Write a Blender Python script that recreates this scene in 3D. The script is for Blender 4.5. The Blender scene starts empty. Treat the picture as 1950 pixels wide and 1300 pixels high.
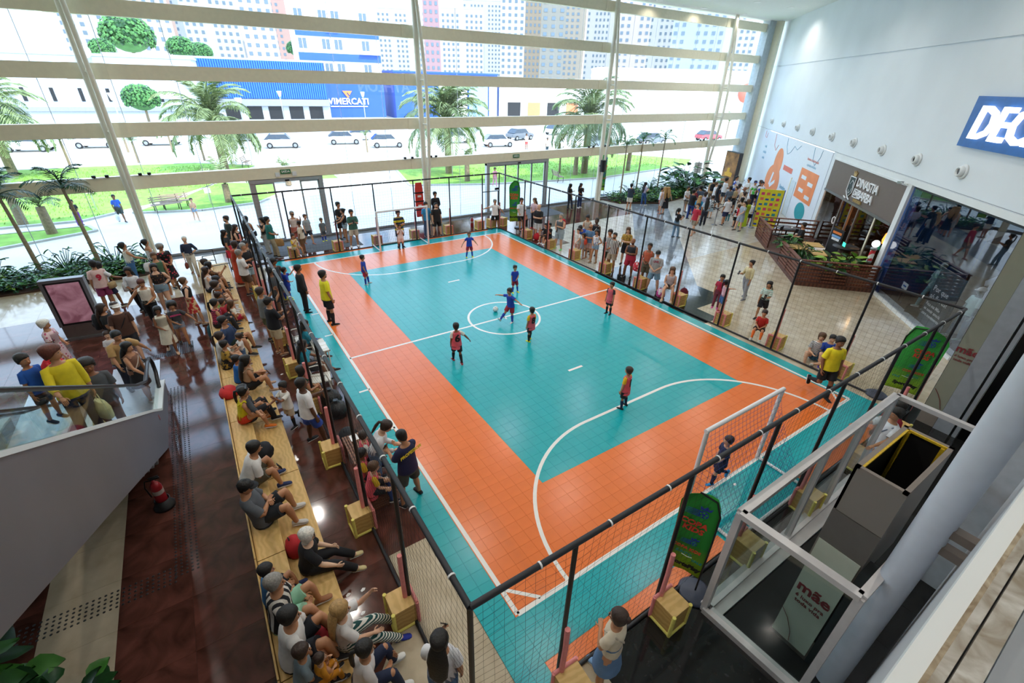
import bpy, math, random, re
from mathutils import Vector, Matrix
R = math.radians
rnd = random.Random(7)
SC = bpy.context.scene
COL = SC.collection

# ---------------------------------------------------------------- camera
FPX, PCX, PCY = 878.46, 975.0, 650.0
CR = ((0.835899, -0.548328, 0.024659), (-0.251621, -0.422737, -0.870621), (0.487810, 0.721547, -0.491336))
CAMLOC = Vector((-2.44894, -3.25926, 7.06192))
cam = bpy.data.cameras.new('camera'); camo = bpy.data.objects.new('camera', cam); COL.objects.link(camo)
cam.sensor_fit = 'HORIZONTAL'; cam.sensor_width = 36.0; cam.lens = FPX * 36.0 / 1950.0
cam.clip_start = 0.05; cam.clip_end = 3000
CX, CY, CZ = Vector(CR[0]), Vector(CR[1]), Vector(CR[2])
m = Matrix((( CX.x, -CY.x, -CZ.x, CAMLOC.x), (CX.y, -CY.y, -CZ.y, CAMLOC.y), (CX.z, -CY.z, -CZ.z, CAMLOC.z), (0, 0, 0, 1)))
camo.matrix_world = m
SC.camera = camo

# ---------------------------------------------------------------- sky, sun, room lights, exposure
SC.view_settings.view_transform = 'Standard'; SC.view_settings.look = 'None'
SC.view_settings.gamma = 1.0; SC.view_settings.use_curve_mapping = False
SC.view_settings.exposure = 1.4
SKY_STRENGTH = 1.9
SUN_STRENGTH = 2.3
LAMP_W = 120.0
w = bpy.data.worlds.new('sky'); SC.world = w; w.use_nodes = True
nt = w.node_tree
bgn = nt.nodes['Background']
tc = nt.nodes.new('ShaderNodeTexCoord'); sep = nt.nodes.new('ShaderNodeSeparateXYZ')
rmp = nt.nodes.new('ShaderNodeValToRGB')
nt.links.new(tc.outputs['Generated'], sep.inputs[0]); nt.links.new(sep.outputs['Z'], rmp.inputs[0])
rmp.color_ramp.elements[0].position = 0.0; rmp.color_ramp.elements[0].color = (0.80, 0.90, 1.0, 1)
rmp.color_ramp.elements[1].position = 0.7; rmp.color_ramp.elements[1].color = (0.42, 0.64, 1.0, 1)
nt.links.new(rmp.outputs[0], bgn.inputs['Color']); bgn.inputs['Strength'].default_value = SKY_STRENGTH
sl = bpy.data.lights.new('sun', 'SUN'); sl.energy = SUN_STRENGTH; sl.angle = R(0.6); sl.color = (1.0, 0.96, 0.88)
so = bpy.data.objects.new('sun', sl); COL.objects.link(so)
so.rotation_euler = (R(38), R(14), 0)
so.location = (0, 40, 40)
CEIL = 11.45
def lamp(x, y, z, wts, rad=0.06, spot=True, colr=(1.0, 0.93, 0.84)):
    l = bpy.data.lights.new('downlight_bulb', 'SPOT' if spot else 'POINT'); l.energy = wts; l.shadow_soft_size = rad; l.color = colr
    if spot: l.spot_size = R(150); l.spot_blend = 0.6
    o = bpy.data.objects.new('downlight_bulb', l); COL.objects.link(o); o.location = (x, y, z)
    return o
LAMPS = [(x, y) for x in (-7, -1.5, 4.0, 9.5, 15.0) for y in (-2.0, 3.5, 9.0, 14.5, 19.0) if y > -1 or x < 12]
LAMPS += [(27.7, 20.4), (23.4, 20.3), (27.8, 16.8), (31.9, 20.3), (31.1, 16.6), (21.5, 14.5), (20.5, 9.5)]
SC.cycles.max_bounces = 10; SC.cycles.transparent_max_bounces = 24; SC.cycles.sample_clamp_indirect = 6.0
SC.cycles.caustics_reflective = False; SC.cycles.caustics_refractive = False

# ---------------------------------------------------------------- pixels of the photograph to points of the place
def ray(px, py):
    return (CX * ((px - PCX) / FPX) + CY * ((py - PCY) / FPX) + CZ).normalized()
def at(px, py, z=0.0):
    d = ray(px, py); return CAMLOC + d * ((z - CAMLOC.z) / d.z)
def on_y(px, py, y):
    d = ray(px, py); return CAMLOC + d * ((y - CAMLOC.y) / d.y)
def project(p):
    v = Vector(p) - CAMLOC; z = v.dot(CZ)
    return PCX + FPX * v.dot(CX) / z, PCY + FPX * v.dot(CY) / z
def height_at(foot, head):
    g = at(*foot); best = (1e9, 1.6)
    for i in range(60, 215):
        q = project((g.x, g.y, i * 0.01)); e = (q[0] - head[0]) ** 2 + (q[1] - head[1]) ** 2
        if e < best[0]: best = (e, i * 0.01)
    return best[1]

# ---------------------------------------------------------------- materials
def lin(c):
    if isinstance(c, str):
        c = c.lstrip('#'); c = tuple(int(c[i:i + 2], 16) / 255 for i in (0, 2, 4))
    return tuple(((v / 12.92) if v <= 0.04045 else ((v + 0.055) / 1.055) ** 2.4) for v in c)
MATS = {}
def mat(name, c, rough=0.6, metal=0.0, var=0.08, scale=6.0, bump=0.0, coat=0.0, spec=0.5):
    """procedural material: base colour with a fine noise, optional bump"""
    if name in MATS: return MATS[name]
    m = bpy.data.materials.new(name); m.use_nodes = True; MATS[name] = m
    t = m.node_tree; b = t.nodes['Principled BSDF']
    r, g, bl = lin(c)
    b.inputs['Roughness'].default_value = rough; b.inputs['Metallic'].default_value = metal
    b.inputs['Specular IOR Level'].default_value = spec
    if coat: b.inputs['Coat Weight'].default_value = coat; b.inputs['Coat Roughness'].default_value = 0.05
    tc = t.nodes.new('ShaderNodeTexCoord')
    n = t.nodes.new('ShaderNodeTexNoise'); n.inputs['Scale'].default_value = scale; n.inputs['Detail'].default_value = 3
    t.links.new(tc.outputs['Object'], n.inputs['Vector'])
    rp = t.nodes.new('ShaderNodeValToRGB')
    rp.color_ramp.elements[0].position = 0.3; rp.color_ramp.elements[1].position = 0.7
    rp.color_ramp.elements[0].color = (r * (1 - var), g * (1 - var), bl * (1 - var), 1)
    rp.color_ramp.elements[1].color = (min(1, r * (1 + var)), min(1, g * (1 + var)), min(1, bl * (1 + var)), 1)
    t.links.new(n.outputs['Fac'], rp.inputs[0]); t.links.new(rp.outputs[0], b.inputs['Base Color'])
    if bump:
        bp = t.nodes.new('ShaderNodeBump'); bp.inputs['Strength'].default_value = bump; bp.inputs['Distance'].default_value = 0.02
        t.links.new(n.outputs['Fac'], bp.inputs['Height']); t.links.new(bp.outputs[0], b.inputs['Normal'])
    return m
def two_tone(name, c1, c2, kind='wave', scale=8.0, rough=0.6, axis='Z', sharp=True, dist=0.0, space='Object'):
    """stripes (wave), veins (noise) or spots (voronoi) of two colours"""
    if name in MATS: return MATS[name]
    m = bpy.data.materials.new(name); m.use_nodes = True; MATS[name] = m
    t = m.node_tree; b = t.nodes['Principled BSDF']; b.inputs['Roughness'].default_value = rough
    tc = t.nodes.new('ShaderNodeTexCoord'); rp = t.nodes.new('ShaderNodeValToRGB')
    if kind == 'grad':
        n = t.nodes.new('ShaderNodeSeparateXYZ')
    elif kind == 'wave':
        n = t.nodes.new('ShaderNodeTexWave'); n.bands_direction = axis; n.inputs['Scale'].default_value = scale; n.inputs['Distortion'].default_value = dist
    elif kind == 'noise':
        n = t.nodes.new('ShaderNodeTexNoise'); n.inputs['Scale'].default_value = scale; n.inputs['Detail'].default_value = 6; n.inputs['Distortion'].default_value = dist
    else:
        n = t.nodes.new('ShaderNodeTexVoronoi'); n.inputs['Scale'].default_value = scale
    t.links.new(tc.outputs[space], n.inputs[0 if kind == 'grad' else 'Vector'])
    t.links.new(n.outputs['Z' if kind == 'grad' else 'Distance' if kind == 'voronoi' else 'Fac'], rp.inputs[0])
    if kind == 'noise' and not sharp: p0, p1 = 0.35, 0.7
    elif kind == 'noise': p0, p1 = 0.5, 0.56
    elif kind == 'voronoi': p0, p1 = 0.28, 0.34
    elif kind == 'grad': p0, p1 = 0.35, 1.0
    else: p0, p1 = (0.48, 0.54) if sharp else (0.2, 0.8)
    rp.color_ramp.elements[0].position = p0; rp.color_ramp.elements[1].position = p1
    rp.color_ramp.elements[0].color = (*lin(c1), 1); rp.color_ramp.elements[1].color = (*lin(c2), 1)
    t.links.new(rp.outputs[0], b.inputs['Base Color'])
    return m
def emis(name, c, s):
    if name in MATS: return MATS[name]
    m = bpy.data.materials.new(name); m.use_nodes = True; MATS[name] = m
    t = m.node_tree; b = t.nodes['Principled BSDF']
    b.inputs['Base Color'].default_value = (*lin(c), 1); b.inputs['Emission Color'].default_value = (*lin(c), 1); b.inputs['Emission Strength'].default_value = s
    return m
def glass(name, tint=(1, 1, 1), refl=0.05, rough=0.0):
    """thin clear pane: mostly straight through, a little mirror"""
    if name in MATS: return MATS[name]
    m = bpy.data.materials.new(name); m.use_nodes = True; MATS[name] = m
    t = m.node_tree; t.nodes.remove(t.nodes['Principled BSDF']); out = t.nodes['Material Output']
    a = t.nodes.new('ShaderNodeBsdfTransparent'); a.inputs[0].default_value = (*tint, 1)
    g = t.nodes.new('ShaderNodeBsdfGlossy'); g.inputs['Roughness'].default_value = rough
    lw = t.nodes.new('ShaderNodeLayerWeight'); lw.inputs[0].default_value = 0.25
    mp = t.nodes.new('ShaderNodeMapRange'); mp.inputs['To Min'].default_value = refl; mp.inputs['To Max'].default_value = min(1, refl + 0.45)
    pw = t.nodes.new('ShaderNodeMath'); pw.operation = 'POWER'; pw.inputs[1].default_value = 2.0
    t.links.new(lw.outputs['Facing'], pw.inputs[0]); t.links.new(pw.outputs[0], mp.inputs['Value'])
    mx = t.nodes.new('ShaderNodeMixShader')
    t.links.new(mp.outputs[0], mx.inputs[0]); t.links.new(a.outputs[0], mx.inputs[1]); t.links.new(g.outputs[0], mx.inputs[2])
    t.links.new(mx.outputs[0], out.inputs['Surface'])
    return m

# ---------------------------------------------------------------- mesh helpers
class MB:
    """collects boxes, tubes, lofts; build() links them as ONE mesh object"""
    def __init__(s): s.v = []; s.f = []; s.mi = []; s.cur = 0; s.smooth = []
    def add(s, vs, fs, smooth=False):
        o = len(s.v); s.v.extend([tuple(v) for v in vs])
        for f in fs: s.f.append([i + o for i in f]); s.mi.append(s.cur); s.smooth.append(smooth)
        return s
    def mat(s, i): s.cur = i; return s
    def box(s, c, d, rz=0.0, M=None):
        x, y, z = d[0] / 2, d[1] / 2, d[2] / 2
        vs = [Vector(p) for p in ((-x, -y, -z), (x, -y, -z), (x, y, -z), (-x, y, -z), (-x, -y, z), (x, -y, z), (x, y, z), (-x, y, z))]
        rot = M if M is not None else (Matrix.Rotation(rz, 3, 'Z') if rz else None)
        if rot is not None: vs = [rot @ v for v in vs]
        c = Vector(c)
        return s.add([v + c for v in vs], [(0, 3, 2, 1), (4, 5, 6, 7), (0, 1, 5, 4), (1, 2, 6, 5), (2, 3, 7, 6), (3, 0, 4, 7)])
    def span(s, a, b):
        return s.box([(a[i] + b[i]) / 2 for i in range(3)], [abs(b[i] - a[i]) for i in range(3)])
    def bar(s, p, q, wx, wz):
        """rectangular bar from p to q, wx wide sideways, wz high"""
        p, q = Vector(p), Vector(q); d = q - p; L = d.length; d.normalize()
        up = Vector((0, 0, 1)) if abs(d.z) < 0.95 else Vector((1, 0, 0))
        side = d.cross(up).normalized(); up = side.cross(d)
        return s.box((p + q) / 2, (L, wx, wz), M=Matrix((d, side, up)).transposed())
    def loft(s, rings, caps=True, smooth=True):
        n = len(rings[0]); vs = [v for r in rings for v in r]; fs = []
        for i in range(len(rings) - 1):
            for k in range(n):
                fs.append((i * n + k, i * n + (k + 1) % n, (i + 1) * n + (k + 1) % n, (i + 1) * n + k))
        s.add(vs, fs, smooth)
        if caps:
            s.add(rings[0], [tuple(range(n - 1, -1, -1))]); s.add(rings[-1], [tuple(range(n))])
        return s
    def tube(s, pts, r, n=8, ref=None, caps=True, smooth=True):
        """r: number, or list of numbers / (a, b) pairs; a lies along ref"""
        pts = [Vector(p) for p in pts]; rings = []; K = len(pts)
        a = None
        for i, p in enumerate(pts):
            t = (pts[min(i + 1, K - 1)] - pts[max(i - 1, 0)])
            if t.length < 1e-9: t = Vector((0, 0, 1))
            t.normalize()
            base = Vector(ref) if ref is not None else (a if a is not None else (Vector((1, 0, 0)) if abs(t.x) < 0.8 else Vector((0, 1, 0))))
            a = base - t * base.dot(t)
            if a.length < 1e-6:
                a = Vector((0, 0, 1)) - t * t.z
                if a.length < 1e-6: a = Vector((0, 1, 0))
            a.normalize(); b = t.cross(a)
            rr = r[i] if isinstance(r, (list, tuple)) else r
            ra, rb = rr if isinstance(rr, (list, tuple)) else (rr, rr)
            rings.append([p + a * (ra * math.cos(2 * math.pi * k / n)) + b * (rb * math.sin(2 * math.pi * k / n)) for k in range(n)])
        return s.loft(rings, caps, smooth)
    def cyl(s, p, q, r, n=12, r2=None, smooth=True): return s.tube([p, q], [r, r if r2 is None else r2], n, smooth=smooth)
    def lathe(s, prof, c=(0, 0, 0), n=16):
        c = Vector(c)
        return s.loft([[c + Vector((max(r, 1e-4) * math.cos(2 * math.pi * k / n), max(r, 1e-4) * math.sin(2 * math.pi * k / n), z)) for k in range(n)] for r, z in prof])
    def ball(s, c, r, n=10, m=6, sc=(1, 1, 1)):
        c = Vector(c)
        return s.loft([[c + Vector((r * sc[0] * math.sin(a) * math.cos(2 * math.pi * k / n), r * sc[1] * math.sin(a) * math.sin(2 * math.pi * k / n), -r * sc[2] * math.cos(a))) for k in range(n)]
                       for a in [max(0.02, min(math.pi - 0.02, math.pi * i / m)) for i in range(m + 1)]])
    def prism(s, poly, z0, z1, M=None):
        n = len(poly); vs = [Vector((x, y, z0)) for x, y in poly] + [Vector((x, y, z1)) for x, y in poly]
        if M is not None: vs = [M @ v for v in vs]
        return s.add(vs, [tuple(range(n - 1, -1, -1)), tuple(range(n, 2 * n))] + [(i, (i + 1) % n, n + (i + 1) % n, n + i) for i in range(n)])
    def quad(s, *p): return s.add(p, [tuple(range(len(p)))])
    def mesh(s, name, mats):
        me = bpy.data.meshes.new(name); me.from_pydata(s.v, [], s.f)
        for mm in (mats if isinstance(mats, (list, tuple)) else [mats]): me.materials.append(mm)
        me.polygons.foreach_set('material_index', s.mi); me.polygons.foreach_set('use_smooth', s.smooth)
        me.update(); return me
    def build(s, name, mats, parent=None, loc=None, kind=None):
        return place(name, s.mesh(name, mats), parent, loc, kind=kind)
def place(name, me, parent=None, loc=None, rz=0.0, kind=None, scale=None, M=None):
    o = bpy.data.objects.new(name, me); COL.objects.link(o)
    if parent is not None: o.parent = parent
    if M is not None: o.matrix_local = M
    else:
        if loc is not None: o.location = loc
        if rz: o.rotation_euler = (0, 0, rz)
        if scale is not None: o.scale = scale if isinstance(scale, (tuple, list)) else (scale,) * 3
    if kind: o['kind'] = kind
    return o
def tag(o, label=None, cat=None, group=None, kind=None):
    if label: o['label'] = label
    if cat: o['category'] = cat
    if group: o['group'] = group
    if kind: o['kind'] = kind
    return o
def thing(name, label, cat, loc=(0, 0, 0), rz=0.0, group=None, kind=None):
    o = bpy.data.objects.new(name, None); COL.objects.link(o); o.location = loc; o.rotation_euler = (0, 0, rz); o.empty_display_size = 0.2
    return tag(o, label, cat, group, kind)
def under(o, root):
    """parent o, built in world coordinates, to root without moving it"""
    o.parent = root; o.matrix_parent_inverse = root.matrix_basis.inverted(); return o
def copy_tree(o, parent=None):
    c = o.copy(); COL.objects.link(c); c.parent = parent
    for ch in list(o.children): copy_tree(ch, c)
    return c
TXT = {}
def text_mesh(body, mt, size=1.0, depth=0.01, align='CENTER', shear=0.0, bold=0.0, space=1.0):
    k = (body, mt.name, size, depth, align, shear, bold, space)
    if k in TXT: return TXT[k]
    cu = bpy.data.curves.new('lettering', 'FONT'); cu.body = body; cu.size = size; cu.extrude = depth / 2; cu.align_x = align; cu.align_y = 'CENTER'
    cu.shear = shear; cu.offset = bold; cu.resolution_u = 2; cu.space_character = space
    o = bpy.data.objects.new('lettering', cu); COL.objects.link(o)
    dg = bpy.context.evaluated_depsgraph_get(); me = bpy.data.meshes.new_from_object(o.evaluated_get(dg))
    bpy.data.objects.remove(o); me.materials.clear(); me.materials.append(mt); me.name = 'lettering'
    TXT[k] = me; return me
def frame_m(origin, x, up):
    x = Vector(x).normalized(); up = Vector(up); up = (up - x * up.dot(x)).normalized(); n = x.cross(up)
    M = Matrix((x, up, n)).transposed().to_4x4(); M.translation = Vector(origin); return M
# ================================================================ the building
PLAIN = mat('white_paint', '#dfe3e4', 0.55, var=0.03, scale=1.5)
WALLW = mat('wall_plaster', '#dde3e8', 0.6, var=0.03, scale=0.6)
CEILM = mat('ceiling_plaster', '#e6e8e4', 0.7, var=0.02)
BEAMM = mat('cream_steel', '#efe6cb', 0.45, var=0.03)
STEELW = mat('cream_tube', '#e6e0cf', 0.35, var=0.03)
ALU = mat('aluminium', '#b9bcbf', 0.35, 0.6, var=0.04)
DARK = mat('dark_metal', '#17181c', 0.45, var=0.1)
BLACK = mat('black_plastic', '#0d0d10', 0.5, var=0.1)
PANE = glass('clear_pane', (0.97, 0.99, 0.985), 0.03)
BROWN = two_tone('red_granite', '#3a221b', '#6c4138', 'noise', 1.6, 0.09, sharp=False, dist=1.2)
BEIGE = two_tone('beige_stone', '#b3a48b', '#c9bba3', 'noise', 2.5, 0.12, sharp=False)
GREYB = two_tone('pale_stone', '#b5b0a6', '#cbc6bb', 'noise', 3.0, 0.12, sharp=False)
BLACKG = two_tone('black_granite', '#131414', '#232424', 'noise', 9.0, 0.08, sharp=False)
GROUT = mat('grout', '#4a443c', 0.8)
STONES = (BROWN, BEIGE, GREYB, BLACKG)

# ---- floor: slabs of four stones laid in bands
def stone(x, y):
    if y < -1.15 and 0.3 < x < 12: return 3
    if x < -4.95 and -2.0 < y < 6.4:
        if -5.95 < x < -5.0: return 1
        return 0
    if x < 11.0:
        if y > 17.9 and x > -2: return 0 if y < 21.3 else 1
        if y > 15.9 and x < 3.5: return 1
        if y < 2.1 and x > -0.62 + (y - 1.86) * 0.9: return 1
        if x > 6 and y > 17: return 0
        return 0
    if y > 16.6 and x < 20.5: return 0
    if y > 14.3 and x < 12.6: return 0
    if 6.1 < y < 10.0 and x < 13.5: return 3
    if 4.8 < y < 6.1 and x < 11.9: return 3
    if y > 9.5: return 2
    return 1
GAPS = 0.003
floor = MB().span((-30, -14, -0.30), (38.3, 21.25, -0.012)).build('floor', GROUT, kind='structure')
slabs = []
SL = 0.93
ix0, iy0 = -26, -5
for i in range(ix0, 43):
    for j in range(iy0, 23):
        x, y = i * SL + 0.1, j * SL - 0.33
        if x > 16.6 + (y + 0.2) * 1.055 + 1.2 or y > 21.2: continue
        if 0.2 < x < 10.0 and -0.4 < y < 17.4: continue            # hidden under the court
        k = stone(x, y); slabs.append((x, y, k))
def shown(x, y):
    v = Vector((x, y, 0)) - CAMLOC; d = v.dot(CZ)
    if d < 0.5: return 0
    u, t = project((x, y, 0))
    if not (-40 < u < 1990 and -40 < t < 1340): return 0
    return 1 / d
slabs.sort(key=lambda s: -shown(s[0], s[1]))
SMESH = []
for st in STONES:
    SMESH.append(MB().box((0, 0, -0.006), (SL - GAPS, SL - GAPS, 0.012)).mesh('floor_slab', st))
rest = MB()
for q, (x, y, k) in enumerate(slabs):
    if q < 300 and shown(x, y) > 0: place('floor_slab', SMESH[k], floor, (x, y, 0))
    else: rest.mat(k).box((x, y, -0.006), (SL - GAPS, SL - GAPS, 0.012))
rest.build('floor_slabs', list(STONES), floor, kind='stuff')
# a band of darker polished stone laid on the diagonal, and the beige corner by the bleacher
GB = two_tone('blue_grey_stone', '#6f757c', '#858b92', 'noise', 3.0, 0.08, sharp=False)
D = Vector((0.7071, 0.7071, 0)); E_ = Vector((-0.7071, 0.7071, 0))
dm = MB().box((0, 0, 0.0), (1.17, 1.17, 0.003)).mesh('floor_slab', GB)
for i in range(-2, 13):
    for j in range(2):
        p = Vector((13.2, 8.4, 0.0005)) + D * (i * 1.175) + E_ * ((j - .5) * 1.175)
        if p.x - .83 > 11.35 and p.y + .83 < 20.8: place('floor_slab', dm, floor, p, rz=R(45))
for poly in ([(-0.57, 1.93), (-1.33, 1.09), (-1.33, -1.2), (-0.57, -1.2)], [(-1.335, 1.085), (-2.1, 0.24), (-2.1, -1.2), (-1.335, -1.2)], [(-2.105, 0.235), (-3.4, -1.2), (-2.105, -1.2)], [(-0.57, -1.205), (-3.4, -1.205), (-3.4, -3.2), (-0.57, -3.2)], [(-0.565, -1.0), (-0.565, -3.2), (0.3, -3.2), (0.3, -1.0)]):
    MB().prism(poly, 0.0, 0.002).build('floor_slab', BEIGE, floor)

# ---- tactile strip of small dark studs
stud = MB()
def studs(x0, y0, x1, y1, wid):
    a, b = Vector((x0, y0, 0)), Vector((x1, y1, 0)); d = b - a; L = d.length; d.normalize(); s = Vector((-d.y, d.x, 0))
    n = int(L / 0.075)
    for k in range(n):
        for r in range(5):
            p = a + d * (k * 0.075) + s * ((r - 2) * wid / 4)
            stud.tube([p, p + Vector((0, 0, 0.007))], [0.021, 0.012], 6, smooth=False)
studs(-4.14, 3.45, -4.14, 9.6, 0.30); studs(-4.3, 3.5, -6.4, 3.5, 0.30)
tag(stud.build('tactile_studs', BLACK), 'rows of small dark tactile studs on the brown floor beside the escalator', 'tactile paving', kind='stuff')

# ---- ceiling, hidden walls
MB().span((-30, -14, CEIL), (40, 21.6, CEIL + 0.3)).build('ceiling', CEILM, kind='structure')
MB().span((-30.3, -14, 0), (-30, 21.6, CEIL)).build('wall_left', WALLW, kind='structure')
MB().span((-30, -14.3, 0), (40, -14, CEIL)).build('wall_back', WALLW, kind='structure')
DL_RIM = mat('lamp_rim', '#f2f2f0', 0.4); DL_ON = emis('lamp_glow', '#fff2dd', 6.0)
dl = None
for i, (x, y) in enumerate(LAMPS):
    if dl is None:
        dl = thing('ceiling_downlight', 'round recessed downlight glowing in the white ceiling', 'ceiling light', (x, y, CEIL), group='recessed ceiling downlights')
        MB().lathe([(0.17, -0.012), (0.21, -0.012), (0.21, 0.0), (0.17, 0.0), (0.17, -0.012)], n=20).build('rim', DL_RIM, dl)
        MB().lathe([(0.0, -0.006), (0.17, -0.006), (0.17, -0.002), (0, -0.002)], n=20).build('lamp', DL_ON, dl)
    else: copy_tree(dl).location = (x, y, CEIL)
    lamp(x, y, CEIL - 0.05, LAMP_W if y < 18 else LAMP_W * 0.2)

# ---- glass front (window_1): beams, panes, columns
FY = 21.2
BZ = [3.14, 5.06, 7.0, 8.96, 10.98]
COLX = [-17.0, -4.7, 7.9, 20.5, 31.9]
win = thing('window_1', 'tall glazed front wall of cream beams and clear panes', None, (0, FY, 0), kind='structure')
bh = 0.50
for zi, z in enumerate(BZ):
    xs = [-30] + COLX + [38.0]
    for a, b in zip(xs[:-1], xs[1:]):
        MB().span((a + 0.6, -0.14, z - bh / 2), (b - 0.6, 0.14, z + bh / 2)).build('beam', BEAMM, win)
    for c in COLX:
        MB().span((c - 0.6, -0.16, z - bh / 2 - 0.01), (c + 0.6, 0.15, z + bh / 2 + 0.01)).build('beam_joint', BEAMM, win)
MB().span((-30, -0.10, 0.0), (38, 0.10, 0.10)).build('sill', ALU, win)
zz = [(0.1, BZ[0] - bh / 2)] + [(BZ[i] + bh / 2, BZ[i + 1] - bh / 2) for i in range(4)]
PW = 2.05
DOORS = ((-0.35, 2.65), (12.0, 16.3))
for z0, z1 in zz:
    me = None; x = -24.6
    while x < 37.9:
        c = x + PW / 2
        if z0 < 1 and any(a - 0.3 < c < b + 0.3 for a, b in DOORS): x += PW; continue
        if me is None: me = MB().span((-PW / 2 + 0.006, -0.006, z0), (PW / 2 - 0.006, 0.006, z1)).mesh('pane', PANE)
        place('pane', me, win, (c, 0.03, 0)); x += PW
# thin stay cables behind the panes
for x in [c * PW * 1.0 - 24.6 for c in range(0, 31)]:
    if any(a - 0.3 < x < b + 0.3 for a, b in DOORS): continue
    MB().cyl((x, 0.10, 0.1), (x, 0.10, 10.9), 0.012, 5).build('stay_cable', ALU, win)
for c in COLX[1:]:
    col = thing('column', None, None, (c, FY - 0.42, 0), kind='structure')
    MB().cyl((0, 0, 0), (0, 0, CEIL), 0.135, 16).build('main_tube', STEELW, col)
    MB().tube([(0.10, -0.16, 0), (0.10, -0.17, 1.6), (0.14, -0.32, 3.2), (0.16, -0.46, 5.0), (0.16, -0.47, 6.6), (0.13, -0.34, 8.2), (0.06, -0.14, 10.2), (0.02, -0.03, CEIL)], 0.085, 12).build('bow_tube', STEELW, col)
    for z, d in ((5.06, 0.46), (7.0, 0.44)):
        MB().cyl((0, 0, z), (0.15, -d, z), 0.045, 8).build('spacer', STEELW, col)
# small cable clamps on the lowest beam beside each column
for c in COLX[1:]:
    o = thing('beam_floodlight', 'small black floodlights and cable clipped on the lowest beam by a column', 'floodlight', (c, FY - 0.2, BZ[0] + 0.27), group='floodlights on the lowest beam')
    for dx in (-0.95, -0.55, 0.5, 0.8):
        MB().box((dx, 0, 0.05), (0.12, 0.10, 0.09)).cyl((dx, 0, -0.02), (dx, 0, 0.05), 0.015, 6).build('lamp_head', BLACK, o)
    MB().cyl((-0.95, 0.0, 0.0), (0.8, 0.0, 0.0), 0.008, 5).build('cable', BLACK, o)

# ---- sliding doors
def sliding_door(name, x0, x1, leaves, h=2.75):
    d = thing(name, None, None, (x0, FY, 0), kind='structure'); W = x1 - x0
    for x in (0, W): MB().span((x - 0.09, -0.12, 0), (x + 0.09, 0.12, h + 0.14)).build('door_post', ALU, d)
    MB().span((-0.09, -0.14, h), (W + 0.09, 0.14, h + 0.16)).build('door_header', ALU, d)
    MB().span((W / 2 - 0.09, -0.19, h + 0.02), (W / 2 + 0.09, -0.13, h + 0.09)).build('motion_sensor', BLACK, d)
    for a, b in leaves:
        lf = MB().span((a, -0.03, 0.02), (a + 0.07, 0.03, h)).span((b - 0.07, -0.03, 0.02), (b, 0.03, h)).span((a + 0.07, -0.03, h - 0.08), (b - 0.07, 0.03, h)).span((a + 0.07, -0.03, 0.02), (b - 0.07, 0.03, 0.14)).build('door_leaf', ALU, d)
        MB().span((a + 0.07, -0.008, 0.14), (b - 0.07, 0.008, h - 0.08)).build('pane', PANE, lf)
sliding_door('door_1', DOORS[0][0], DOORS[0][1], ((0.09, 0.95), (2.05, 2.92)))
sliding_door('door_2', DOORS[1][0], DOORS[1][1], ((0.09, 1.3), (1.2, 2.2), (2.15, 3.2), (3.15, 4.2)))
SIGNG = mat('exit_green', '#12703f', 0.5); TXTW = mat('sign_white', '#f2f2f2', 0.5)
for x, nm, hw in ((1.15, 'green SAÍDA exit sign on the lowest beam above the door beside the netted goal', True), (13.9, 'green SAÍDA exit sign on the lowest beam above the door behind the feather flag', False)):
    s = thing('exit_sign', nm, 'exit sign', (x, FY - 0.16, BZ[0] + 0.05))
    MB().span((-0.22, -0.03, -0.09), (0.22, 0, 0.09)).build('sign_board', SIGNG, s)
    place('lettering', text_mesh('SAÍDA', TXTW, 0.13, 0.006, bold=0.003), s, M=frame_m((0, -0.035, 0), (1, 0, 0), (0, 0, 1)))
    if hw:
        for dx in (-0.36, 0.36): MB().span((dx - 0.09, -0.05, -0.2), (dx + 0.09, 0, -0.02)).build('emergency_lamp', PLAIN, s)
MATM = mat('mat_grey', '#55585c', 0.95, var=0.1, scale=60)
for (x0, y0, x1, y1), nm in (((-1.2, 18.75, 3.6, 20.7), 'grey entrance mat inside the open sliding door beside the netted goal'), ((12.3, 18.9, 16.2, 20.7), 'grey entrance mat inside the closed glass doors behind the feather flag')):
    tag(MB().span((x0, y0, 0.0), (x1, y1, 0.012)).build('door_mat', MATM), nm, 'door mat')

# ---- right-hand wall (45 degrees)
WO = Vector((16.36, 0.28, 0)); WU = Vector((0.7258, 0.6879, 0)); WN = Vector((-0.6879, 0.7258, 0))
def wp(s, z, out=0.0): return WO + WU * s + WN * out + Vector((0, 0, z))
WM = frame_m(WO, -WU, (0, 0, 1))       # local x runs to the right of the picture (minus s), y up, z out of the wall
WMAT = frame_m(WO, -WU, (0, 0, 1))
def wbox(s0, s1, z0, z1, d0, d1, mb=None):
    """box on the wall: s0..s1 along, z0..z1 up, d0..d1 outwards"""
    mb = mb or MB(); vs = [wp(s, z, d) for s in (s0, s1) for z in (z0, z1) for d in (d0, d1)]
    return mb.add(vs, [(0, 1, 3, 2), (4, 6, 7, 5), (0, 4, 5, 1), (2, 3, 7, 6), (0, 2, 6, 4), (1, 5, 7, 3)])
def wtext(body, mt, s, z, size, out=0.03, depth=0.02, parent=None, align='CENTER', bold=0.0, shear=0.0, space=1.0):
    return place('lettering', text_mesh(body, mt, size, depth, align, shear, bold, space), parent, M=frame_m(wp(s, z, out), -WU, (0, 0, 1)))
wr = MB()
wbox(-8, 30.5, 8.56, CEIL, -0.4, 0, wr); wbox(-8, 30.5, 8.5, 8.56, -0.4, -0.05, wr); wbox(-8, 30.5, 4.3, 8.5, -0.4, 0, wr)
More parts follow.
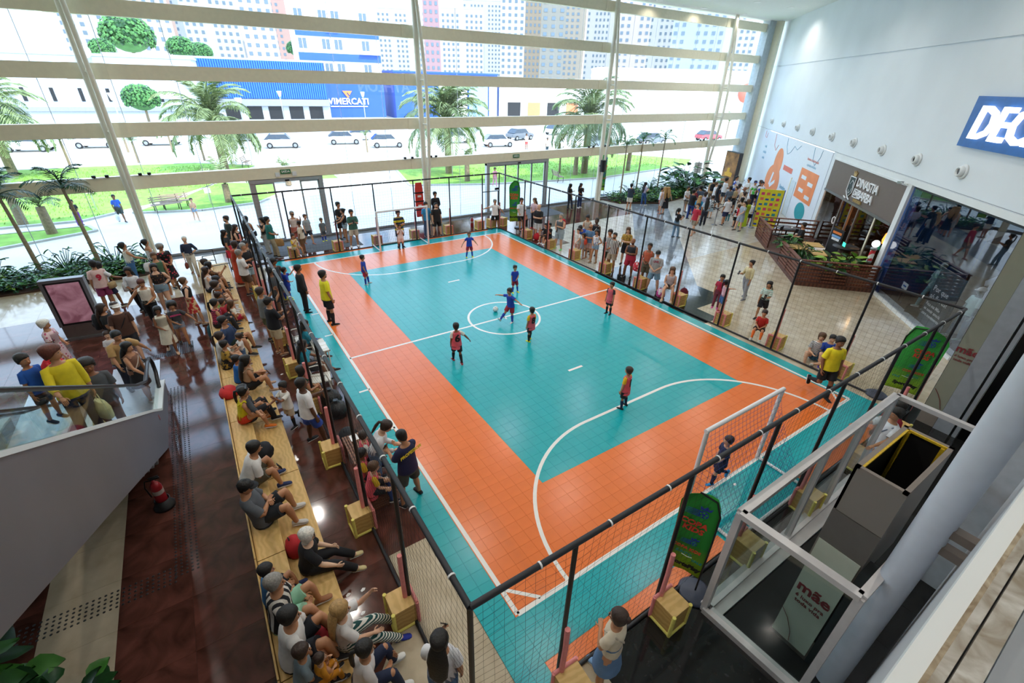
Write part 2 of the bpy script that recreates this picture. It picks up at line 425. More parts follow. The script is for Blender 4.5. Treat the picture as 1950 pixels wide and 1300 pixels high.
wbox(27.3, 30.5, 0, 4.3, -0.4, 0, wr); wbox(-8, -1.4, 0, 4.3, -0.4, 0, wr); wbox(12.0, 12.42, 0, 4.3, -0.4, 0.02, wr)
wr.build('wall_right', WALLW, kind='structure')
tr = wbox(-1.4, 12.0, 4.10, 4.3, -0.4, 0.06); tr.build('trim_1', PLAIN, kind='structure')
wbox(4.28, 4.58, 0, 4.12, -0.4, 0.08).build('trim_2', PLAIN, kind='structure')
wbox(-1.4, 4.28, 0, 0.12, -0.3, 0.06).build('trim_3', PLAIN, kind='structure')
# grey reveal between the glass front and the wall
MB().span((36.2, FY - 0.3, 0), (37.2, FY + 0.3, CEIL)).build('trim_4', mat('grey_reveal', '#b9c2c8', 0.6), kind='structure')
MB().span((37.0, FY - 0.75, 0), (37.35, FY - 0.3, CEIL)).build('trim_5', BEAMM, kind='structure')
wbox(-8, 30, 4.315, 4.33, 0, 0.01).build('trim_6', mat('joint_grey', '#8d9094', 0.7), kind='structure')

# ---- round air nozzles
noz = None
for k, s in enumerate((25.86, 22.6, 19.4, 16.45, 13.35, 10.5, 7.57, 4.76, 2.02)):
    if noz is None:
        noz = thing('air_nozzle', 'round white air nozzle in the row along the long white wall', 'air vent', group='air nozzles along the white wall')
        MB().lathe([(0.0, 0.0), (0.22, 0.0), (0.23, 0.03), (0.19, 0.06), (0.15, 0.05)], n=20).build('flange', PLAIN, noz)
        MB().lathe([(0.15, 0.03), (0.165, 0.10), (0.14, 0.17), (0.11, 0.18), (0.10, 0.12)], n=20).build('nozzle', PLAIN, noz)
        MB().lathe([(0.0, 0.115), (0.105, 0.115), (0.105, 0.12), (0, 0.12)], n=16).build('dark_bore', mat('bore', '#3c4654', 0.7), noz)
        o = noz
    else: o = copy_tree(noz)
    o.matrix_world = frame_m(wp(s, 4.93, 0.0), -WU, (0, 0, 1))

# ---- blue letter sign high on the wall
BLUE = mat('sign_blue', '#1d62ad', 0.4); LETW = emis('lit_letter', '#ffffff', 0.75)
sg = thing('shop_sign', 'large blue sign board with thick white lit letters high on the white wall', 'sign', wp(-2.0, 5.58))
under(wbox(-6.2, 2.76, 5.62, 7.02, 0.0, 0.12).build('sign_board', BLUE), sg)
under(wtext('DECATHLON', LETW, 2.36, 6.27, 1.28, 0.17, 0.10, align='LEFT', bold=0.014, shear=0.12, space=0.96), sg)
# ================================================================ court, fence, goals, crates, bleacher
TEAL = mat('teal_plastic', '#06a3aa', 0.26, var=0.03, scale=3)
ORANGE = mat('orange_plastic', '#e57430', 0.26, var=0.03, scale=3)
LINE = mat('line_white', '#e9e6e0', 0.35, var=0.02)
CW, CL, TS = 10.5, 17.30, 0.2434
CX0, CY0, NX, NY = -0.54, -1.0, 47, 79
court = thing('futsal_court', 'teal and orange tiled indoor futsal court with white lines', 'court', (CX0, CY0, 0))
MB().span((0, 0, 0.001), (NX * TS, NY * TS, 0.006)).build('court_base', mat('court_base', '#0c5557', 0.6), court)
def is_orange(x, y):
    if 0 < x < CW and 0 < y < CL: return not (1.88 < x < 8.62 and 1.96 < y < 15.34)
    if -0.93 < y < -0.72: return 0 < x < 3.9 or 6.6 < x < 10.3
    if 18.02 < y < 18.25: return 0 < x < 3.9 or 6.7 < x < 10.2
    return False
cells = []
for i in range(NX):
    for j in range(NY):
        x, y = CX0 + (i + 0.5) * TS, CY0 + (j + 0.5) * TS; cells.append((i, j, x, y, is_orange(x, y)))
cells.sort(key=lambda c: -shown(c[2], c[3]))
g = 0.0028; TH = 0.007
tm = [MB().box((0, 0, 0.006 + TH / 2), (TS - g, TS - g, TH)).mesh('court_tile', mm) for mm in (TEAL, ORANGE)]
many = MB()
for q, (i, j, x, y, o) in enumerate(cells):
    lx, ly = (i + 0.5) * TS, (j + 0.5) * TS
    if q < 300 and shown(x, y) > 0: place('court_tile', tm[int(o)], court, (lx, ly, 0))
    else: many.mat(int(o)).box((lx, ly, 0.006 + TH / 2), (TS - g, TS - g, TH))
many.build('court_tiles', [TEAL, ORANGE], court, kind='stuff')
# exact colour edges where the painted strip does not follow the tiles are left on the tiles
LT = 0.0136; LZ = (0.0128, 0.0146)
def lineseg(p, q, w=0.075, name='court_line'):
    p, q = Vector((*p, LT)), Vector((*q, LT)); o = MB().bar(p, q, w, 0.0016).build(name, LINE); return under(o, court)
def arcline(c, r, a0, a1, n, w=0.075, name='court_line'):
    b = MB(); vs = []; fs = []
    for k in range(n + 1):
        a = a0 + (a1 - a0) * k / n
        for rr in (r - w / 2, r + w / 2):
            vs.append((c[0] + rr * math.cos(a), c[1] + rr * math.sin(a), LT + 0.0009))
    for k in range(n): fs.append((2 * k, 2 * k + 1, 2 * k + 3, 2 * k + 2))
    vs += [(x, y, z - 0.0018) for x, y, z in vs]; N = 2 * (n + 1)
    for k in range(n): fs += [(N + 2 * k, 2 * k, 2 * k + 2, N + 2 * k + 2), (2 * k + 1, N + 2 * k + 1, N + 2 * k + 3, 2 * k + 3)]
    return under(b.add(vs, fs).build(name, LINE), court)
for p, q in (((0, 0), (CW, 0)), ((0, CL), (CW, CL)), ((0, 0), (0, CL)), ((CW, 0), (CW, CL)), ((0, CL / 2), (CW, CL / 2))): lineseg(p, q)
arcline((CW / 2, CL / 2), 1.22, 0, 2 * math.pi, 64)
lineseg((CW / 2, CL / 2 - 0.16), (CW / 2, CL / 2 + 0.16), 0.06)
for y0, sg_ in ((0, 1), (CL, -1)):
    for c, a0, a1 in ((3.93, math.pi, math.pi / 2), (6.57, 0, math.pi / 2)): arcline((c, y0), 2.93, sg_ * a0, sg_ * a1, 24)
    lineseg((3.93, y0 + sg_ * 2.93), (6.57, y0 + sg_ * 2.93))
    lineseg((5.0, y0 + sg_ * 4.88), (5.5, y0 + sg_ * 4.88))
    for x0, sx in ((0, 1), (CW, -1)): lineseg((x0 + sx * 0.04, y0 + sg_ * 0.43), (x0 + sx * 0.45, y0 + sg_ * 0.03), 0.06)
for y in (12.1, 10.34, 6.88, 5.1): lineseg((-0.28, y), (0, y), 0.06)

# ---- net fence
POLE = mat('black_pole', '#101116', 0.4, var=0.1); RAIL = mat('rail_sleeve', '#1c1d22', 0.55, var=0.1)
NETM = mat('net_cord', '#16171a', 0.8); PINK = mat('pink_foam', '#e38c88', 0.75, var=0.06, scale=20); YFOAM = mat('yellow_foam', '#e3d56e', 0.75, var=0.06, scale=20)
TIE = mat('white_tie', '#e9e9e9', 0.5)
FH = 2.88
def net_fence(label, A, B, stations, foam=True, gate=None, inward=1):
    """posts at the given distances from A, rails on top and at the floor, cord netting between"""
    A, B = Vector((*A, 0)), Vector((*B, 0)); d = B - A; L = d.length; ang = math.atan2(d.y, d.x)
    f = thing('net_fence', label, 'net fence', A, ang)
    MB().cyl((0, 0, FH), (L, 0, FH), 0.034, 10).build('top_rail', RAIL, f)
    MB().cyl((0, 0, 0.03), (L, 0, 0.03), 0.028, 8).build('bottom_rail', RAIL, f)
    pm = MB().cyl((0, 0, 0.02), (0, 0, FH), 0.030, 10).mesh('post', POLE)
    fm = MB().tube([(0.0, -0.062, 0.02), (0.004, -0.06, 0.5), (-0.004, -0.064, 0.95), (0.0, -0.058, 1.38)], 0.036, 8).mesh('foam_pad', PINK)
    for s in stations:
        p = place('post', pm, f, (s, 0, 0))
        if foam: place('foam_pad', fm, p, scale=(1, inward, 1))
    t = MB(); x = 0.35
    while x < L:
        t.tube([(x, 0, FH), (x + 0.02, 0, FH)], 0.042, 8); x += 0.95
    t.build('cable_ties', TIE, f, kind='stuff')
    # netting: square cords hung on the slant, slightly slack
    c = 0.125; rr = 0.0014; nb = MB()
    def wob(x, z): return 0.05 * math.sin(x * 1.7) * math.sin(math.pi * z / FH) + 0.015 * math.sin(x * 5 + z * 3), 0.035 * math.sin(x * 2.3 + 1) * (z / FH)
    def P(x, z):
        a, b = wob(x, z); return (x, a, max(0.03, z - abs(b) * (1 if z < FH - 0.01 else 0)))
    nx = int(L / c); nz = int(FH / c)
    if gate: gx = gate
    for i in range(nx + 1):
        for j in range(nz):
            x = i * L / nx
            if gate and gate[0] < x < gate[1] and j * FH / nz < 2.0: continue
            nb.tube([P(x, j * FH / nz), P(x, (j + 1) * FH / nz)], rr, 3, caps=False)
    for j in range(1, nz):
        for i in range(nx):
            x = i * L / nx
            if gate and gate[0] < x + 0.01 < gate[1] and j * FH / nz < 2.0: continue
            nb.tube([P(x, j * FH / nz), P((i + 1) * L / nx, j * FH / nz)], rr, 3, caps=False)
    nb.build('netting', NETM, f, kind='stuff')
    return f
NL, FL, FR, NR = (-1.33, -1.04), (-1.41, 18.2), (10.9, 18.12), (11.22, -1.08)
LS = [0] + [0.9 + 1.04 + 1.93 * k for k in range(9)] + [19.2]
net_fence('net fence along the bleacher side with pink padded posts', NL, FL, LS, inward=-1)
nearx = [-0.07, 1.82, 3.78, 5.74, 7.84, 9.62]
net_fence('net fence nearest the lift cage, behind the closest goal', NR, NL, [NR[0] - x for x in nearx], inward=-1)
rightY = [0.69, 2.57, 4.43, 6.26, 8.11, 10.08, 12.06, 13.88, 15.79]
net_fence('long net fence facing the shops, spectators standing outside it', FR, NR, [0] + [18.12 - y for y in reversed(rightY)] + [19.19], inward=-1)
farx = [0.44, 2.35, 4.2, 6.13, 8.01, 9.89]
ff = net_fence('net fence in front of the glazed wall, behind the farther goal', FL, FR, [x + 1.41 for x in farx], gate=(11.3, 12.25), inward=-1)
MB().cyl((11.3, 0, 0), (11.3, 0, 2.0), 0.022, 8).cyl((12.25, 0, 0), (12.25, 0, 2.0), 0.022, 8).cyl((11.3, 0, 2.0), (12.25, 0, 2.0), 0.022, 8).build('gate_frame', POLE, ff)
MB().span((12.05, -0.03, 2.05), (12.28, 0.0, 2.16)).build('gate_sign', BLACK, ff)

# ---- plywood crates weighting the posts
PLY = two_tone('plywood', '#c9a462', '#d6b171', 'wave', 3.6, 0.6, axis='X', sharp=False, dist=9.0)
PLYS = two_tone('plywood_edge', '#bb9453', '#c8a25f', 'wave', 4.0, 0.6, axis='Z', sharp=False, dist=8.0)
crate0 = None
def crate(x, y, rz, label):
    global crate0
    if crate0 is None:
        c = thing('plywood_crate', label, 'crate', (x, y, 0), rz, 'plywood crates holding the fence posts'); S = 0.18; H = 0.45
        MB().box((0, 0, H - 0.009), (2 * S, 2 * S, 0.018)).build('top_board', PLY, c)
        for dx, dy in ((1, 0), (-1, 0), (0, 1), (0, -1)):
            MB().box((dx * (S - 0.009), dy * (S - 0.009), (H - 0.018) / 2), (0.018 if dx else 2 * S - 0.036, 0.018 if dy else 2 * S, H - 0.018)).build('side_board', PLYS, c)
        r = 0.029
        for sx in (-1, 1):
            for sy in (-1, 1):
                MB().cyl((sx * S, sy * S, 0.0), (sx * S, sy * S, H + 0.01), r, 7).build('edge_foam', PINK if sx > 0 else YFOAM, c)
        for sx in (-1, 1):
            MB().cyl((sx * S, -S, 0.02), (sx * S, S, 0.02), r, 7).build('edge_foam', YFOAM, c)
        for sy in (-1, 1): MB().cyl((-S, sy * S, 0.02), (S, sy * S, 0.02), r, 7).build('edge_foam', YFOAM, c)
        MB().cyl((S, -S, H), (S, S, H), r, 7).build('edge_foam', PINK, c)
        crate0 = c; return c
    c = copy_tree(crate0); c.location = (x, y, 0); c.rotation_euler = (0, 0, rz); c['label'] = label; return c
ORD = ['first', 'second', 'third', 'fourth', 'fifth', 'sixth', 'seventh', 'eighth', 'ninth']
for k in range(9):
    y = 0.9 + 1.93 * k
    crate(-1.47, y, 0.04 * math.sin(k * 2.1), 'plywood crate with yellow foam edges beside the bleacher, %s from the near fence corner' % ORD[k])
for k, x in enumerate(nearx):
    crate(x + 0.06, -1.27, R(88) + 0.05 * math.sin(k), 'plywood crate with yellow foam edges behind the closest goal, %s from the bleacher corner' % ORD[k])
for k, y in enumerate(rightY):
    fx = FR[0] + (NR[0] - FR[0]) * (18.12 - y) / 19.2
    crate(fx + 0.24, y + 0.02, R(180) + 0.05 * math.sin(k * 1.7), 'plywood crate with foam edges on the shop side fence, %s from the lift cage corner' % ORD[k])
for k, x in enumerate(farx + [10.65]):
    crate(x, 18.46, R(-90) + 0.05 * math.sin(k * 1.3), 'plywood crate with foam edges behind the farther goal, %s from the bleacher corner' % ORD[k])
crate(11.35, 18.45, R(200), 'plywood crate with foam edges below the feather flag at the far corner')

# ---- goals
GP = mat('goal_white', '#e4e4e6', 0.35, var=0.02); GNET = mat('goal_net', '#3d4a90', 0.8)
def goal(label, x0, x1, y, s):
    g = thing('futsal_goal', label, 'goal', ((x0 + x1) / 2, y, 0.0135)); W = (x1 - x0) / 2; H = 1.82; D = 1.02
    for sx in (-1, 1):
        MB().cyl((sx * W, 0, 0), (sx * W, 0, H), 0.042, 14).build('post', GP, g)
        MB().cyl((sx * W, 0, 0.03), (sx * W, s * D, 0.03), 0.032, 10).build('side_bar', GP, g)
    MB().cyl((-W - 0.042, 0, H), (W + 0.042, 0, H), 0.042, 14).build('crossbar', GP, g)
    MB().cyl((-W, s * D, 0.03), (W, s * D, 0.03), 0.032, 10).build('back_bar', GP, g)
    nb = MB(); n = 20; k = 20
    def P(u, t):                     # slanted sheet from the crossbar down to the back bar, sagging inwards
        sag = 0.10 * math.sin(math.pi * t) * (0.6 + 0.4 * math.sin(math.pi * u))
        return (-W + 2 * W * u, s * (D * t ** 1.5 - sag * 0.3), H * (1 - t) + 0.03)
    for i in range(n + 1):
        for j in range(k): nb.tube([P(i / n, j / k), P(i / n, (j + 1) / k)], 0.0028, 3, caps=False)
    for j in range(1, k):
        for i in range(n): nb.tube([P(i / n, j / k), P((i + 1) / n, j / k)], 0.0028, 3, caps=False)
    for sx in (-1, 1):               # side sheets
        for j in range(1, 14):
            z = H * j / 14; dd = D * (1 - j / 14) ** 1.5
            nb.tube([(sx * W, 0, z), (sx * W, s * dd, z)], 0.0028, 3, caps=False)
        for j in range(1, 8):
            yy = D * j / 8; zt = H * (1 - (j / 8) ** (1 / 1.5)); nb.tube([(sx * W, s * yy, 0.03), (sx * W, s * yy, zt)], 0.0028, 3, caps=False)
    nb.build('net', GNET, g, kind='stuff')
goal('white futsal goal with blue net nearest the lift cage', 3.94, 6.33, 0.02, -1)
goal('white futsal goal with blue net in front of the glazed wall', 3.95, 6.36, 17.28, 1)

# ---- ball
bl = thing('football', 'white and dark football rolling by the centre circle of the court', 'ball', tuple(at(943.5, 593, 0.013)))
BALLW = two_tone('ball_skin', '#22262e', '#eeeeee', 'voronoi', 16.0, 0.4)
MB().ball((0, 0, 0.098), 0.098, 18, 12).build('ball_skin', BALLW, bl)

# ---- two-step plywood bleacher, one unit per panel length
bl0 = None
for k in range(-1, 9):
    y0 = 0.68 + 1.965 * k
    if bl0 is None:
        b = thing('bleacher_unit', '', 'bleacher', (-3.15, y0, 0), group='plywood bleacher units in a row'); L = 1.955
        MB().span((0.03, 0.005, 0.43), (0.43, L, 0.45)).build('seat_board', PLY, b)
        MB().span((0.41, 0.005, 0.23), (0.99, L, 0.25)).build('step_board', PLY, b)
        MB().span((0, 0.005, 0.0), (0.022, L, 0.53)).build('back_board', PLYS, b)
        MB().span((0.41, 0.005, 0.25), (0.43, L, 0.43)).build('riser_board', PLYS, b)
        MB().span((0.97, 0.005, 0.0), (0.99, L, 0.23)).build('front_board', PLYS, b)
        for yy in (0.03, L - 0.05): MB().span((0.03, yy, 0), (0.41, yy + 0.02, 0.43)).span((0.41, yy, 0), (0.97, yy + 0.02, 0.23)).build('end_board', PLYS, b)
        bl0 = b
    else:
        b = copy_tree(bl0); b.location.y = y0
    b['label'] = 'two-step plywood bleacher unit, ' + ('tenth' if k == 8 else ORD[k + 1]) + ' along the row from the near end'
# black barrier frames at the far end of the bleacher
for i, (x0, y0, x1, y1) in enumerate(((-3.25, 19.0, -2.55, 18.7), (-2.95, 17.95, -2.1, 18.05))):
    t = thing('barrier_frame', 'black open metal frame standing at the far end of the bleacher, ' + ('nearer the glass' if i == 0 else 'touching its boards'), 'barrier', (x0, y0, 0))
    d = Vector((x1 - x0, y1 - y0, 0)); h = 0.75
    MB().cyl((0, 0, 0), (0, 0, h), 0.016, 6).cyl(d, d + Vector((0, 0, h)), 0.016, 6).build('leg', POLE, t)
    MB().cyl((0, 0, h), d + Vector((0, 0, h)), 0.016, 6).cyl((0, 0, 0.3), d + Vector((0, 0, 0.3)), 0.016, 6).build('rail', POLE, t)

# ---- feather flags
FLAGM = two_tone('flag_cloth', '#a9c81a', '#2c9a35', 'grad', 1.0, 0.7)
INKB = mat('ink_blue', '#1b3f9c', 0.6); INKR = mat('ink_red', '#d8432b', 0.6); INKK = mat('ink_black', '#14160f', 0.6); INKT = mat('ink_teal', '#1c8f8a', 0.6); INKW = mat('ink_white', '#f2f2ee', 0.6)
def feather_flag(label, loc, rz, H=2.5, W=0.62, mir=-1):
    f = thing('feather_flag', label, 'flag', loc, rz)
    MB().lathe([(0, 0), (0.25, 0), (0.26, 0.03), (0.22, 0.06), (0.03, 0.075), (0, 0.075)], n=24).build('base', mat('flag_base', '#3b4152', 0.45), f)
    pole = [(0, 0, 0.05), (0, 0, H * 0.6), (0.01, 0, H * 0.85), (0.10, 0, H * 0.97), (W * 0.6, 0, H)]
    pole = [(mir * x, y, z) for x, y, z in pole]
    MB().tube(pole, 0.014, 8).build('pole', BLACK, f)
    cl = MB(); n = 18; fr = []; z0 = 0.35
    for i in range(n + 1):
        t = i / n; z = z0 + (H - z0) * t
        l = 0.0 if t < 0.75 else 0.10 * ((t - 0.75) / 0.25) ** 2
        r = W * (0.86 + 0.14 * t) if t < 0.82 else W * (0.975 - 0.45 * ((t - 0.82) / 0.18) ** 2.2)
        wv = 0.02 * math.sin(t * 9)
        fr.append([(l, wv * 0.2, z), ((l + r) / 2, 0.03 * math.sin(t * 6 + 1), z + 0.01), (r, wv, z - 0.02 * (1 - t))])
    vs = [(mir * p[0], p[1], p[2]) for row in fr for p in row]; N = len(vs); vs += [(x, y + 0.004, z) for x, y, z in vs]; fs = []
    for i in range(n):
        for k in range(2):
            a = i * 3 + k; fs.append((a, a + 1, a + 4, a + 3)); fs.append((N + a, N + a + 3, N + a + 4, N + a + 1))
        for a in (i * 3, i * 3 + 2): fs.append((a, a + 3, N + a + 3, N + a))
    fs += [(0, N, N + 1, 1), (1, N + 1, N + 2, 2), (n * 3, n * 3 + 1, N + n * 3 + 1, N + n * 3), (n * 3 + 1, n * 3 + 2, N + n * 3 + 2, N + n * 3 + 1)]
    cl.add(vs, fs, True).build('cloth', FLAGM, f)
    k = (H - z0) / 2.1
    def Z(z): return z0 + (z - 0.35) * k
    def T(body, mm, x, z, size, shear=0.15, bold=0.012): place('lettering', text_mesh(body, mm, size, 0.004, bold=bold, shear=shear), f, M=frame_m((mir * x, -0.042, z), (1, 0, 0), (0, 0, 1)))
    def emblem(cx, cz, s):
        s *= k
        b = MB(); M = frame_m((mir * cx, -0.040, cz), (1, 0, 0), (0, 0, 1))
        b.prism([(0.10 * s + 0.085 * s * math.cos(a), 0.085 * s * math.sin(a)) for a in [2 * math.pi * q / 20 for q in range(20)]], -0.002, 0.002, M)
        for q in range(4):
            y = 0.06 * s - q * 0.042 * s; b.prism([(0.04 * s, y + 0.013 * s), (-0.20 * s - q * 0.012 * s, y - 0.02 * s), (0.04 * s, y - 0.013 * s)], -0.002, 0.002, M)
        b.prism([(0.02 * s, 0.10 * s), (0.20 * s, 0.12 * s), (0.225 * s, 0.20 * s), (0.165 * s, 0.155 * s), (0.125 * s, 0.215 * s), (0.085 * s, 0.15 * s), (0.02 * s, 0.18 * s)], -0.002, 0.002, M)
        b.build('ball_emblem', INKB, f)
        w_ = MB()
        for q in range(5):
            a = 2 * math.pi * q / 5 + 0.3; w_.prism([(0.10 * s + 0.05 * s * math.cos(a) + 0.022 * s * math.cos(e), 0.05 * s * math.sin(a) + 0.022 * s * math.sin(e)) for e in [2 * math.pi * u / 6 for u in range(6)]], 0.002, 0.004, M)
        w_.build('ball_panels', FLAGM, f)
    emblem(W * 0.52, Z(2.02), 1.0); emblem(W * 0.50, Z(1.24), 0.72)
    T('COPA', INKR, W * 0.54, Z(1.74), 0.175 * k, bold=.006); T('KIDS', INKR, W * 0.52, Z(1.58), 0.175 * k, bold=.006)
    T('COPA KIDS', INKR, W * 0.52, Z(1.05), 0.10 * k, bold=0.003); T('JUNTO', INKT, W * 0.56, Z(0.91), 0.075, bold=0.002); T('VALE', INKT, W * 0.2, Z(0.80), 0.07, bold=0.002)
    T('SportsPlay', INKK, W * 0.48, Z(0.60), 0.115, bold=0.008)
    MB().tube([(mir * W * 0.33, -0.04, Z(0.86)), (mir * W * 0.45, -0.04, Z(0.84)), (mir * W * 0.6, -0.04, Z(0.86))], 0.006, 5).build('swoosh', INKW, f)
    return f
feather_flag('green feather flag on a round base beside the lift cage by the closest goal', tuple(at(1322, 1128)), R(-66), H=2.05, W=0.58)
feather_flag('green feather flag on a round base by the shop window end of the net', tuple(at(1668, 752)), R(-72), H=2.12, W=0.86, mir=1)
feather_flag('green feather flag at the far corner of the net beside the glass doors', (11.9, 17.6, 0), R(-35), H=2.5, W=0.6)
# ================================================================ people
SKINS = {'l': '#d9a98a', 'm': '#b9835f', 'd': '#8a5a3e', 'k': '#5a3a29', 'p': '#e6bd9f'}
HAIRS = {'k': '#15110f', 'b': '#33221a', 'n': '#5b3f28', 'g': '#8a8680', 'w': '#dcd8cf', 'y': '#a98552', 'r': '#5a2a1c'}
EYE = mat('eye_dark', '#15100e', 0.3); EYEW = mat('eye_white', '#e9e6e2', 0.4); LIP = mat('lip', '#9a5148', 0.5); SOLE = mat('shoe_sole', '#e4e2de', 0.6)
CLOTH = {}
def cloth(c):
    """a colour, or a pattern: 'h:#a:#b' cross stripes, 'v:' upright stripes, 'f:' flowers, 'n:' mottled"""
    if c in CLOTH: return CLOTH[c]
    if c[0] == '#': m = mat('cloth_' + c[1:], c, 0.85, var=0.10, scale=9, bump=0.25)
    else:
        k, a, b = c.split(':')[:3]; sc_ = float(c.split(':')[3]) if c.count(':') > 2 else None; nm = 'cloth_' + c.replace(':', '_').replace('#', '')
        if k == 'h': m = two_tone(nm, a, b, 'wave', sc_ or 5.5, 0.85, axis='Z')
        elif k == 'v': m = two_tone(nm, a, b, 'wave', sc_ or 5.0, 0.85, axis='Y')
        elif k == 'f': m = two_tone(nm, a, b, 'voronoi', sc_ or 16, 0.85)
        else: m = two_tone(nm, a, b, 'noise', sc_ or 9, 0.85)
    CLOTH[c] = m; return m
def skin(k): return mat('skin_' + k, SKINS[k], 0.55, var=0.05, scale=12)
def hairm(k): return mat('hair_' + k, HAIRS[k], 0.6, var=0.25, scale=40, bump=0.4)

# arms: (upper-arm direction, forearm direction) as (forward, outward, up); legs likewise (thigh, shin)
ARMS = {
 'hang': ((0.05, 0.16, -1), (0.22, 0.04, -1)), 'relax': ((-0.02, 0.22, -1), (0.35, -0.05, -1)),
 'phone': ((0.30, 0.14, -1), (0.85, -0.45, 0.42)), 'phone2': ((0.42, 0.12, -1), (0.9, -0.3, 0.2)), 'cross': ((0.34, 0.20, -1), (0.50, -1.0, 0.12)),
 'hip': ((-0.25, 0.55, -0.9), (0.42, -0.72, -0.45)), 'clasp': ((0.18, 0.14, -1), (0.62, -0.62, -0.35)), 'raise': ((0.80, 0.15, -0.25), (0.62, -0.15, 0.8)),
 'up': ((0.5, 0.35, 0.6), (0.1, -0.35, 0.9)), 'out': ((0.1, 1.0, -0.25), (0.25, 1.0, -0.1)), 'low_out': ((0.0, 0.75, -0.8), (0.2, 0.6, -0.8)),
 'fwd': ((0.9, 0.15, -0.45), (1.0, -0.1, 0.0)), 'reach': ((0.6, 0.25, -0.7), (0.9, 0.05, -0.35)), 'back': ((-0.55, 0.22, -0.8), (-0.15, 0.05, -1)), 'chin': ((0.45, 0.05, -0.8), (0.35, -0.35, 0.95)),
 'knee': ((0.50, 0.12, -0.85), (0.85, -0.15, -0.30)), 'lap': ((0.30, 0.15, -0.9), (0.75, -0.55, -0.15)), 'prop': ((-0.5, 0.3, -0.85), (-0.2, 0.1, -1)), 'swing': ((0.45, 0.1, -0.9), (0.8, -0.1, -0.25)), 'face': ((0.5, 0.2, -0.7), (0.3, -0.5, 0.9)),
}
LEGS = {
 'st': ((0.02, 0.05, -1), (-0.04, 0.03, -1)), 'wide': ((0.04, 0.20, -1), (-0.06, 0.12, -1)), 'fw': ((0.34, 0.04, -1), (0.10, 0.02, -1)), 'bk': ((-0.22, 0.04, -1), (-0.50, 0.02, -1)),
 'bend': ((0.22, 0.14, -1), (-0.30, 0.05, -1)), 'lift': ((0.75, 0.05, -0.7), (-0.55, 0.0, -0.9)), 'kick': ((0.60, 0.10, -0.85), (0.85, 0.05, -0.7)), 'runback': ((0.05, 0.05, -1), (-0.95, 0.0, -0.35)),
 'sit': ((1, 0.18, 0.05), (0.12, 0.02, -1)), 'sitk': ((0.85, 0.22, 0.42), (0.20, 0.0, -1)), 'sitf': ((1, 0.15, -0.10), (0.75, 0.0, -0.70)), 'sitb': ((1, 0.14, -0.02), (-0.25, 0.0, -1)), 'floor': ((0.8, 0.35, 0.55), (0.25, -0.1, -0.95)), 'flat': ((0.9, 0.7, 0.05), (0.5, -0.9, -0.1)), 'lie': ((1, 0.1, 0.0), (1, 0.0, -0.05)),
}
def nv(t): return Vector(t).normalized()
def head_profile(h, Hd):
    """half width, half depth, forward shift of the head at height h (0 = neck base, 1 = crown)"""
    P = [(0.10, .034, .036, -.004), (0.20, .032, .035, .002), (0.22, .034, .044, .010), (0.30, .041, .053, .010), (0.45, .047, .060, .006), (0.62, .050, .063, .000), (0.78, .049, .060, -.004), (0.90, .038, .046, -.005), (0.97, .022, .026, -.004), (1.0, .004, .004, -.003)]
    if h <= P[0][0]: return tuple(v * Hd / HD0 for v in P[0][1:])
    for a, b in zip(P[:-1], P[1:]):
        if h <= b[0]:
            t = (h - a[0]) / (b[0] - a[0]); return tuple((a[i] + (b[i] - a[i]) * t) * Hd / HD0 for i in (1, 2, 3))
    return tuple(v * Hd / HD0 for v in P[-1][1:])
HD0 = .160
FACES = {}
def face_mesh(sk):
    if sk in FACES: return FACES[sk]
    b = MB()
    b.mat(0).tube([(.056, 0, .56), (.066, 0, .46), (.070, 0, .41), (.060, 0, .395)], [(.005, .005), (.007, .007), (.012, .009), (.006, .004)], 8, ref=(0, 1, 0))   # nose
    for s in (-1, 1):
        b.mat(0).ball((-.006, s * .050, .47), .017, 8, 6, (0.7, 0.35, 1.15))                       # ear
        b.mat(2).ball((.056, s * .020, .545), .0095, 8, 6, (0.5, 1.15, 0.75)); b.mat(1).ball((.0602, s * .020, .545), .0052, 8, 6, (0.5, 1, 1.0))   # eyes
        b.mat(1).box((.0605, s * .021, .605), (.006, .022, .0055))                                  # brow
    b.mat(3).tube([(.0575, -.018, .325), (.0635, 0, .325), (.0575, .018, .325)], [(.003, .004), (.004, .006), (.003, .004)], 6, ref=(1, 0, 0))
    # heights are fractions of the head: stretch z from fractions to the head's length
    b.v = [(x, y, z * HD0) for x, y, z in b.v]
    FACES[sk] = b.mesh('face', [skin(sk), EYE, EYEW, LIP]); return FACES[sk]

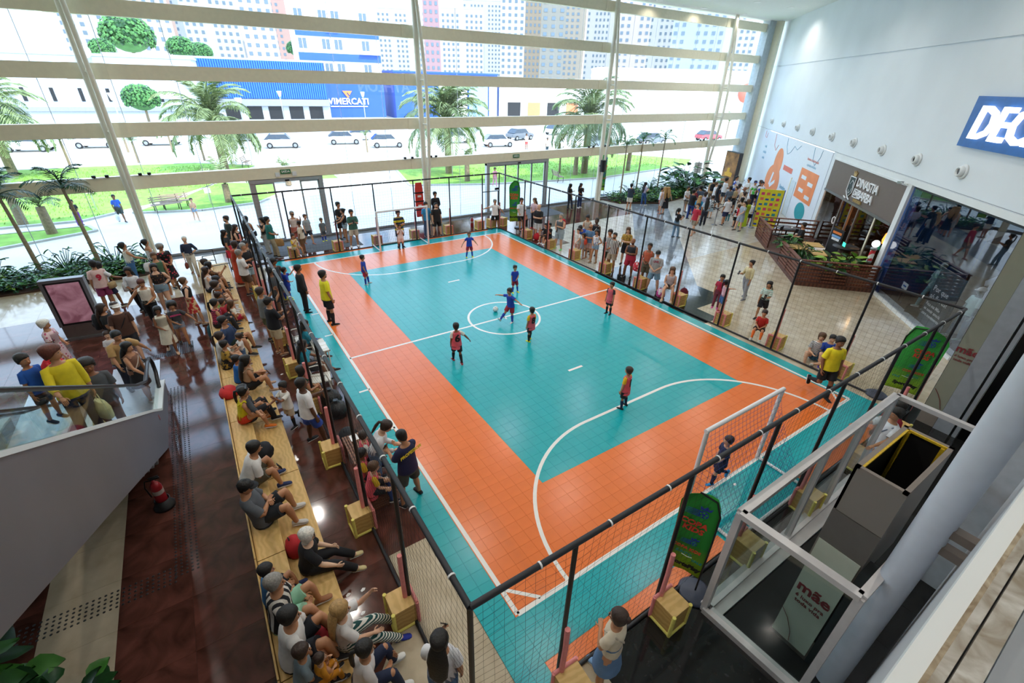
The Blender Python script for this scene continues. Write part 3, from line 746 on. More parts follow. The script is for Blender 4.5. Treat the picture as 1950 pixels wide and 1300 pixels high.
def rot_xz(a): return Matrix.Rotation(a, 3, 'Y')     # positive tips the figure forwards (+x)
GLASSM = BLACK
def person(head, H, yaw, label, pose='st,st,hang,hang', sk='m', hair='short:k', top=('#888888', 1), bot=('shorts', '#333333'), shoe='#222222', seat=None, foot=None, lean=0, slouch=0, turn=0, nod=0, build=1.0, kid=None, fem=False, extra=(), loc=None, base=0.0, hands=True):
    """head: pixel of the crown; seat: height of what the person sits on; returns the root and the two hand points"""
    if H is None: H = max(0.85, min(1.92, height_at(foot, head)))
    if kid is None: kid = H < 1.42
    K = max(0.0, min(1.0, (1.55 - H) / 0.6)) if kid else 0.0
    Hd = (HD0 + .040 * K) * H; legL = (.52 - .045 * K) * H; T = H - Hd - legL
    bw = build * H * (1.0 if not kid else 0.95)
    la, ra_, aL, aR = pose.split(',')
    nrm = {}
    # --- skeleton in body space: x forward, y left, z up
    A = LEGS[la], LEGS[ra_]
    th, shn, ank = legL * .49, legL * .44, legL * .07
    hipw = .048 * H
    legs = []
    for s, (d1, d2) in ((1, A[0]), (-1, A[1])):
        d1 = nv((d1[0], s * d1[1], d1[2])); d2 = nv((d2[0], s * d2[1], d2[2]))
        h0 = Vector((0, s * hipw, 0)); k0 = h0 + d1 * th; a0 = k0 + d2 * shn; legs.append((s, h0, k0, a0, d1, d2))
    low = min(l[3].z for l in legs) - ank
    if seat is None: hipz = -low + base
    else: hipz = seat + .062 * H
    up = rot_xz(R(lean)); up2 = rot_xz(R(lean + slouch))
    def spine(h):                       # point of the back line h above the hip joint, bending progressively
        if h <= 0: return Vector((0, 0, hipz + h))
        f = min(1, h / T); a = up @ Vector((0, 0, 1)); b = up2 @ Vector((0, 0, 1))
        return Vector((0, 0, hipz)) + a * (h * (1 - f * .5)) + b * (h * f * .5)
    neck = spine(T); hrot = Matrix.Rotation(R(turn), 3, 'Z') @ rot_xz(R(nod + (lean + slouch) * .45))
    def hp(v): return neck + hrot @ Vector(v)
    crown = hp((0, 0, Hd))
    if loc is None:
        g = at(head[0], head[1], crown.z); cy, sy = math.cos(R(yaw)), math.sin(R(yaw))
        loc = (g.x - (crown.x * cy - crown.y * sy), g.y - (crown.x * sy + crown.y * cy))
    root = thing('person', label, 'person', (loc[0], loc[1], 0), R(yaw))
    big = 1.0 / max(2.0, (Vector((loc[0], loc[1], 1.0)) - CAMLOC).length)
    near = big > 0.105; N1, N2 = (16, 12) if near else (12, 8)
    SKM = skin(sk); body = MB()
    side = Vector((0, 1, 0))
    fw = 0.93 if fem else 1.0
    TP = [(-.060, .050, .050), (-.03, .083, .064), (.02, .093 if fem else .088, .068), (.09, .075 if fem else .081, .058), (.17, .084 * fw, .063), (.235, .096 * fw, .068), (.275, .098 * fw, .062), (.305, .078 * fw, .048), (.322, .040, .038), (.345, .032, .035)]
    q = T / (.335 * H) * H
    def tring(h, a, b, da=0.0, db=0.0, n=None, fx=0.0):
        c = spine(h); n = n or N1
        t = (spine(h + .02) - spine(max(h - .02, 1e-4))).normalized() if h > 0 else Vector((0, 0, 1))
        f = Vector((t.z, 0, -t.x))
        return [c + f * fx + side * ((a + da) * math.cos(2 * math.pi * k / n)) + f * ((b + db) * math.sin(2 * math.pi * k / n)) for k in range(n)]
    rings = [tring(h * q, a * bw, b * bw) for h, a, b in TP]
    # neck and head continue the same surface
    for h in (.10, .20, .22, .30, .38, .45, .53, .62, .70, .78, .85, .90, .94, .97, 1.0):
        a, b, fx = head_profile(h, Hd); c = hp((fx, 0, h * Hd)); f = hrot @ Vector((1, 0, 0)); sd = hrot @ side
        rings.append([c + sd * (a * math.cos(2 * math.pi * k / N1)) + f * (b * math.sin(2 * math.pi * k / N1)) for k in range(N1)])
    body.loft(rings)
    # legs
    for s, h0, k0, a0, d1, d2 in legs:
        o = Vector((0, 0, hipz)); h0, k0, a0 = h0 + o, k0 + o, a0 + o
        pts = [h0 + Vector((0, 0, .02 * H)), h0 + d1 * th * .18, h0 + d1 * th * .5, h0 + d1 * th * .85, k0, k0 + d2 * shn * .15, k0 + d2 * shn * .35, k0 + d2 * shn * .7, a0, a0 + d2 * ank * .6]
        rr = [.050, .052, .045, .035, .033, .032, .034, .024, .020, .021]
        body.tube(pts, [r * bw for r in rr], N2, ref=(0, 1, 0))
    arms = []
    for s, an in ((1, aL), (-1, aR)):
        d1, d2 = ARMS[an]; d1 = up2 @ nv((d1[0], s * d1[1], d1[2])); d2 = (up2 if seat is None or lean < 20 else up) @ nv((d2[0], s * d2[1], d2[2]))
        sh = spine(.278 * q) + side * (s * .098 * bw * fw); el = sh + d1 * .165 * H; wr_ = el + d2 * .145 * H
        arms.append((s, sh, el, wr_, d1, d2))
        pts = [sh - side * (s * .02 * H), sh + d1 * .012 * H, sh + d1 * .05 * H, sh + d1 * .12 * H, el - d1 * .012 * H, el + d2 * .012 * H, el + d2 * .05 * H, el + d2 * .11 * H, wr_]
        rr = [.026, .031, .029, .025, .022, .022, .023, .018, .0145]
        body.tube(pts, [r * bw for r in rr], N2, ref=(0.3, 0, 1) if abs(d1.z) < .6 else (1, 0, 0))
        # hand: palm, four curled fingers of different length, thumb from the side
        f = d2; wv = Vector((1, 0, 0)) - f * f.x
        if wv.length < .5: wv = side - f * f.y
        wv.normalize(); nrm_ = f.cross(wv) * (1 if (f.cross(wv)).dot(side) * s < 0 else -1); hs = H * (1.05 if kid else 1.0)
        body.tube([wr_ - f * .004 * hs, wr_ + f * .018 * hs, wr_ + f * .05 * hs], [(.014 * hs, .010 * hs), (.021 * hs, .011 * hs), (.021 * hs, .009 * hs)], N2 if near else 6, ref=wv)
        if hands:
            for i, L in enumerate((.042, .047, .044, .035)):
                b0 = wr_ + f * .046 * hs + wv * ((i - 1.5) * .0105 * hs)
                m1 = b0 + (f + nrm_ * .25).normalized() * L * .5 * hs; m2 = m1 + (f + nrm_ * .95).normalized() * L * .5 * hs
                body.tube([b0, m1, m2], [.0052 * hs, .0050 * hs, .0038 * hs], 5 if near else 4)
            tb = wr_ + f * .016 * hs + wv * .018 * hs
            t1 = tb + (f * .6 + wv * .75 + nrm_ * .3).normalized() * .022 * hs; t2 = t1 + (f + wv * .1 + nrm_ * .5).normalized() * .022 * hs
            body.tube([tb, t1, t2], [.0068 * hs, .0058 * hs, .0042 * hs], 5 if near else 4)
    body.build('body', SKM, root)
    # face
    fmx = Matrix.Translation(neck) @ hrot.to_4x4() @ Matrix.Scale(Hd / HD0, 4)
    place('face', face_mesh(sk), root, M=fmx)
    # --- clothes: shells that follow the same rings
    off = .012 * H
    def torso_shell(b, h0, h1, loose=1.0, hem=0.0, n=None):
        hs_ = [h0] + [h for h, _, _ in TP if h0 + .012 < h < h1 - .006] + [h1]; rs = []
        for h in hs_:
            for (p, a1, b1), (q2, a2, b2) in zip(TP[:-1], TP[1:]):
                if p <= h <= q2:
                    t = (h - p) / (q2 - p); a, bb = a1 + (a2 - a1) * t, b1 + (b2 - b1) * t; break
            if loose > 1.0 and h < .23: a = max(a, (.092 + hem * max(0, .15 - h)) * 1.0); bb = max(bb, .067 + hem * .7 * max(0, .15 - h))
            e = off if h < .30 else off * .55
            rs.append(tring(h * q, a * bw, bb * bw, e, e))
        b.loft(rs)
    def sleeve(b, frac, wide=1.0, only=None):
        for s, sh, el, wr_, d1, d2 in arms:
            if only is not None and s != only: continue
            r0 = bw
            if frac <= 1.0:
                e = sh + d1 * .165 * H * frac
                b.tube([sh - side * (s * .035 * H) + Vector((0, 0, .004 * H)), sh + d1 * .004 * H, sh + d1 * .05 * H, e], [.032 * r0 + off * .4, .036 * r0 + off * .4, .034 * r0 + off * .6 * wide, .032 * r0 + off * wide], N2, ref=(1, 0, 0))
            else:
                g = frac - 1
                b.tube([sh - side * (s * .035 * H), sh + d1 * .004 * H, sh + d1 * .05 * H, el - d1 * .01 * H, el + d2 * .012 * H, el + d2 * .145 * H * g], [.033 * r0 + off * .4, .036 * r0 + off * .4, .034 * r0 + off * .5, .028 * r0 + off * .6, .028 * r0 + off * .6, .021 * r0 + off * .6], N2, ref=(1, 0, 0))
    tc_, tk = top[0], top[1]
    bk, bc = bot
    if tk is not None and tc_:
        b = MB()
        h0, h1 = (-.035, .312)
        if tk == 'crop': h0 = .10
        if tk in ('tank', 'crop', 'vest'): h1 = .292
        if tk == 'strapless': h1, h0 = .245, .02
        if tk == 'cropless': h1, h0 = .25, .12
        if tk == 'bib': h0, h1 = -.12, .30
        if tk == 'tuck': h0 = .02
        if h0 < -.06:
            rs = []
            for t in (0, .5, 1): rs.append(tring((h0 + (-.04 - h0) * t) * q, (.108 - .008 * t) * bw, (.092 - .012 * t) * bw, off, off))
            b.loft(rs); h0 = -.045
        torso_shell(b, h0, h1, 1.0 if fem or tk in ('tank', 'crop', 'strapless', 'cropless', 'tuck') else 1.2, .12)
        if tk in ('tank', 'crop', 'vest', 'bib'):
            for s in (-1, 1): b.tube([spine(.27 * q) + side * (s * .062 * bw) + Vector((.062 * bw, 0, 0)), spine(.318 * q) + side * (s * .058 * bw), spine(.27 * q) + side * (s * .062 * bw) - Vector((.066 * bw, 0, 0))], [(.022 * bw, .008 * bw)] * 3, 6, ref=(0, 1, 0))
        if isinstance(tk, (int, float)): sleeve(b, tk)
        elif tk == 'tuck': sleeve(b, .6)
        b.build('shirt', cloth(tc_), root)
    if bk in ('shorts', 'trousers', 'short_shorts', 'capri'):
        b = MB(); torso_shell(b, -.058, .075 if bk != 'short_shorts' else .085, 1.0 if fem else 1.1, 0.1)
        fr = {'shorts': .80, 'short_shorts': .36, 'trousers': 2.0, 'capri': 1.5}[bk]
        for s, h0, k0, a0, d1, d2 in legs:
            o = Vector((0, 0, hipz)); h0, k0, a0 = h0 + o, k0 + o, a0 + o; lw = off * (1.3 if bk == 'shorts' else .7)
            if fr <= 1: b.tube([h0 + Vector((0, 0, .025 * H)), h0 + d1 * th * .15, h0 + d1 * th * fr * .6, h0 + d1 * th * fr], [.054 * bw + off * .5, .056 * bw + off * .7, .050 * bw + lw, (.044 if fr > .5 else .049) * bw + lw * 1.2], N2, ref=(0, 1, 0))
            else:
                e = a0 if fr == 2.0 else k0 + d2 * shn * .5
                b.tube([h0 + Vector((0, 0, .025 * H)), h0 + d1 * th * .15, h0 + d1 * th * .5, k0 - d1 * th * .06, k0 + d2 * shn * .08, k0 + (e - k0) * .5, e], [.054 * bw + off * .4, .056 * bw + off * .4, .048 * bw + off * .5, .036 * bw + off * .6, .035 * bw + off * .6, .032 * bw + off * .7, .024 * bw + off * .9], N2, ref=(0, 1, 0))
        b.build('trousers' if fr > 1 else 'shorts', cloth(bc), root)
    elif bk in ('skirt', 'dress', 'long_dress', 'long_skirt'):
        b = MB()
        if 'dress' in bk: torso_shell(b, .0, .292 if tk is None else .31, 1.0)
        lenf = {'skirt': .42, 'dress': .55, 'long_dress': .88, 'long_skirt': .88}[bk]
        if seat is None:
            rs = [tring(.09 * q, .078 * bw, .060 * bw, off, off)]
            for t in (0, .12, .4, .7, 1.0):
                z = hipz - t * legL * lenf; w_ = (.098 + .045 * t) * bw; c = Vector((.01 * H, 0, z))
                rs.append([c + side * (w_ * math.cos(2 * math.pi * k / N1)) + Vector((1, 0, 0)) * (w_ * .8 * math.sin(2 * math.pi * k / N1)) for k in range(N1)])
            b.loft(rs[::-1])
        else:
            torso_shell(b, -.058, .085, 1.0)
            for s, h0, k0, a0, d1, d2 in legs:
                o = Vector((0, 0, hipz)); h0, k0 = h0 + o, k0 + o
                b.tube([h0 + Vector((0, 0, .02 * H)), h0 + d1 * th * .3, h0 + d1 * th * min(1, lenf * 1.6)], [.062 * bw, .062 * bw, .055 * bw], N2, ref=(0, 1, 0))
                if lenf > .8: b.tube([k0, k0 + d2 * shn * .8], [.05 * bw, .05 * bw], N2, ref=(0, 1, 0))
        b.build('dress' if 'dress' in bk else 'skirt', cloth(bc), root)
    # shoes (bare feet get the skin)
    for s, h0, k0, a0, d1, d2 in legs:
        a0 = a0 + Vector((0, 0, hipz)); f = Vector((1, 0.12 * s, 0)).normalized()
        if a0.z - ank > .06 and seat is None:      # lifted foot follows the shin
            f = Vector((-d2.z, 0, d2.x)).normalized(); dn = d2
        elif d2.z > -.55: f = Vector((-d2.z + .25, 0, max(.2, d2.x * .8))).normalized(); dn = Vector((f.z, 0, -f.x))
        else: dn = Vector((0, 0, -1))
        fl = .150 * H * (1.04 if kid else 1.0); c = a0 + dn * (ank * .45)
        pr = [(-.30, .018, .030, .15), (-.24, .026, .042, .10), (0, .027, .044, 0), (.25, .030, .030, .28), (.48, .031, .022, .45), (.62, .024, .016, .56), (.68, .012, .010, .64)]
        b = MB(); rs = []
        for x, wy, hz, dz in pr:
            cc = c + f * (fl * x) + dn * (ank * .55 * dz * 0 + (ank * .62 - hz * H * .55)); sd = side
            rs.append([cc + sd * (wy * H * .95 * math.cos(2 * math.pi * k / 8)) - dn * (hz * H * .55 * math.sin(2 * math.pi * k / 8)) for k in range(8)])
        b.loft(rs)
        if shoe != 'bare':
            sr = []
            for x, wy, hz, dz in pr:
                cc = c + f * (fl * x) + dn * (ank * .60)
                sr.append([cc + side * (wy * H * 1.02 * math.cos(2 * math.pi * k / 8)) - dn * (.006 * H * math.sin(2 * math.pi * k / 8)) for k in range(8)])
            b.mat(1).loft(sr)
        b.build('shoe' if shoe != 'bare' else 'foot', [cloth(shoe), SOLE] if shoe != 'bare' else [SKM], root)
    # hair
    hk, hc = (hair.split(':') + ['k'])[:2]
    HM = hairm(hc)
    if hk != 'bald':
        b = MB(); thick = {'short': .009, 'buzz': .004, 'long': .012, 'pony': .008, 'bun': .008, 'afro': .034, 'bob': .014, 'curly': .020}[hk] * Hd / HD0
        back, sidez, front = {'short': (.20, .46, .74), 'buzz': (.24, .50, .80), 'long': (.02, .12, .76), 'pony': (.20, .40, .78), 'bun': (.20, .40, .78), 'afro': (.08, .22, .72), 'bob': (.02, .12, .74), 'curly': (.18, .40, .72)}[hk]
        n = 16; rs = []
        for t in (0, .2, .4, .6, .78, .90, .97, 1.0):
            ring = []
            for k in range(n):
                a = 2 * math.pi * k / n; cf = math.cos(a)                 # cf: 1 = front
                e = (back + (sidez - back) * (1 + cf)) if cf < 0 else (sidez + (front - sidez) * min(1, (cf * 1.25)) ** 1.3)
                lift = .035 + .6 * thick / Hd; h = e + (1.0 + lift - e) * t
                pa, pb, fx = head_profile(h - lift * min(1, t * 1.6), Hd)
                bump = 1 + (.10 * math.sin(a * 5 + t * 9) if hk in ('afro', 'curly') else .04 * math.sin(a * 7 + t * 5))
                ex = (thick * bump * (.45 if (cf > .3 and t == 0) else 1) + .0025 * H) * (1 if t < 1 else .2)
                ring.append(hp((fx + (pb + ex) * cf - .0015 * H, (pa + ex) * math.sin(a), h * Hd)))
            rs.append(ring)
        b.loft(rs)
        if hk == 'long':
            L = .55 + .2 * ((len(label) * 7) % 5) / 5; pts = [hp((-.040 * Hd / HD0, 0, .55 * Hd)), hp((-.062 * Hd / HD0, 0, .2 * Hd)), spine(.29 * q) + Vector((-.078 * H, 0, 0)), spine(.29 * q - L * .22 * H) + Vector((-.088 * H, 0, 0)), spine(.29 * q - L * .34 * H) + Vector((-.085 * H, 0, 0))]
            b.tube(pts, [(.052 * H, .030 * H), (.068 * H, .034 * H), (.078 * H, .032 * H), (.066 * H, .026 * H), (.026 * H, .010 * H)], 12, ref=(0, 1, 0))
        elif hk == 'pony':
            pts = [hp((-.055 * Hd / HD0, 0, .72 * Hd)), hp((-.095 * Hd / HD0, 0, .66 * Hd)), hp((-.10 * Hd / HD0, 0, .30 * Hd)), hp((-.092 * Hd / HD0, 0, -.25 * Hd)), hp((-.085 * Hd / HD0, 0, -.55 * Hd))]
            b.tube(pts, [.014 * H, .018 * H, .020 * H, .016 * H, .005 * H], 8)
        elif hk == 'bun': b.ball(hp((-.066 * Hd / HD0, 0, .78 * Hd)), .027 * H, 10, 7)
        b.build('hair', HM, root)
    if 'beard' in extra:
        MB().ball(hp((.030 * Hd / HD0, 0, .29 * Hd)), .040 * Hd / HD0, 10, 7, (0.85, 0.98, 0.72)).build('beard', HM, root)
    for e in extra:
        if e.startswith('cap:') or e.startswith('band:'):
            cm = cloth(e.split(':')[1]); b = MB(); rs = []; S = Hd / HD0
            if e[0] == 'c':
                for h, g_ in ((.66, 1.06), (.74, 1.10), (.84, 1.12), (.93, 1.15), (1.0, .9), (1.05, .3)):
                    pa, pb, fx = head_profile(min(h, .95), Hd); rs.append([hp((fx + (pb * g_ + .004 * S) * math.cos(2 * math.pi * k / 14), (pa * g_ + .004 * S) * math.sin(2 * math.pi * k / 14), h * Hd)) for k in range(14)])
                b.loft(rs)
                br = []
                for r_, z in ((0.058, .70), (0.085, .69), (0.108, .66)):
                    br.append([hp((math.cos(a) * r_ * S, math.sin(a) * r_ * .62 * S, z * Hd)) for a in [-1.15 + 2.3 * k / 8 for k in range(9)]] + [hp((math.cos(a) * r_ * S, math.sin(a) * r_ * .62 * S, (z - .03) * Hd)) for a in [1.15 - 2.3 * k / 8 for k in range(9)]])
                b.loft(br); b.build('cap', cm, root)
            else:
                for h in (.66, .74):
                    pa, pb, fx = head_profile(h, Hd); rs.append([hp((fx + (pb + .010 * S) * math.cos(2 * math.pi * k / 14), (pa + .012 * S) * math.sin(2 * math.pi * k / 14), h * Hd)) for k in range(14)])
                b.loft(rs).build('headband', cm, root)
        elif e == 'shades' or e == 'glasses':
            b = MB(); S = Hd / HD0
            for s in (-1, 1):
                if e == 'shades': b.tube([hp((.062 * S, s * .020 * S, .545 * Hd)), hp((.068 * S, s * .020 * S, .545 * Hd))], [(.017 * S, .012 * S)] * 2, 10, ref=hrot @ side)
                else: b.tube([hp((.066 * S, s * .020 * S + .015 * S * math.cos(a), .545 * Hd + .012 * S * math.sin(a))) for a in [2 * math.pi * k / 10 for k in range(11)]], .0018 * S, 4)
                b.cyl(hp((.064 * S, s * .036 * S, .56 * Hd)), hp((-.005 * S, s * .052 * S, .56 * Hd)), .002 * S, 4)
            b.cyl(hp((.068 * S, -.006 * S, .55 * Hd)), hp((.068 * S, .006 * S, .55 * Hd)), .002 * S, 4)
            b.build('glasses', BLACK, root)
        elif e == 'topshades':
            S = Hd / HD0; MB().box(hp((.035 * S, 0, .95 * Hd)), (.02 * S, .11 * S, .03 * S), M=hrot).build('glasses', BLACK, root)
        elif e.startswith('no:') or e.startswith('nof:'):
            p_ = e.split(':'); back_ = p_[0] == 'no'; size = float(p_[3]) if len(p_) > 3 else .2; hh = float(p_[4]) if len(p_) > 4 else .19
            sx = -1 if back_ else 1; c = spine(hh * q); t = (spine(hh * q + .03) - spine(hh * q - .03)).normalized(); f = Vector((t.z, 0, -t.x)); o = c + f * (sx * (.066 * bw + off + .006))
            place('shirt_print', text_mesh(p_[1], cloth(p_[2]), size * H, .003, bold=.010 * H if len(p_[1]) < 3 else .003, space=.95), root, M=frame_m(o, (0, sx * 1.0, 0), t))
        elif e.startswith('socks:'):
            for s, h0, k0, a0, d1, d2 in legs:
                b = MB(); o = Vector((0, 0, hipz)); k0, a0 = k0 + o, a0 + o
                b.tube([k0 + d2 * shn * .12, k0 + d2 * shn * .35, k0 + d2 * shn * .7, a0 + d2 * ank * .2], [r * bw + .004 * H for r in (.033, .035, .026, .022)], N2, ref=(0, 1, 0))
                b.build('sock', cloth(e.split(':')[1]), root)
        elif e.startswith('under:'):       # sleeves of a shirt worn below a bib
            for s_ in (-1, 1): b = MB(); sleeve(b, .62, only=s_); b.build('undershirt_sleeve', cloth(e.split(':')[1]), root)
        elif e.startswith('belt:'):        # bag strap across the chest
            b = MB(); cs = []
            for t in range(13):
                a = 2 * math.pi * t / 12; hh = .165 + .14 * math.cos(a); cs.append(spine(hh * q) + side * (.085 * bw * math.cos(a)) + Vector(((.066 * bw + off + .004) * math.sin(a), 0, 0)))
            b.tube(cs, .008 * H, 5).build('strap', cloth(e.split(':')[1]), root)
        elif e == 'whistle':
            MB().cyl(hp((.07, 0, .32 * Hd)), hp((.105, 0, .33 * Hd)), .007, 6).build('whistle', BLACK, root)
    # --- things carried, each an object of its own
    Mw = Matrix.Translation((loc[0], loc[1], 0)) @ Matrix.Rotation(R(yaw), 4, 'Z')
    def hand(i):
        s, sh, el, w_, d1, d2 = arms[i]; return w_ + d2 * .06 * H
    short = label.split(' ')
    for e in extra:
        if e.startswith('bag:'):           # bag:kind:colour:label
            _, kind, colr, lb = e.split(':', 3); cm = cloth(colr); ang = R(yaw)
            if kind == 'pack':
                p = spine(.19 * q) + Vector((-.13 * H, 0, 0)); o = thing('backpack', lb, 'backpack', Mw @ p, ang); S = H / 1.7 if H > 1.4 else H / 1.5
                rs = []
                for z, a, b_ in ((-.21, .10, .05), (-.19, .14, .085), (0, .15, .095), (.15, .135, .08), (.22, .08, .05), (.235, .02, .02)):
                    rs.append([Vector((b_ * S * math.sin(2 * math.pi * k / 12) , a * S * math.cos(2 * math.pi * k / 12), z * S)) for k in range(12)])
                MB().loft(rs).build('pouch', cm, o)
                MB().ball((-.085 * S, 0, -.06 * S), .09 * S, 10, 6, (.5, 1.1, 1.0)).build('front_pocket', cm, o)
                for s in (-1, 1): MB().tube([(.07 * S, s * .07 * S, .17 * S), (.12 * S, s * .085 * S, .22 * S), (.26 * S, s * .09 * S, .10 * S), (.24 * S, s * .10 * S, -.10 * S), (.09 * S, s * .11 * S, -.16 * S)], (.018 * S), 6).build('strap', cm, o)
            elif kind in ('hand0', 'hand1', 'shopper0', 'shopper1'):
                hnd = hand(int(kind[-1])); shp = kind.startswith('shop'); S = 1.25 if shp else .85
                o = thing('shopping_bag' if shp else 'handbag', lb, 'bag', Mw @ (hnd + Vector((0, 0, -.38 * S))), ang); rs = []
                for z, a, b_ in ((0, .12, .05), (.02, .15, .07), (.16, .155, .075), (.24, .13, .05), (.26, .11, .03)):
                    rs.append([Vector((a * S * math.cos(2 * math.pi * k / 12), b_ * S * math.sin(2 * math.pi * k / 12), z * S)) for k in range(12)])
                MB().loft(rs).build('pouch', cm, o)
                MB().tube([(-.08 * S, 0, .25 * S), (-.03, 0, .38 * S), (.03, 0, .38 * S), (.08 * S, 0, .25 * S)], .007, 6).build('handle', cm, o)
            elif kind == 'hipbag':
                p = spine(.02 * q) + Vector((.02, -.15 * H, 0)); o = thing('handbag', lb, 'bag', Mw @ p, ang); rs = []
                for z, a, b_ in ((-.12, .10, .03), (-.10, .13, .05), (.06, .13, .045), (.09, .11, .02)):
                    rs.append([Vector((a * math.cos(2 * math.pi * k / 12), b_ * math.sin(2 * math.pi * k / 12), z)) for k in range(12)])
                MB().loft(rs).build('pouch', cm, o)
                MB().tube([(-.09, 0, .07), (-.04, .05, .30), (0, .17, .24 * H + .08), (.05, .10, .28), (.09, 0, .07)], .008, 6).build('strap', cm, o)
        elif e.startswith('phone'):
            i = int(e[5]) if len(e) > 5 and e[5].isdigit() else 1; lb = e.split(':', 1)[1] if ':' in e else 'dark phone held by the ' + re.split(r' looking| filming| holding| using| standing| walking| seated|,', label)[0]
            hnd = hand(i); o = thing('phone', lb[:150], 'phone', Mw @ (hnd + Vector((.012, 0, .01))), R(yaw)); Mx = Matrix.Rotation(R(-25), 3, 'Y')
            MB().box((0, 0, .03), (.010, .075, .15), M=Mx).build('phone_case', BLACK, o)
            MB().box(Mx @ Vector((-.006, 0, 0)) + Vector((0, 0, .03)), (.002, .068, .138), M=Mx).build('screen', mat('phone_glass', '#2a3038', 0.15), o)
    return root
# ================================================================ everyone in the hall
P = person
B, LG = 'bag:', None
PINKB = '#dd5a68'; NAVY = '#1f3fa8'; KRED = '#a32138'
# ---- on the court
P((612.5, 515), None, 8, 'person in yellow referee shirt and black shorts with a whistle standing on the sideline', 'st,wide,relax,relax', 'm', 'short:k', ('#e6de28', .75), ('shorts', '#14141a'), '#16161a', foot=(626, 616), extra=('beard', 'whistle', 'socks:#15151b'))
P((1604, 642), 1.78, -125, 'person in yellow referee shirt and black shorts striding along the sideline by the corner', 'fw,runback,hang,relax', 'd', 'short:k', ('#ecd922', .75), ('shorts', '#14141a'), '#16161a', extra=('socks:#15151b',))
P((565.5, 504), None, 0, 'person in black hooded jacket and black trousers standing between net and sideline', 'st,st,hang,relax', 'd', 'short:k', ('#1d2023', 1.9), ('trousers', '#15171a'), '#1a1a1d', foot=(580, 595))
P((689, 485.5), None, -15, 'child in blue shirt and red shorts standing at the orange corner of the teal field', 'fw,st,hang,relax', 'm', 'short:k', (NAVY, .6), ('shorts', KRED), '#c9c4c0', foot=(687, 543), extra=('socks:#1f3fa8',))
P((893, 441.5), None, -100, 'child in blue shirt, red shorts and yellow boots near the far penalty arc', 'wide,wide,low_out,low_out', 'm', 'short:n', (NAVY, .6), ('shorts', KRED), '#e4e21f', foot=(896, 490), extra=('socks:#1f3fa8',))
P((981, 505), None, -100, 'child in blue shirt and red shorts standing just behind the kicking player', 'wide,st,clasp,hang', 'm', 'short:k', (NAVY, .6), ('shorts', KRED), '#e4e21f', foot=(984, 557), extra=('socks:#1f3fa8',))
P((970, 549), 1.25, 195, 'child in blue shirt and red shorts kicking the ball inside the centre circle', 'st,kick,out,out', 'm', 'short:k', (NAVY, .6), ('shorts', KRED), '#d8d2cf', lean=10, extra=('socks:#1f3fa8',))
P((868, 615), None, 80, 'child in pink bib number 6 over dark kit, seen from behind', 'fw,bk,hang,low_out', 'd', 'short:k', (PINKB, 'bib'), ('shorts', '#1b1b22'), '#a8333f', foot=(870, 690), extra=('under:#e6e3da', 'no:6:#15151a:.24:.16', 'socks:#16171c'))
P((1013.5, 585), None, 95, 'child in pink bib number 8 with yellow sleeves and yellow boots', 'st,fw,hang,hang', 'm', 'short:k', (PINKB, 'bib'), ('shorts', '#1b1b22'), '#e4e21f', foot=(1013, 650), extra=('under:#e3b61f', 'no:8:#15151a:.24:.16', 'socks:#16171c'))
P((1166.5, 537), None, 190, 'child in pink bib with dark sleeves standing on the far sideline of the halfway line', 'st,st,hang,hang', 'm', 'short:k', (PINKB, 'bib'), ('shorts', '#1b1b22'), '#15151a', foot=(1160, 598), extra=('under:#2d3238', 'socks:#16171c'))
P((1199, 699), None, 105, 'child in pink bib number 1 with yellow sleeves standing on the near penalty line', 'st,wide,hang,hang', 'm', 'short:b', (PINKB, 'bib'), ('shorts', '#1b1b22'), '#15151a', foot=(1186, 777), extra=('under:#e3b61f', 'no:1:#15151a:.24:.16', 'socks:#1c2a4a'))
P((1390, 831.5), 1.22, 150, 'child goalkeeper in dark navy kit number 5 with bright blue boots in the closest goal', 'fw,runback,reach,relax', 'l', 'short:b', ('#1b2748', .7), ('shorts', '#16203c'), '#1893d8', extra=('no:5:#e8e8ea:.22:.16', 'socks:#16203c'))
P((760, 427), None, -95, 'child goalkeeper in white kit with red gloves in front of the farther goal', 'st,st,chin,chin', 'm', 'short:b', ('#e9dcdc', .7), ('shorts', '#e8c9c6'), '#1b1b20', foot=(764, 474), extra=('socks:#202a4a',))
P((942.5, 379.5), None, -100, 'person in white printed polo and black shorts holding the net gate post', 'wide,wide,low_out,out', 'm', 'short:g', ('#eceaea', .75), ('shorts', '#17181c'), '#1a1a1c', foot=(938, 436))
P((760, 819), None, 112, 'person in navy shirt with yellow shoulders lettered PROFESSOR, dark shorts, looking at a phone', 'wide,wide,phone2,phone2', 'm', 'buzz:k', ('#1f1f45', .75), ('shorts', '#3d3f3a'), '#15151a', foot=(800, 945), nod=25, extra=('no:PROFESSOR:#e6cf25:.058:.255', 'phone0:white phone held by the person lettered PROFESSOR'))
P((741, 803), 1.63, -25, 'person in white shirt and blue jeans bending over a phone by the touchline', 'st,st,phone2,phone2', 'l', 'pony:b', ('#e4e2e4', 1.9), ('trousers', '#5e7490'), '#d9c4b8', lean=22, nod=25, fem=True)
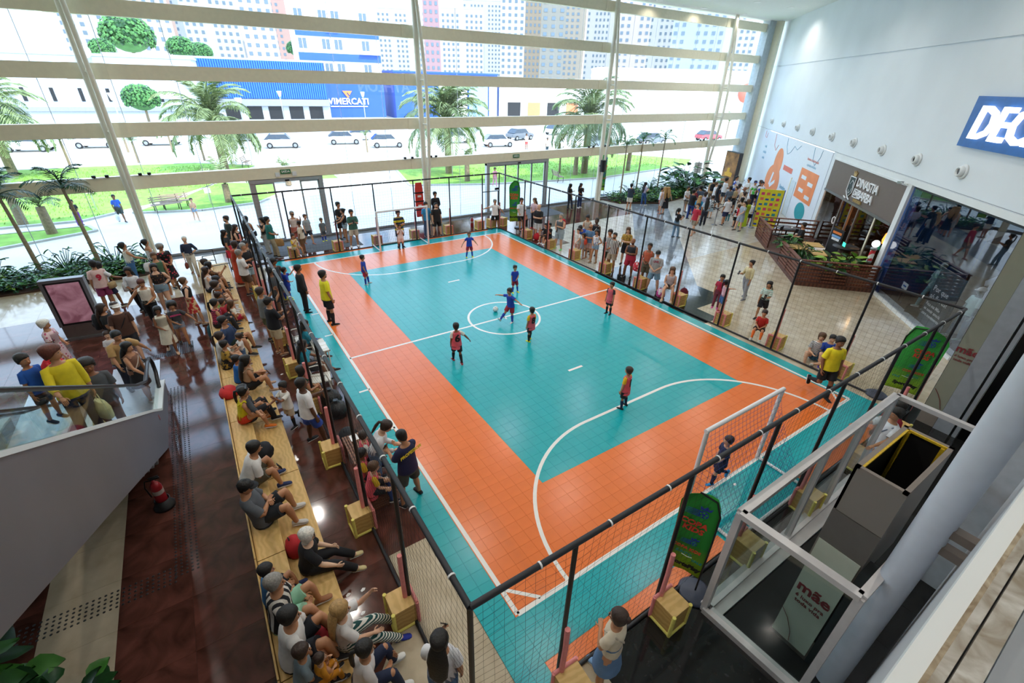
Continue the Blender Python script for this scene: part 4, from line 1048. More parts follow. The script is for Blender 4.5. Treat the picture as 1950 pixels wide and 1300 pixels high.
# ---- between net and touchline, left
P((518.5, 491), 1.70, 0, 'person in dark cap and dark shirt inside the net by the far touchline', 'st,st,hang,hang', 'd', 'buzz:k', ('#23262c', .75), ('shorts', '#2b2e38'), '#1d1d20', extra=('cap:#15161a',))
P((512.5, 509), 1.68, 5, 'person in grey shirt with green trim standing inside the net', 'st,st,hang,hang', 'd', 'short:k', ('#4c5056', .75), ('shorts', '#31353c'), '#26262a')
P((529.5, 506.5), 1.25, 0, 'child in blue striped kit and yellow boots waiting inside the net, nearer the bleacher', 'st,st,hang,clasp', 'm', 'short:b', (NAVY, .7), ('shorts', '#2a3e9a'), '#e4e21f', extra=('socks:#1f3fa8',))
P((539, 509), 1.22, 0, 'child in blue striped kit and yellow boots waiting inside the net, nearer the court', 'st,st,raise,clasp', 'm', 'short:k', (NAVY, .7), ('shorts', '#2a3e9a'), '#e4e21f', extra=('socks:#1f3fa8',))
P((579, 610), 1.60, -5, 'person in teal shirt seated at the scorer table, farther of the two', 'sit,sit,lap,reach', 'd', 'long:k', ('#1f93ad', .7), ('shorts', '#23262c'), '#1c1c1f', seat=.44, lean=8, fem=True)
P((575, 648), 1.62, -8, 'person in teal shirt seated at the scorer table with legs stretched towards the court', 'sitf,sit,reach,lap', 'd', 'long:k', ('#1f93ad', .7), ('shorts', '#23262c'), '#1a1a1c', seat=.44, lean=6, fem=True)
P((692, 821), 1.25, -5, 'child in pink bib sitting on the slatted bench, farthest of three', 'sit,sit,lap,lap', 'l', 'short:b', (PINKB, 'bib'), ('shorts', '#1b1c24'), '#15151a', seat=.42, lean=8, extra=('under:#e0dcd6', 'socks:#1d3a7a'))
P((688, 855), 1.25, -10, 'child in pink bib with yellow sleeves sitting on the slatted bench, middle of three', 'sit,sit,lap,lap', 'd', 'short:k', (PINKB, 'bib'), ('shorts', '#1b1c24'), '#15151a', seat=.42, lean=8, extra=('under:#c9a21f', 'socks:#1d3a7a'))
P((711.5, 880), 1.28, -10, 'child in pink bib sitting on the slatted bench, closest of three, leaning forward', 'sit,sit,knee,knee', 'l', 'short:n', (PINKB, 'bib'), ('shorts', '#1b1c24'), '#15151a', seat=.42, lean=14, extra=('under:#c9a21f', 'socks:#1d3a7a'))
# ---- outside the net, bleacher side
P((428.5, 411), 1.78, 200, 'person with a beard in dark green shirt looking out towards the lawn', 'st,st,hang,hang', 'l', 'short:b', ('#263330', .75), ('shorts', '#2b2d31'), '#202022', extra=('beard',))
P((446.5, 427.5), 1.66, -35, 'person in black camisole with long brown hair looking at a phone by the glass', 'st,st,phone,phone', 'l', 'long:b', ('#17171b', 'tank'), ('shorts', '#4d5a70'), '#c9b8a8', fem=True, extra=('phone1',))
P((425, 438), 1.58, -10, 'person in dark top and bright red skirt beside the glass', 'st,st,phone,relax', 'm', 'long:k', ('#26282b', .5), ('skirt', '#c8253d'), '#8f6a52', fem=True)
P((466, 411.5), 1.66, 60, 'person with black hair in brown top and long dark trousers near the net corner', 'st,st,hang,clasp', 'm', 'long:k', ('#b58a72', 'tank'), ('trousers', '#3a3d44'), '#1d1d20', fem=True, extra=('bag:hipbag:#16171c:black shoulder bag of the person in brown top near the net corner',))
P((445, 459), 1.66, 25, 'person in long orange-red dress carrying a straw bag, bending slightly', 'st,fw,relax,clasp', 'm', 'bob:b', ('#c5472b', 'tank'), ('long_dress', '#c5472b'), '#a87a5a', lean=12, fem=True, extra=('bag:hipbag:#b99a68:straw bag of the person in orange-red dress',))
P((460.5, 463), 1.74, -60, 'person in black shirt and pale denim shorts, smiling, beside the white shirt', 'st,st,phone,phone', 'm', 'short:g', ('#1b1d21', .75), ('shorts', '#a9c0c9'), '#2b2b2e')
P((465, 458), 1.70, -20, 'person in tan top behind the black shirt and denim shorts', 'st,st,hang,hang', 'm', 'short:k', ('#8d7258', .6), ('trousers', '#3d3a36'), '#2b2b2e')
P((452.5, 475), 1.74, 10, 'person with grey hair in white shirt and brown shorts with arms folded', 'st,fw,cross,cross', 'm', 'buzz:g', ('#dcdad8', .75), ('shorts', '#5b4638'), '#15151a', foot=(468, 562))
P((496.5, 414), 1.62, 200, 'person with long black hair in black tank top and pale trousers near the door', 'st,st,chin,hang', 'l', 'long:k', ('#1a1b1f', 'tank'), ('trousers', '#b9bab8'), '#6a5d55', fem=True)
P((506.5, 412.5), None, -20, 'person in teal shirt and khaki trousers holding a paper bag near the door', 'st,fw,clasp,clasp', 'm', 'short:k', ('#1e6d66', .75), ('trousers', '#a3977f'), '#26262a', foot=(524, 490), extra=('bag:shopper0:#b08a5a:brown paper bag carried by the person in teal shirt and khaki trousers',))
P((493, 547.5), 1.74, 15, 'person in grey shirt raising a phone over the net', 'st,st,raise,raise', 'm', 'short:b', ('#6d7172', .75), ('shorts', '#4a4f3a'), '#3d3d3d', extra=('phone1',))
P((508, 566), 1.78, 22, 'person in black jersey, black cap and beige shorts filming with a phone', 'st,st,phone2,phone2', 'm', 'buzz:k', ('#10141c', .75), ('shorts', '#c3b697'), '#a77f62', foot=(535, 672), extra=('cap:#12151a', 'phone1'))
P((572, 697), 1.60, 10, 'person in dark green halter top seated by the net beside the white chair', 'sit,sit,lap,lap', 'm', 'bob:k', ('#1d4a3a', 'tank'), ('shorts', '#8a6a3a'), '#2b2b2e', seat=.42, lean=6, fem=True)
P((571, 720.5), 1.76, 12, 'person in white shirt and blue shorts standing with a phone beside the net', 'wide,fw,phone2,hang', 'k', 'buzz:k', ('#e6e6e8', .75), ('shorts', '#2b49a0'), '#16171c', foot=(592, 838), extra=('phone0',))
P((536, 727.5), 1.22, 205, 'child in white shirt and beige shorts running towards the bleacher', 'st,runback,raise,reach', 'd', 'short:k', ('#dedad2', .7), ('shorts', '#c2b29a'), '#15151a', extra=('socks:#15151a',))
# ---- standing crowd left of the bleacher
P((173, 495.5), 1.74, 105, 'person in pale pink football shirt number 9 and magenta shorts, seen from behind', 'st,st,hang,clasp', 'm', 'short:k', ('#e3c3be', .75), ('shorts', '#9a3f6b'), '#cfc6c0', extra=('no:9:#c42c46:.15:.17',))
P((184, 499), 1.62, 40, 'person with long black hair in white shirt beside the pink shirt number 9', 'st,fw,relax,reach', 'd', 'long:k', ('#dfe0e3', .6), ('shorts', '#262a4a'), '#3d2d28', fem=True, extra=('bag:hipbag:#b5996e:beige straw handbag beside the pink shirt number 9', 'bag:shopper1:#e6e2e2:white plastic bag with red print carried beside the screen stand'))
P((229, 462), 1.65, 15, 'person in white sleeveless top and blue jeans with a dark ponytail looking up', 'st,st,hang,reach', 'm', 'pony:k', ('#d9d8cc', 'tank'), ('trousers', '#3b6a9a'), '#c9c4c0', nod=-12, fem=True, extra=('bag:shopper1:#e2e4e8:white plastic bag carried by the person in blue jeans with a ponytail',))
P((272.5, 456), 1.64, 20, 'person in flowered strapless top and dark jeans beside the column', 'st,st,hang,hang', 'm', 'pony:k', ('f:#8aa9b4:#d5d9d4', 'strapless'), ('trousers', '#1d2740'), '#26262a', nod=-10, fem=True, extra=('bag:shopper1:#dfe3ea:pale plastic bag carried beside the column',))
P((240.5, 509), 1.62, -100, 'person in white shirt with blue straps and black trousers walking with folded hands', 'fw,bk,clasp,clasp', 'd', 'long:k', ('#dcdde2', 1.2), ('trousers', '#17181d'), '#1d1d20', fem=True)
P((265.5, 532.5), 1.64, -95, 'person in white tank top and black trousers walking past the screen stand', 'fw,bk,clasp,low_out', 'm', 'short:r', ('#e2dccf', 'tank'), ('trousers', '#15171c'), '#2b2b2e', fem=True, build=1.12, nod=15)
P((290, 481), 1.66, -75, 'person in green camisole with a black shoulder bag', 'st,fw,hang,relax', 'm', 'short:n', ('#47684c', 'tank'), ('shorts', '#23262c'), '#c9c4c0', fem=True, build=1.12, extra=('bag:hipbag:#14151a:black shoulder bag of the person in green camisole',))
P((302.5, 464.5), 1.66, -55, 'person in black dress with bright flowers and sunglasses by the column', 'st,fw,clasp,clasp', 'm', 'curly:g', ('f:#e0455a:#17181c:11', .5), ('dress', 'f:#e0455a:#17181c:11'), '#2b2b2e', fem=True, build=1.2, extra=('shades',))
P((290, 502.5), 1.66, -85, 'person in dark flowered crop top, denim shorts and glasses, one hand on the hip', 'fw,st,hip,hang', 'l', 'long:k', ('f:#8a5a3a:#231b1d', 'crop'), ('short_shorts', '#7f97a8'), '#d9d4d0', fem=True, build=1.15, extra=('glasses',))
P((349, 450), None, -95, 'person with white hair in navy top and white trousers walking by the glass', 'fw,bk,hip,relax', 'l', 'buzz:w', ('#25304a', 1.1), ('trousers', '#d9d5c9'), '#9a6a4a', foot=(367, 527), fem=True, extra=('bag:hand1:#7a3a2a:brown handbag carried by the person in navy top and white trousers',))
P((346.5, 528.5), None, 5, 'person in black crop top and red patterned skirt, hands on hips, watching the match', 'st,fw,hip,hip', 'l', 'pony:n', ('#17181d', 'crop'), ('skirt', 'n:#b5232b:#d9b98a:7'), '#c9a58a', foot=(372, 621), fem=True)
P((297, 584), None, -85, 'person in white sundress and glasses walking arm in arm', 'fw,bk,hang,clasp', 'd', 'bob:k', ('#e6e0cd', 'tank'), ('dress', '#e6e0cd'), '#c9a58a', foot=(328, 672), fem=True, extra=('glasses',))
P((324, 575), None, -82, 'person with big curly hair in charcoal shirt and denim shorts walking arm in arm', 'fw,bk,low_out,clasp', 'm', 'afro:k', ('#3d3f44', .7), ('short_shorts', '#8a93a3'), '#2b2b2e', foot=(355, 657), fem=True, extra=('nof:ARIZONA:#e0508a:.045:.23',))
P((215, 575.5), 1.78, -75, 'person in brown shirt, white cap and black shorts with a strap across the chest', 'fw,st,hang,relax', 'l', 'buzz:b', ('#4a2f25', .75), ('shorts', '#1b1d26'), '#2b2b2e', turn=20, extra=('cap:#e3e1de', 'belt:#1a1a1d'))
P((189.5, 579), 1.66, -15, 'person in black shirt with black backpack beside the brown shirt', 'st,fw,clasp,clasp', 'm', 'long:b', ('#17181c', .6), ('shorts', '#6d5648'), '#2b2b2e', fem=True, extra=('bag:pack:#14161c:black backpack worn beside the lit screen stand',))
P((80, 610), 1.60, -10, 'person with white curly hair in pink flowered dress beside the screen stand', 'st,fw,clasp,hang', 'm', 'curly:w', ('f:#b5486a:#e0c4c8:13', .6), ('long_dress', 'f:#b5486a:#e0c4c8:13'), '#8a6a58', fem=True, build=1.12, extra=('bag:hipbag:#16181d:black shoulder bag of the person in pink flowered dress',))
P((200.5, 631), 1.12, -80, 'child in white shirt and red shorts at the foot of the escalator', 'st,st,hang,hang', 'l', 'short:b', ('#e0dde0', .7), ('shorts', '#b5202b'), '#e6e4e0')
# ---- bleacher, from the glass end towards the camera
S_ = .45
SIT = 'sitk,sitk,lap,lap'
P((387.5, 493), 1.70, 0, 'person in red and white shirt seated at the far end of the bleacher', SIT, 'm', 'short:b', ('h:#b52c36:#e3dede', .7), ('shorts', '#2b2d33'), '#2b2b2e', seat=S_, lean=4)
P((395.5, 499), 1.64, 10, 'person in brown patterned shirt holding up a phone at the far bleacher end', 'sitk,sitk,lap,raise', 'm', 'long:k', ('n:#7a5230:#3d2a1d:14', .8), ('shorts', '#2b2d33'), '#2b2b2e', seat=S_, lean=8, fem=True, extra=('phone1',))
P((390, 508.5), 1.64, 0, 'person in white tank top with long dark hair seated on the bleacher', SIT, 'l', 'long:b', ('#dedee2', 'tank'), ('shorts', '#23283a'), '#2b2b2e', seat=S_, lean=5, fem=True, extra=('topshades',))
P((410.5, 526), 1.60, -10, 'person in black top with a dark bag seated beside the white shirt', SIT, 'm', 'bob:k', ('#1d1e24', 'tank'), ('shorts', '#2b2333'), '#a87a5a', seat=S_, lean=16, fem=True)
P((407.5, 535), 1.66, 5, 'person in loose white shirt with brown hair seated on the bleacher', SIT, 'l', 'curly:b', ('#e2ddd4', .8), ('shorts', '#6d5648'), '#c9c4c0', seat=S_, lean=10)
P((415, 547.5), 1.30, 0, 'child with an orange hair band seated on the bleacher', SIT, 'm', 'pony:n', ('#8a6a5a', .6), ('shorts', '#3d3a4a'), '#e0dede', seat=S_, lean=8, fem=True, extra=('band:#e8742b',))
P((414, 556), 1.36, 0, 'child in neon green shirt seated on the bleacher', SIT, 'm', 'short:b', ('#a8e68a', .7), ('shorts', '#c22b3a'), '#dedede', seat=S_, lean=6)
P((406.5, 569.5), 1.64, 5, 'person in black and pink striped top with a dark ponytail seated on the bleacher', SIT, 'm', 'pony:k', ('h:#d9406a:#1b1b22', 'tank'), ('trousers', '#20242d'), '#26262a', seat=S_, lean=8, fem=True)
P((420.5, 569), 1.20, 0, 'child in red shirt seated between the striped top and the long brown hair', SIT, 'm', 'short:b', ('#b52636', .6), ('shorts', '#23262c'), '#26262a', seat=S_, lean=6)
P((438, 572), 1.28, 5, 'child with long brown hair in white shirt seated on the lower bleacher step', 'sitb,sitk,lap,lap', 'm', 'long:n', ('#e0dccf', .6), ('shorts', '#b52646'), '#23262c', seat=.25, lean=4, fem=True)
P((421.5, 602.5), 1.78, -20, 'person in blue shirt and sunglasses leaning back on the bleacher', 'sitk,sitk,lap,prop', 'm', 'short:k', ('#2c3f63', .8), ('shorts', '#23332b'), '#2b2b2e', seat=S_, lean=-4, build=1.12, extra=('shades',))
P((416, 632), 1.64, 5, 'person in white shirt and glasses with hair in a clip, feeding a toddler', 'sitk,sitk,reach,reach', 'l', 'pony:b', ('#d9d8d6', .7), ('shorts', '#b8aea0'), '#7a5a48', seat=S_, lean=8, fem=True, extra=('glasses',))
P((452.5, 635.5), .92, 190, 'toddler in white shirt and jeans standing on the lower bleacher step', 'st,st,reach,reach', 'm', 'curly:b', ('#e0dcda', .6), ('trousers', '#4a6a94'), '#c9a58a', base=.25, fem=True)
P((425, 648.5), 1.38, 5, 'child in black and gold jersey holding a snack on the bleacher', 'sitk,sitk,reach,lap', 'm', 'short:k', ('n:#14161c:#a8842f:6', .7), ('shorts', '#17181c'), '#26262a', seat=S_, lean=10)
P((448, 676.5), 1.28, 5, 'child in bright blue shirt seated behind the person with very long black hair', SIT, 'm', 'short:k', ('#1f68b8', .7), ('shorts', '#20242d'), '#26262a', seat=S_, lean=8)
P((465.5, 677), 1.66, 5, 'person with very long black hair in beige top and black skirt using a phone', 'sitk,sitk,phone2,phone2', 'm', 'long:k', ('#b59477', 'crop'), ('skirt', '#15161a'), '#b59a88', seat=S_, lean=8, fem=True, extra=('phone1',))
P((459.5, 733), 1.60, 10, 'person in dark grey shirt behind the yellow top, one arm stretched out sideways', 'sitk,sitk,lap,out', 'm', 'short:k', ('#3a3d42', 1.5), ('trousers', '#1d1f26'), '#1b1b1f', seat=S_, lean=2)
P((461.5, 737), 1.64, -8, 'person in yellow camisole and red shorts with orange flip-flops on the bleacher', 'sitk,sitk,lap,knee', 'm', 'pony:k', ('#d6c419', 'tank'), ('short_shorts', '#cf3a1f'), '#e07a2b', seat=S_, lean=14, fem=True, extra=('topshades',))
P((482.5, 841), 1.76, 5, 'person in white shirt and khaki shorts seated with elbows on knees, holding a phone', 'sitk,sitk,knee,phone2', 'm', 'short:k', ('#dddbd8', .8), ('shorts', '#5b5648'), '#20305a', seat=S_, lean=22, extra=('phone1',))
P((467, 915), 1.78, -6, 'person in grey shirt and black cap reclining on the bleacher with folded arms', 'sitk,sitk,cross,cross', 'm', 'buzz:k', ('#565a60', .8), ('shorts', '#23272d'), '#c6c4bf', seat=S_, lean=-14, build=1.1, nod=20, extra=('cap:#121418',))
P((583, 1009), 1.60, -8, 'person with white hair in black shirt seated on the lower step, legs stretched out', 'sitf,sitf,knee,reach', 'p', 'bob:w', ('#14151a', .8), ('trousers', '#17181d'), '#c9b98a', seat=.25, lean=10, fem=True, build=1.15, extra=('shades',))
P((503.5, 1076), 1.36, 0, 'child in blue shirt and dark shorts seated beside the rugby shirt', SIT, 'm', 'short:k', ('#4a86bb', .8), ('shorts', '#1d2230'), '#1f2b55', seat=S_, lean=6)
P((518.5, 1098), 1.74, -8, 'person with grey hair in black and white striped shirt and mint shorts', 'sitk,sitk,lap,lap', 'm', 'short:g', ('v:#181a22:#d5cfc6:3.2', .9), ('shorts', '#9ed3b5'), '#9a6a4a', seat=S_, lean=4, build=1.1)
P((547, 1160), 1.78, -5, 'person with black hair in plain white shirt and dark shorts, back to the back board', 'sitk,sitk,knee,knee', 'm', 'short:k', ('#dcd9d6', .8), ('shorts', '#1b1f28'), '#2b2b2e', seat=S_, lean=8, build=1.1)
P((571.5, 1230), 1.30, 0, 'child in grey-green shirt seated on the bleacher beside a small child in orange', SIT, 'm', 'short:b', ('#74838a', .7), ('shorts', '#33363d'), '#2b2b2e', seat=S_, lean=10)
P((607, 1246), .90, 10, 'small child in orange clothes seated on the bleacher', 'sit,sit,face,lap', 'l', 'buzz:b', ('#d08a1f', 1.6), ('trousers', '#d08a1f'), '#23262c', seat=S_, lean=10)
P((645.5, 1150), 1.66, -5, 'person with long fair hair in white shirt and green striped trousers on the lower step', 'sitf,sitf,raise,knee', 'l', 'long:y', ('#dfdcda', .8), ('trousers', 'h:#1c4a48:#e6e3da:9'), '#2b3aa0', seat=.25, lean=4, fem=True)
P((694, 1224), 1.64, -5, 'person with dark ponytail in white shirt and navy jeans on the lower step', 'sitk,sitk,knee,lap', 'm', 'pony:k', ('#dcd5d2', .8), ('trousers', '#1d2742'), '#e6e4e0', seat=.25, lean=12, fem=True)
P((836, 1209), 1.66, 50, 'person with black hair in white ruffled top filming by the near net corner', 'st,st,phone,hang', 'm', 'long:k', ('#e3e1e2', .55), ('trousers', '#4a6a94'), '#2b2b2e', fem=True, build=1.08, extra=('phone0',))
P((1181, 1164), 1.62, 110, 'person in beige top and denim skirt standing behind the closest goal, seen from behind', 'wide,fw,cross,relax', 'm', 'bun:b', ('#d6c8ae', .6), ('skirt', '#5b7ba0'), '#7aa0c9', fem=True, extra=('glasses', 'belt:#b3a591'))
# ---- behind the farther goal
P((568, 420.5), None, 150, 'person in cream shirt lettered 99 and brown shorts beside the padded post', 'st,st,hang,reach', 'd', 'buzz:k', ('#d6cbb8', .8), ('shorts', '#6d5138'), '#6a4a38', foot=(577, 483), extra=('no:99:#2b2622:.12:.18',))
P((554.5, 402), 1.72, -80, 'person in pale tank top and sunglasses holding the padded post', 'st,st,raise,relax', 'm', 'buzz:g', ('#d9c9c4', 'tank'), ('shorts', '#b5655a'), '#6a4a38', extra=('shades',))
P((556.5, 445), 1.22, -60, 'child in yellow print shirt seated on a crate behind the farther goal', 'sit,sit,lap,face', 'm', 'short:b', ('n:#d8c9a8:#d8b02b', .7), ('shorts', '#b8a58a'), '#7a5a48', seat=.45, lean=4)
P((579.5, 408), None, -60, 'child in grey shirt walking on the entrance mat', 'fw,bk,hang,hang', 'l', 'short:n', ('#9da3a8', .7), ('shorts', '#3a3f4a'), '#a86a5a', foot=(597, 464))
P((610.5, 415), None, -75, 'small child in grey kit and yellow boots on the entrance mat', 'st,st,hang,hang', 'l', 'short:n', ('#6d767c', .7), ('shorts', '#586068'), '#e4e21f', foot=(618, 459), extra=('socks:#1f3fa8',))
P((642.5, 384.5), 1.80, -60, 'person in black shirt and black shorts beside the denim shorts by the post', 'st,st,clasp,clasp', 'm', 'short:k', ('#1a1c20', .75), ('shorts', '#15171b'), '#2b2b2e')
P((651.5, 397), 1.62, 170, 'person in black sleeveless top and denim shorts facing the black shirt', 'st,st,reach,reach', 'm', 'bun:k', ('#1a1b20', 'tank'), ('short_shorts', '#9fb6c4'), '#b5846a', fem=True)
P((667.5, 399), None, -90, 'person in green shirt and beige shorts looking at a phone behind the net', 'st,wide,phone,phone', 'm', 'short:k', ('#3d6b5e', .75), ('shorts', '#cfc3b0'), '#e3e1de', foot=(677, 469), extra=('phone1',))
P((757, 400), 1.76, -90, 'person in navy shirt with yellow chest behind the farther goal', 'st,st,cross,reach', 'm', 'short:k', ('h:#26304a:#c9b92b:1.6', .75), ('shorts', '#1d2638'), '#1b1b1f')
P((810, 384.5), None, -90, 'person in blue shirt and blue trousers behind the farther goal post', 'st,st,hang,hang', 'm', 'short:k', ('#2f93c8', .75), ('trousers', '#3d5876'), '#26262a', foot=(811, 449))
P((829.5, 386), None, -90, 'person in black shirt and black shorts with hands down behind the farther goal', 'wide,wide,hang,hang', 'l', 'buzz:k', ('#17181b', .75), ('shorts', '#15161a'), '#1b1b1f', foot=(833, 450), extra=('beard',), build=1.1)
P((828, 365), 1.76, -90, 'person in black uniform with badges by the column, hands together', 'st,st,clasp,clasp', 'm', 'short:k', ('#15161b', 1.9), ('trousers', '#17181d'), '#131316')
# ---- behind the long net on the shop side
P((993.5, 377), None, -105, 'person in white polo with teal shoulders and black shorts beside a padded post', 'st,fw,hang,reach', 'm', 'short:b', ('#dfe3e6', .75), ('shorts', '#16181c'), '#1b1b1f', foot=(988, 440))
P((1018.5, 377), 1.64, 195, 'person with long fair hair holding up a small child by the glass doors', 'st,st,clasp,clasp', 'l', 'long:n', ('#d9b8bf', .6), ('trousers', '#23262e'), '#c22b2b', fem=True)
P((1001.5, 409), None, 200, 'child in black shirt with raised arms standing by a crate', 'st,st,up,raise', 'm', 'short:k', ('#1d2026', .7), ('shorts', '#b9bdb8'), '#8a5a48', foot=(1003.5, 448))
P((1027, 388.5), 1.80, 205, 'person in black shirt with orange mark and white shorts, arms folded', 'st,st,cross,cross', 'l', 'bald', ('#1d1f23', .75), ('shorts', '#d8d7d6'), '#d9d4d0')
P((1040, 425), 1.26, 200, 'child in black shirt seated on a crate, nearer the post', 'sit,sit,lap,raise', 'm', 'short:k', ('#1b1d22', .7), ('shorts', '#23262c'), '#d6d6da', seat=.45)
P((1047.5, 424.5), 1.30, 195, 'child in black shirt seated on a crate, hand at the mouth', 'sitf,sit,chin,hang', 'm', 'short:k', ('#191a1f', .7), ('shorts', '#1d1f24'), '#d6d6da', seat=.45)
P((1069, 407), None, 200, 'person in grey tank top with bright green shoes holding a phone', 'st,wide,phone,clasp', 'l', 'buzz:g', ('#5a6268', 'tank'), ('shorts', '#a3b5bf'), '#7fe08a', foot=(1066, 475), build=1.15, extra=('beard', 'phone1', 'bag:pack:#c22433:red drawstring bag worn by the person in grey tank top'))
P((1119.5, 410), 1.64, 210, 'person in beige camisole looking down beside the sash tank top', 'st,st,clasp,phone', 'm', 'bun:k', ('#cbbba4', 'tank'), ('shorts', '#b3a894'), '#6a4a38', fem=True, nod=20)
P((1104, 430), 1.60, 175, 'person in blue jersey bending forward behind the children', 'st,st,reach,reach', 'm', 'short:k', ('#1f49a8', .75), ('shorts', '#1b2030'), '#17181c', lean=62)
P((1102.5, 434.5), None, 190, 'child in white shirt and pink shorts standing by a crate', 'st,st,reach,hang', 'l', 'short:b', ('#dcd6cf', .7), ('shorts', '#cfa79c'), '#8a5a48', foot=(1101, 487))
P((1112, 444), None, 195, 'small child in grey print dress standing at the net', 'st,fw,hang,hang', 'm', 'long:b', ('#8d939a', 'tank'), ('short_shorts', '#8f98a6'), '#8a5a48', foot=(1108, 492), fem=True)
P((1126, 427), None, 205, 'person in blue shirt and sunglasses, arms folded, holding an orange bag', 'st,st,cross,cross', 'm', 'bald', ('#5b7fa6', .75), ('shorts', '#d9b3aa'), '#a87a5a', foot=(1121, 492), extra=('shades', 'bag:hand0:#e0533a:orange bag held by the person in blue shirt and sunglasses'))
P((1138, 437.5), None, 195, 'person in white flowered halter top and denim shorts, one hand on the hip', 'st,fw,hip,clasp', 'm', 'pony:k', ('f:#4a62b0:#e3e3e6:12', 'tank'), ('short_shorts', '#8fb0cc'), '#8a6a48', foot=(1128, 499), fem=True)
P((1137.5, 415), 1.74, 200, 'person in black tank top with a white diagonal sash behind the halter top', 'st,st,hang,clasp', 'k', 'buzz:k', ('#1b1c22', 'tank'), ('shorts', '#23262e'), '#26262a', extra=('belt:#e3e1e0',))
P((1163, 437), 1.76, 205, 'person in black and white striped jersey and dark green shorts', 'st,st,clasp,clasp', 'm', 'short:k', ('v:#17181d:#dedede:6', .75), ('shorts', '#333d33'), '#6a4a38', build=1.1)
P((1172, 443), None, 200, 'person in striped jersey and beige shorts carrying a red drawstring bag in front', 'st,wide,hang,back', 'm', 'buzz:k', ('v:#1b1c20:#e3e0dc:5', .75), ('shorts', '#b8a996'), '#7a5a44', foot=(1168, 517), build=1.1, extra=('beard', 'bag:hand1:#d02b38:red drawstring bag carried by a person in striped jersey'))
P((1197.5, 433), 1.66, 215, 'person in mustard top and dark shorts with arms folded behind the red shorts', 'st,st,cross,cross', 'l', 'long:n', ('n:#b8923f:#8a6a2b:12', .7), ('shorts', '#1b1e29'), '#26262a', fem=True, extra=('bag:hipbag:#c9b48a:straw bag of the person in mustard top',))
P((1207, 454), None, 205, 'person in dark tank top and red shorts with arms folded', 'st,wide,cross,cross', 'd', 'bald', ('#2a323c', 'tank'), ('shorts', '#b0253d'), '#1d1e22', foot=(1194, 527), build=1.12, extra=('beard',))
P((1239, 463), None, 205, 'person in orange tank top and olive shorts with hands joined', 'st,st,clasp,clasp', 'd', 'buzz:k', ('#bd5f43', 'tank'), ('shorts', '#5a5644'), '#d0c8c0', foot=(1229, 543))
P((1254.5, 477), None, 210, 'person in grey lettered shirt, black cap and light blue shorts', 'wide,wide,clasp,clasp', 'l', 'buzz:k', ('#a8aaac', .8), ('shorts', '#7aa2bb'), '#22252c', foot=(1243, 555), build=1.1, extra=('cap:#121317', 'nof:LIVE:#b02b4a:.07:.25'))
P((1282, 509), 1.64, 215, 'person in grey top and black shorts seated on a crate using a phone', 'sit,sit,phone2,lap', 'l', 'long:n', ('#c3bfc6', 'tank'), ('short_shorts', '#16171b'), '#c9a58a', seat=.45, lean=12, fem=True, extra=('phone1:green phone used by the person seated on a crate',))
P((1377.5, 523), 1.20, 205, 'child in red top with a blue toy backpack standing on a crate', 'st,st,hang,hang', 'm', 'short:k', ('#b32a4a', .6), ('trousers', '#7a3a4a'), '#d05a9a', base=.45, fem=True, extra=('bag:pack:#2b5f8f:blue toy backpack on a child standing on a crate',))
P((1386, 533), 1.15, -30, 'child in pink shirt and blue shorts standing on a crate with an arm out', 'st,st,fwd,hang', 'l', 'pony:k', ('#e0b8c6', .6), ('shorts', '#3a6aa0'), '#c24a5a', base=.45, fem=True)
P((1458, 590.5), 1.25, 200, 'child in red shirt seated on a crate holding a blue stick, orange socks', 'sit,sit,lap,lap', 'm', 'short:b', ('#b5261f', .6), ('shorts', '#17181d'), '#aeb2a8', seat=.45, lean=10, extra=('socks:#e8702b',))
P((1433.5, 495.5), None, 165, 'person in pale yellow shirt and grey trousers walking away with a phone', 'st,bk,hang,phone2', 'm', 'bun:k', ('#d8cba0', 1.4), ('trousers', '#9a9da6'), '#6b6b70', foot=(1417, 571), fem=True, extra=('phone1',))
P((1467.5, 536), None, 195, 'person with long black hair and a beige backpack walking with a phone', 'bk,fw,phone2,hang', 'm', 'long:k', ('h:#9cc6b8:#dfe0dc', .8), ('shorts', '#16171c'), '#1a1a1d', foot=(1450, 608), fem=True, extra=('bag:pack:#b8a684:beige and black backpack worn by a person walking past the deck', 'phone0'))
P((1568, 634.5), 1.58, 200, 'person in striped shirt and denim shorts sitting on the floor by the net', 'flat,floor,prop,lap', 'l', 'bob:n', ('h:#23283a:#e3e1e0:11', .7), ('short_shorts', '#2e5a78'), '#c9a58a', seat=.02, lean=-6, fem=True)
P((1588.5, 638.5), 1.50, 215, 'person in blue shirt with purple sandals sitting by the referee', 'floor,floor,chin,lap', 'l', 'short:k', ('#2348a8', .7), ('shorts', '#3a3f55'), '#7a63c9', seat=.10, lean=6)
P((1712.5, 778.5), 1.76, 150, 'person in white shirt and pale trousers reaching to the net post behind the cage', 'st,st,reach,fwd', 'm', 'short:k', ('#dfe2e6', .75), ('trousers', '#c3d3e8'), '#2b2b2e', extra=('belt:#6a7688',))
P((1717, 766), 1.70, 140, 'person in dark red shirt behind the white shirt at the lift cage', 'st,st,hang,hang', 'd', 'short:k', ('#8f1d2b', .75), ('trousers', '#23262c'), '#2b2b2e')
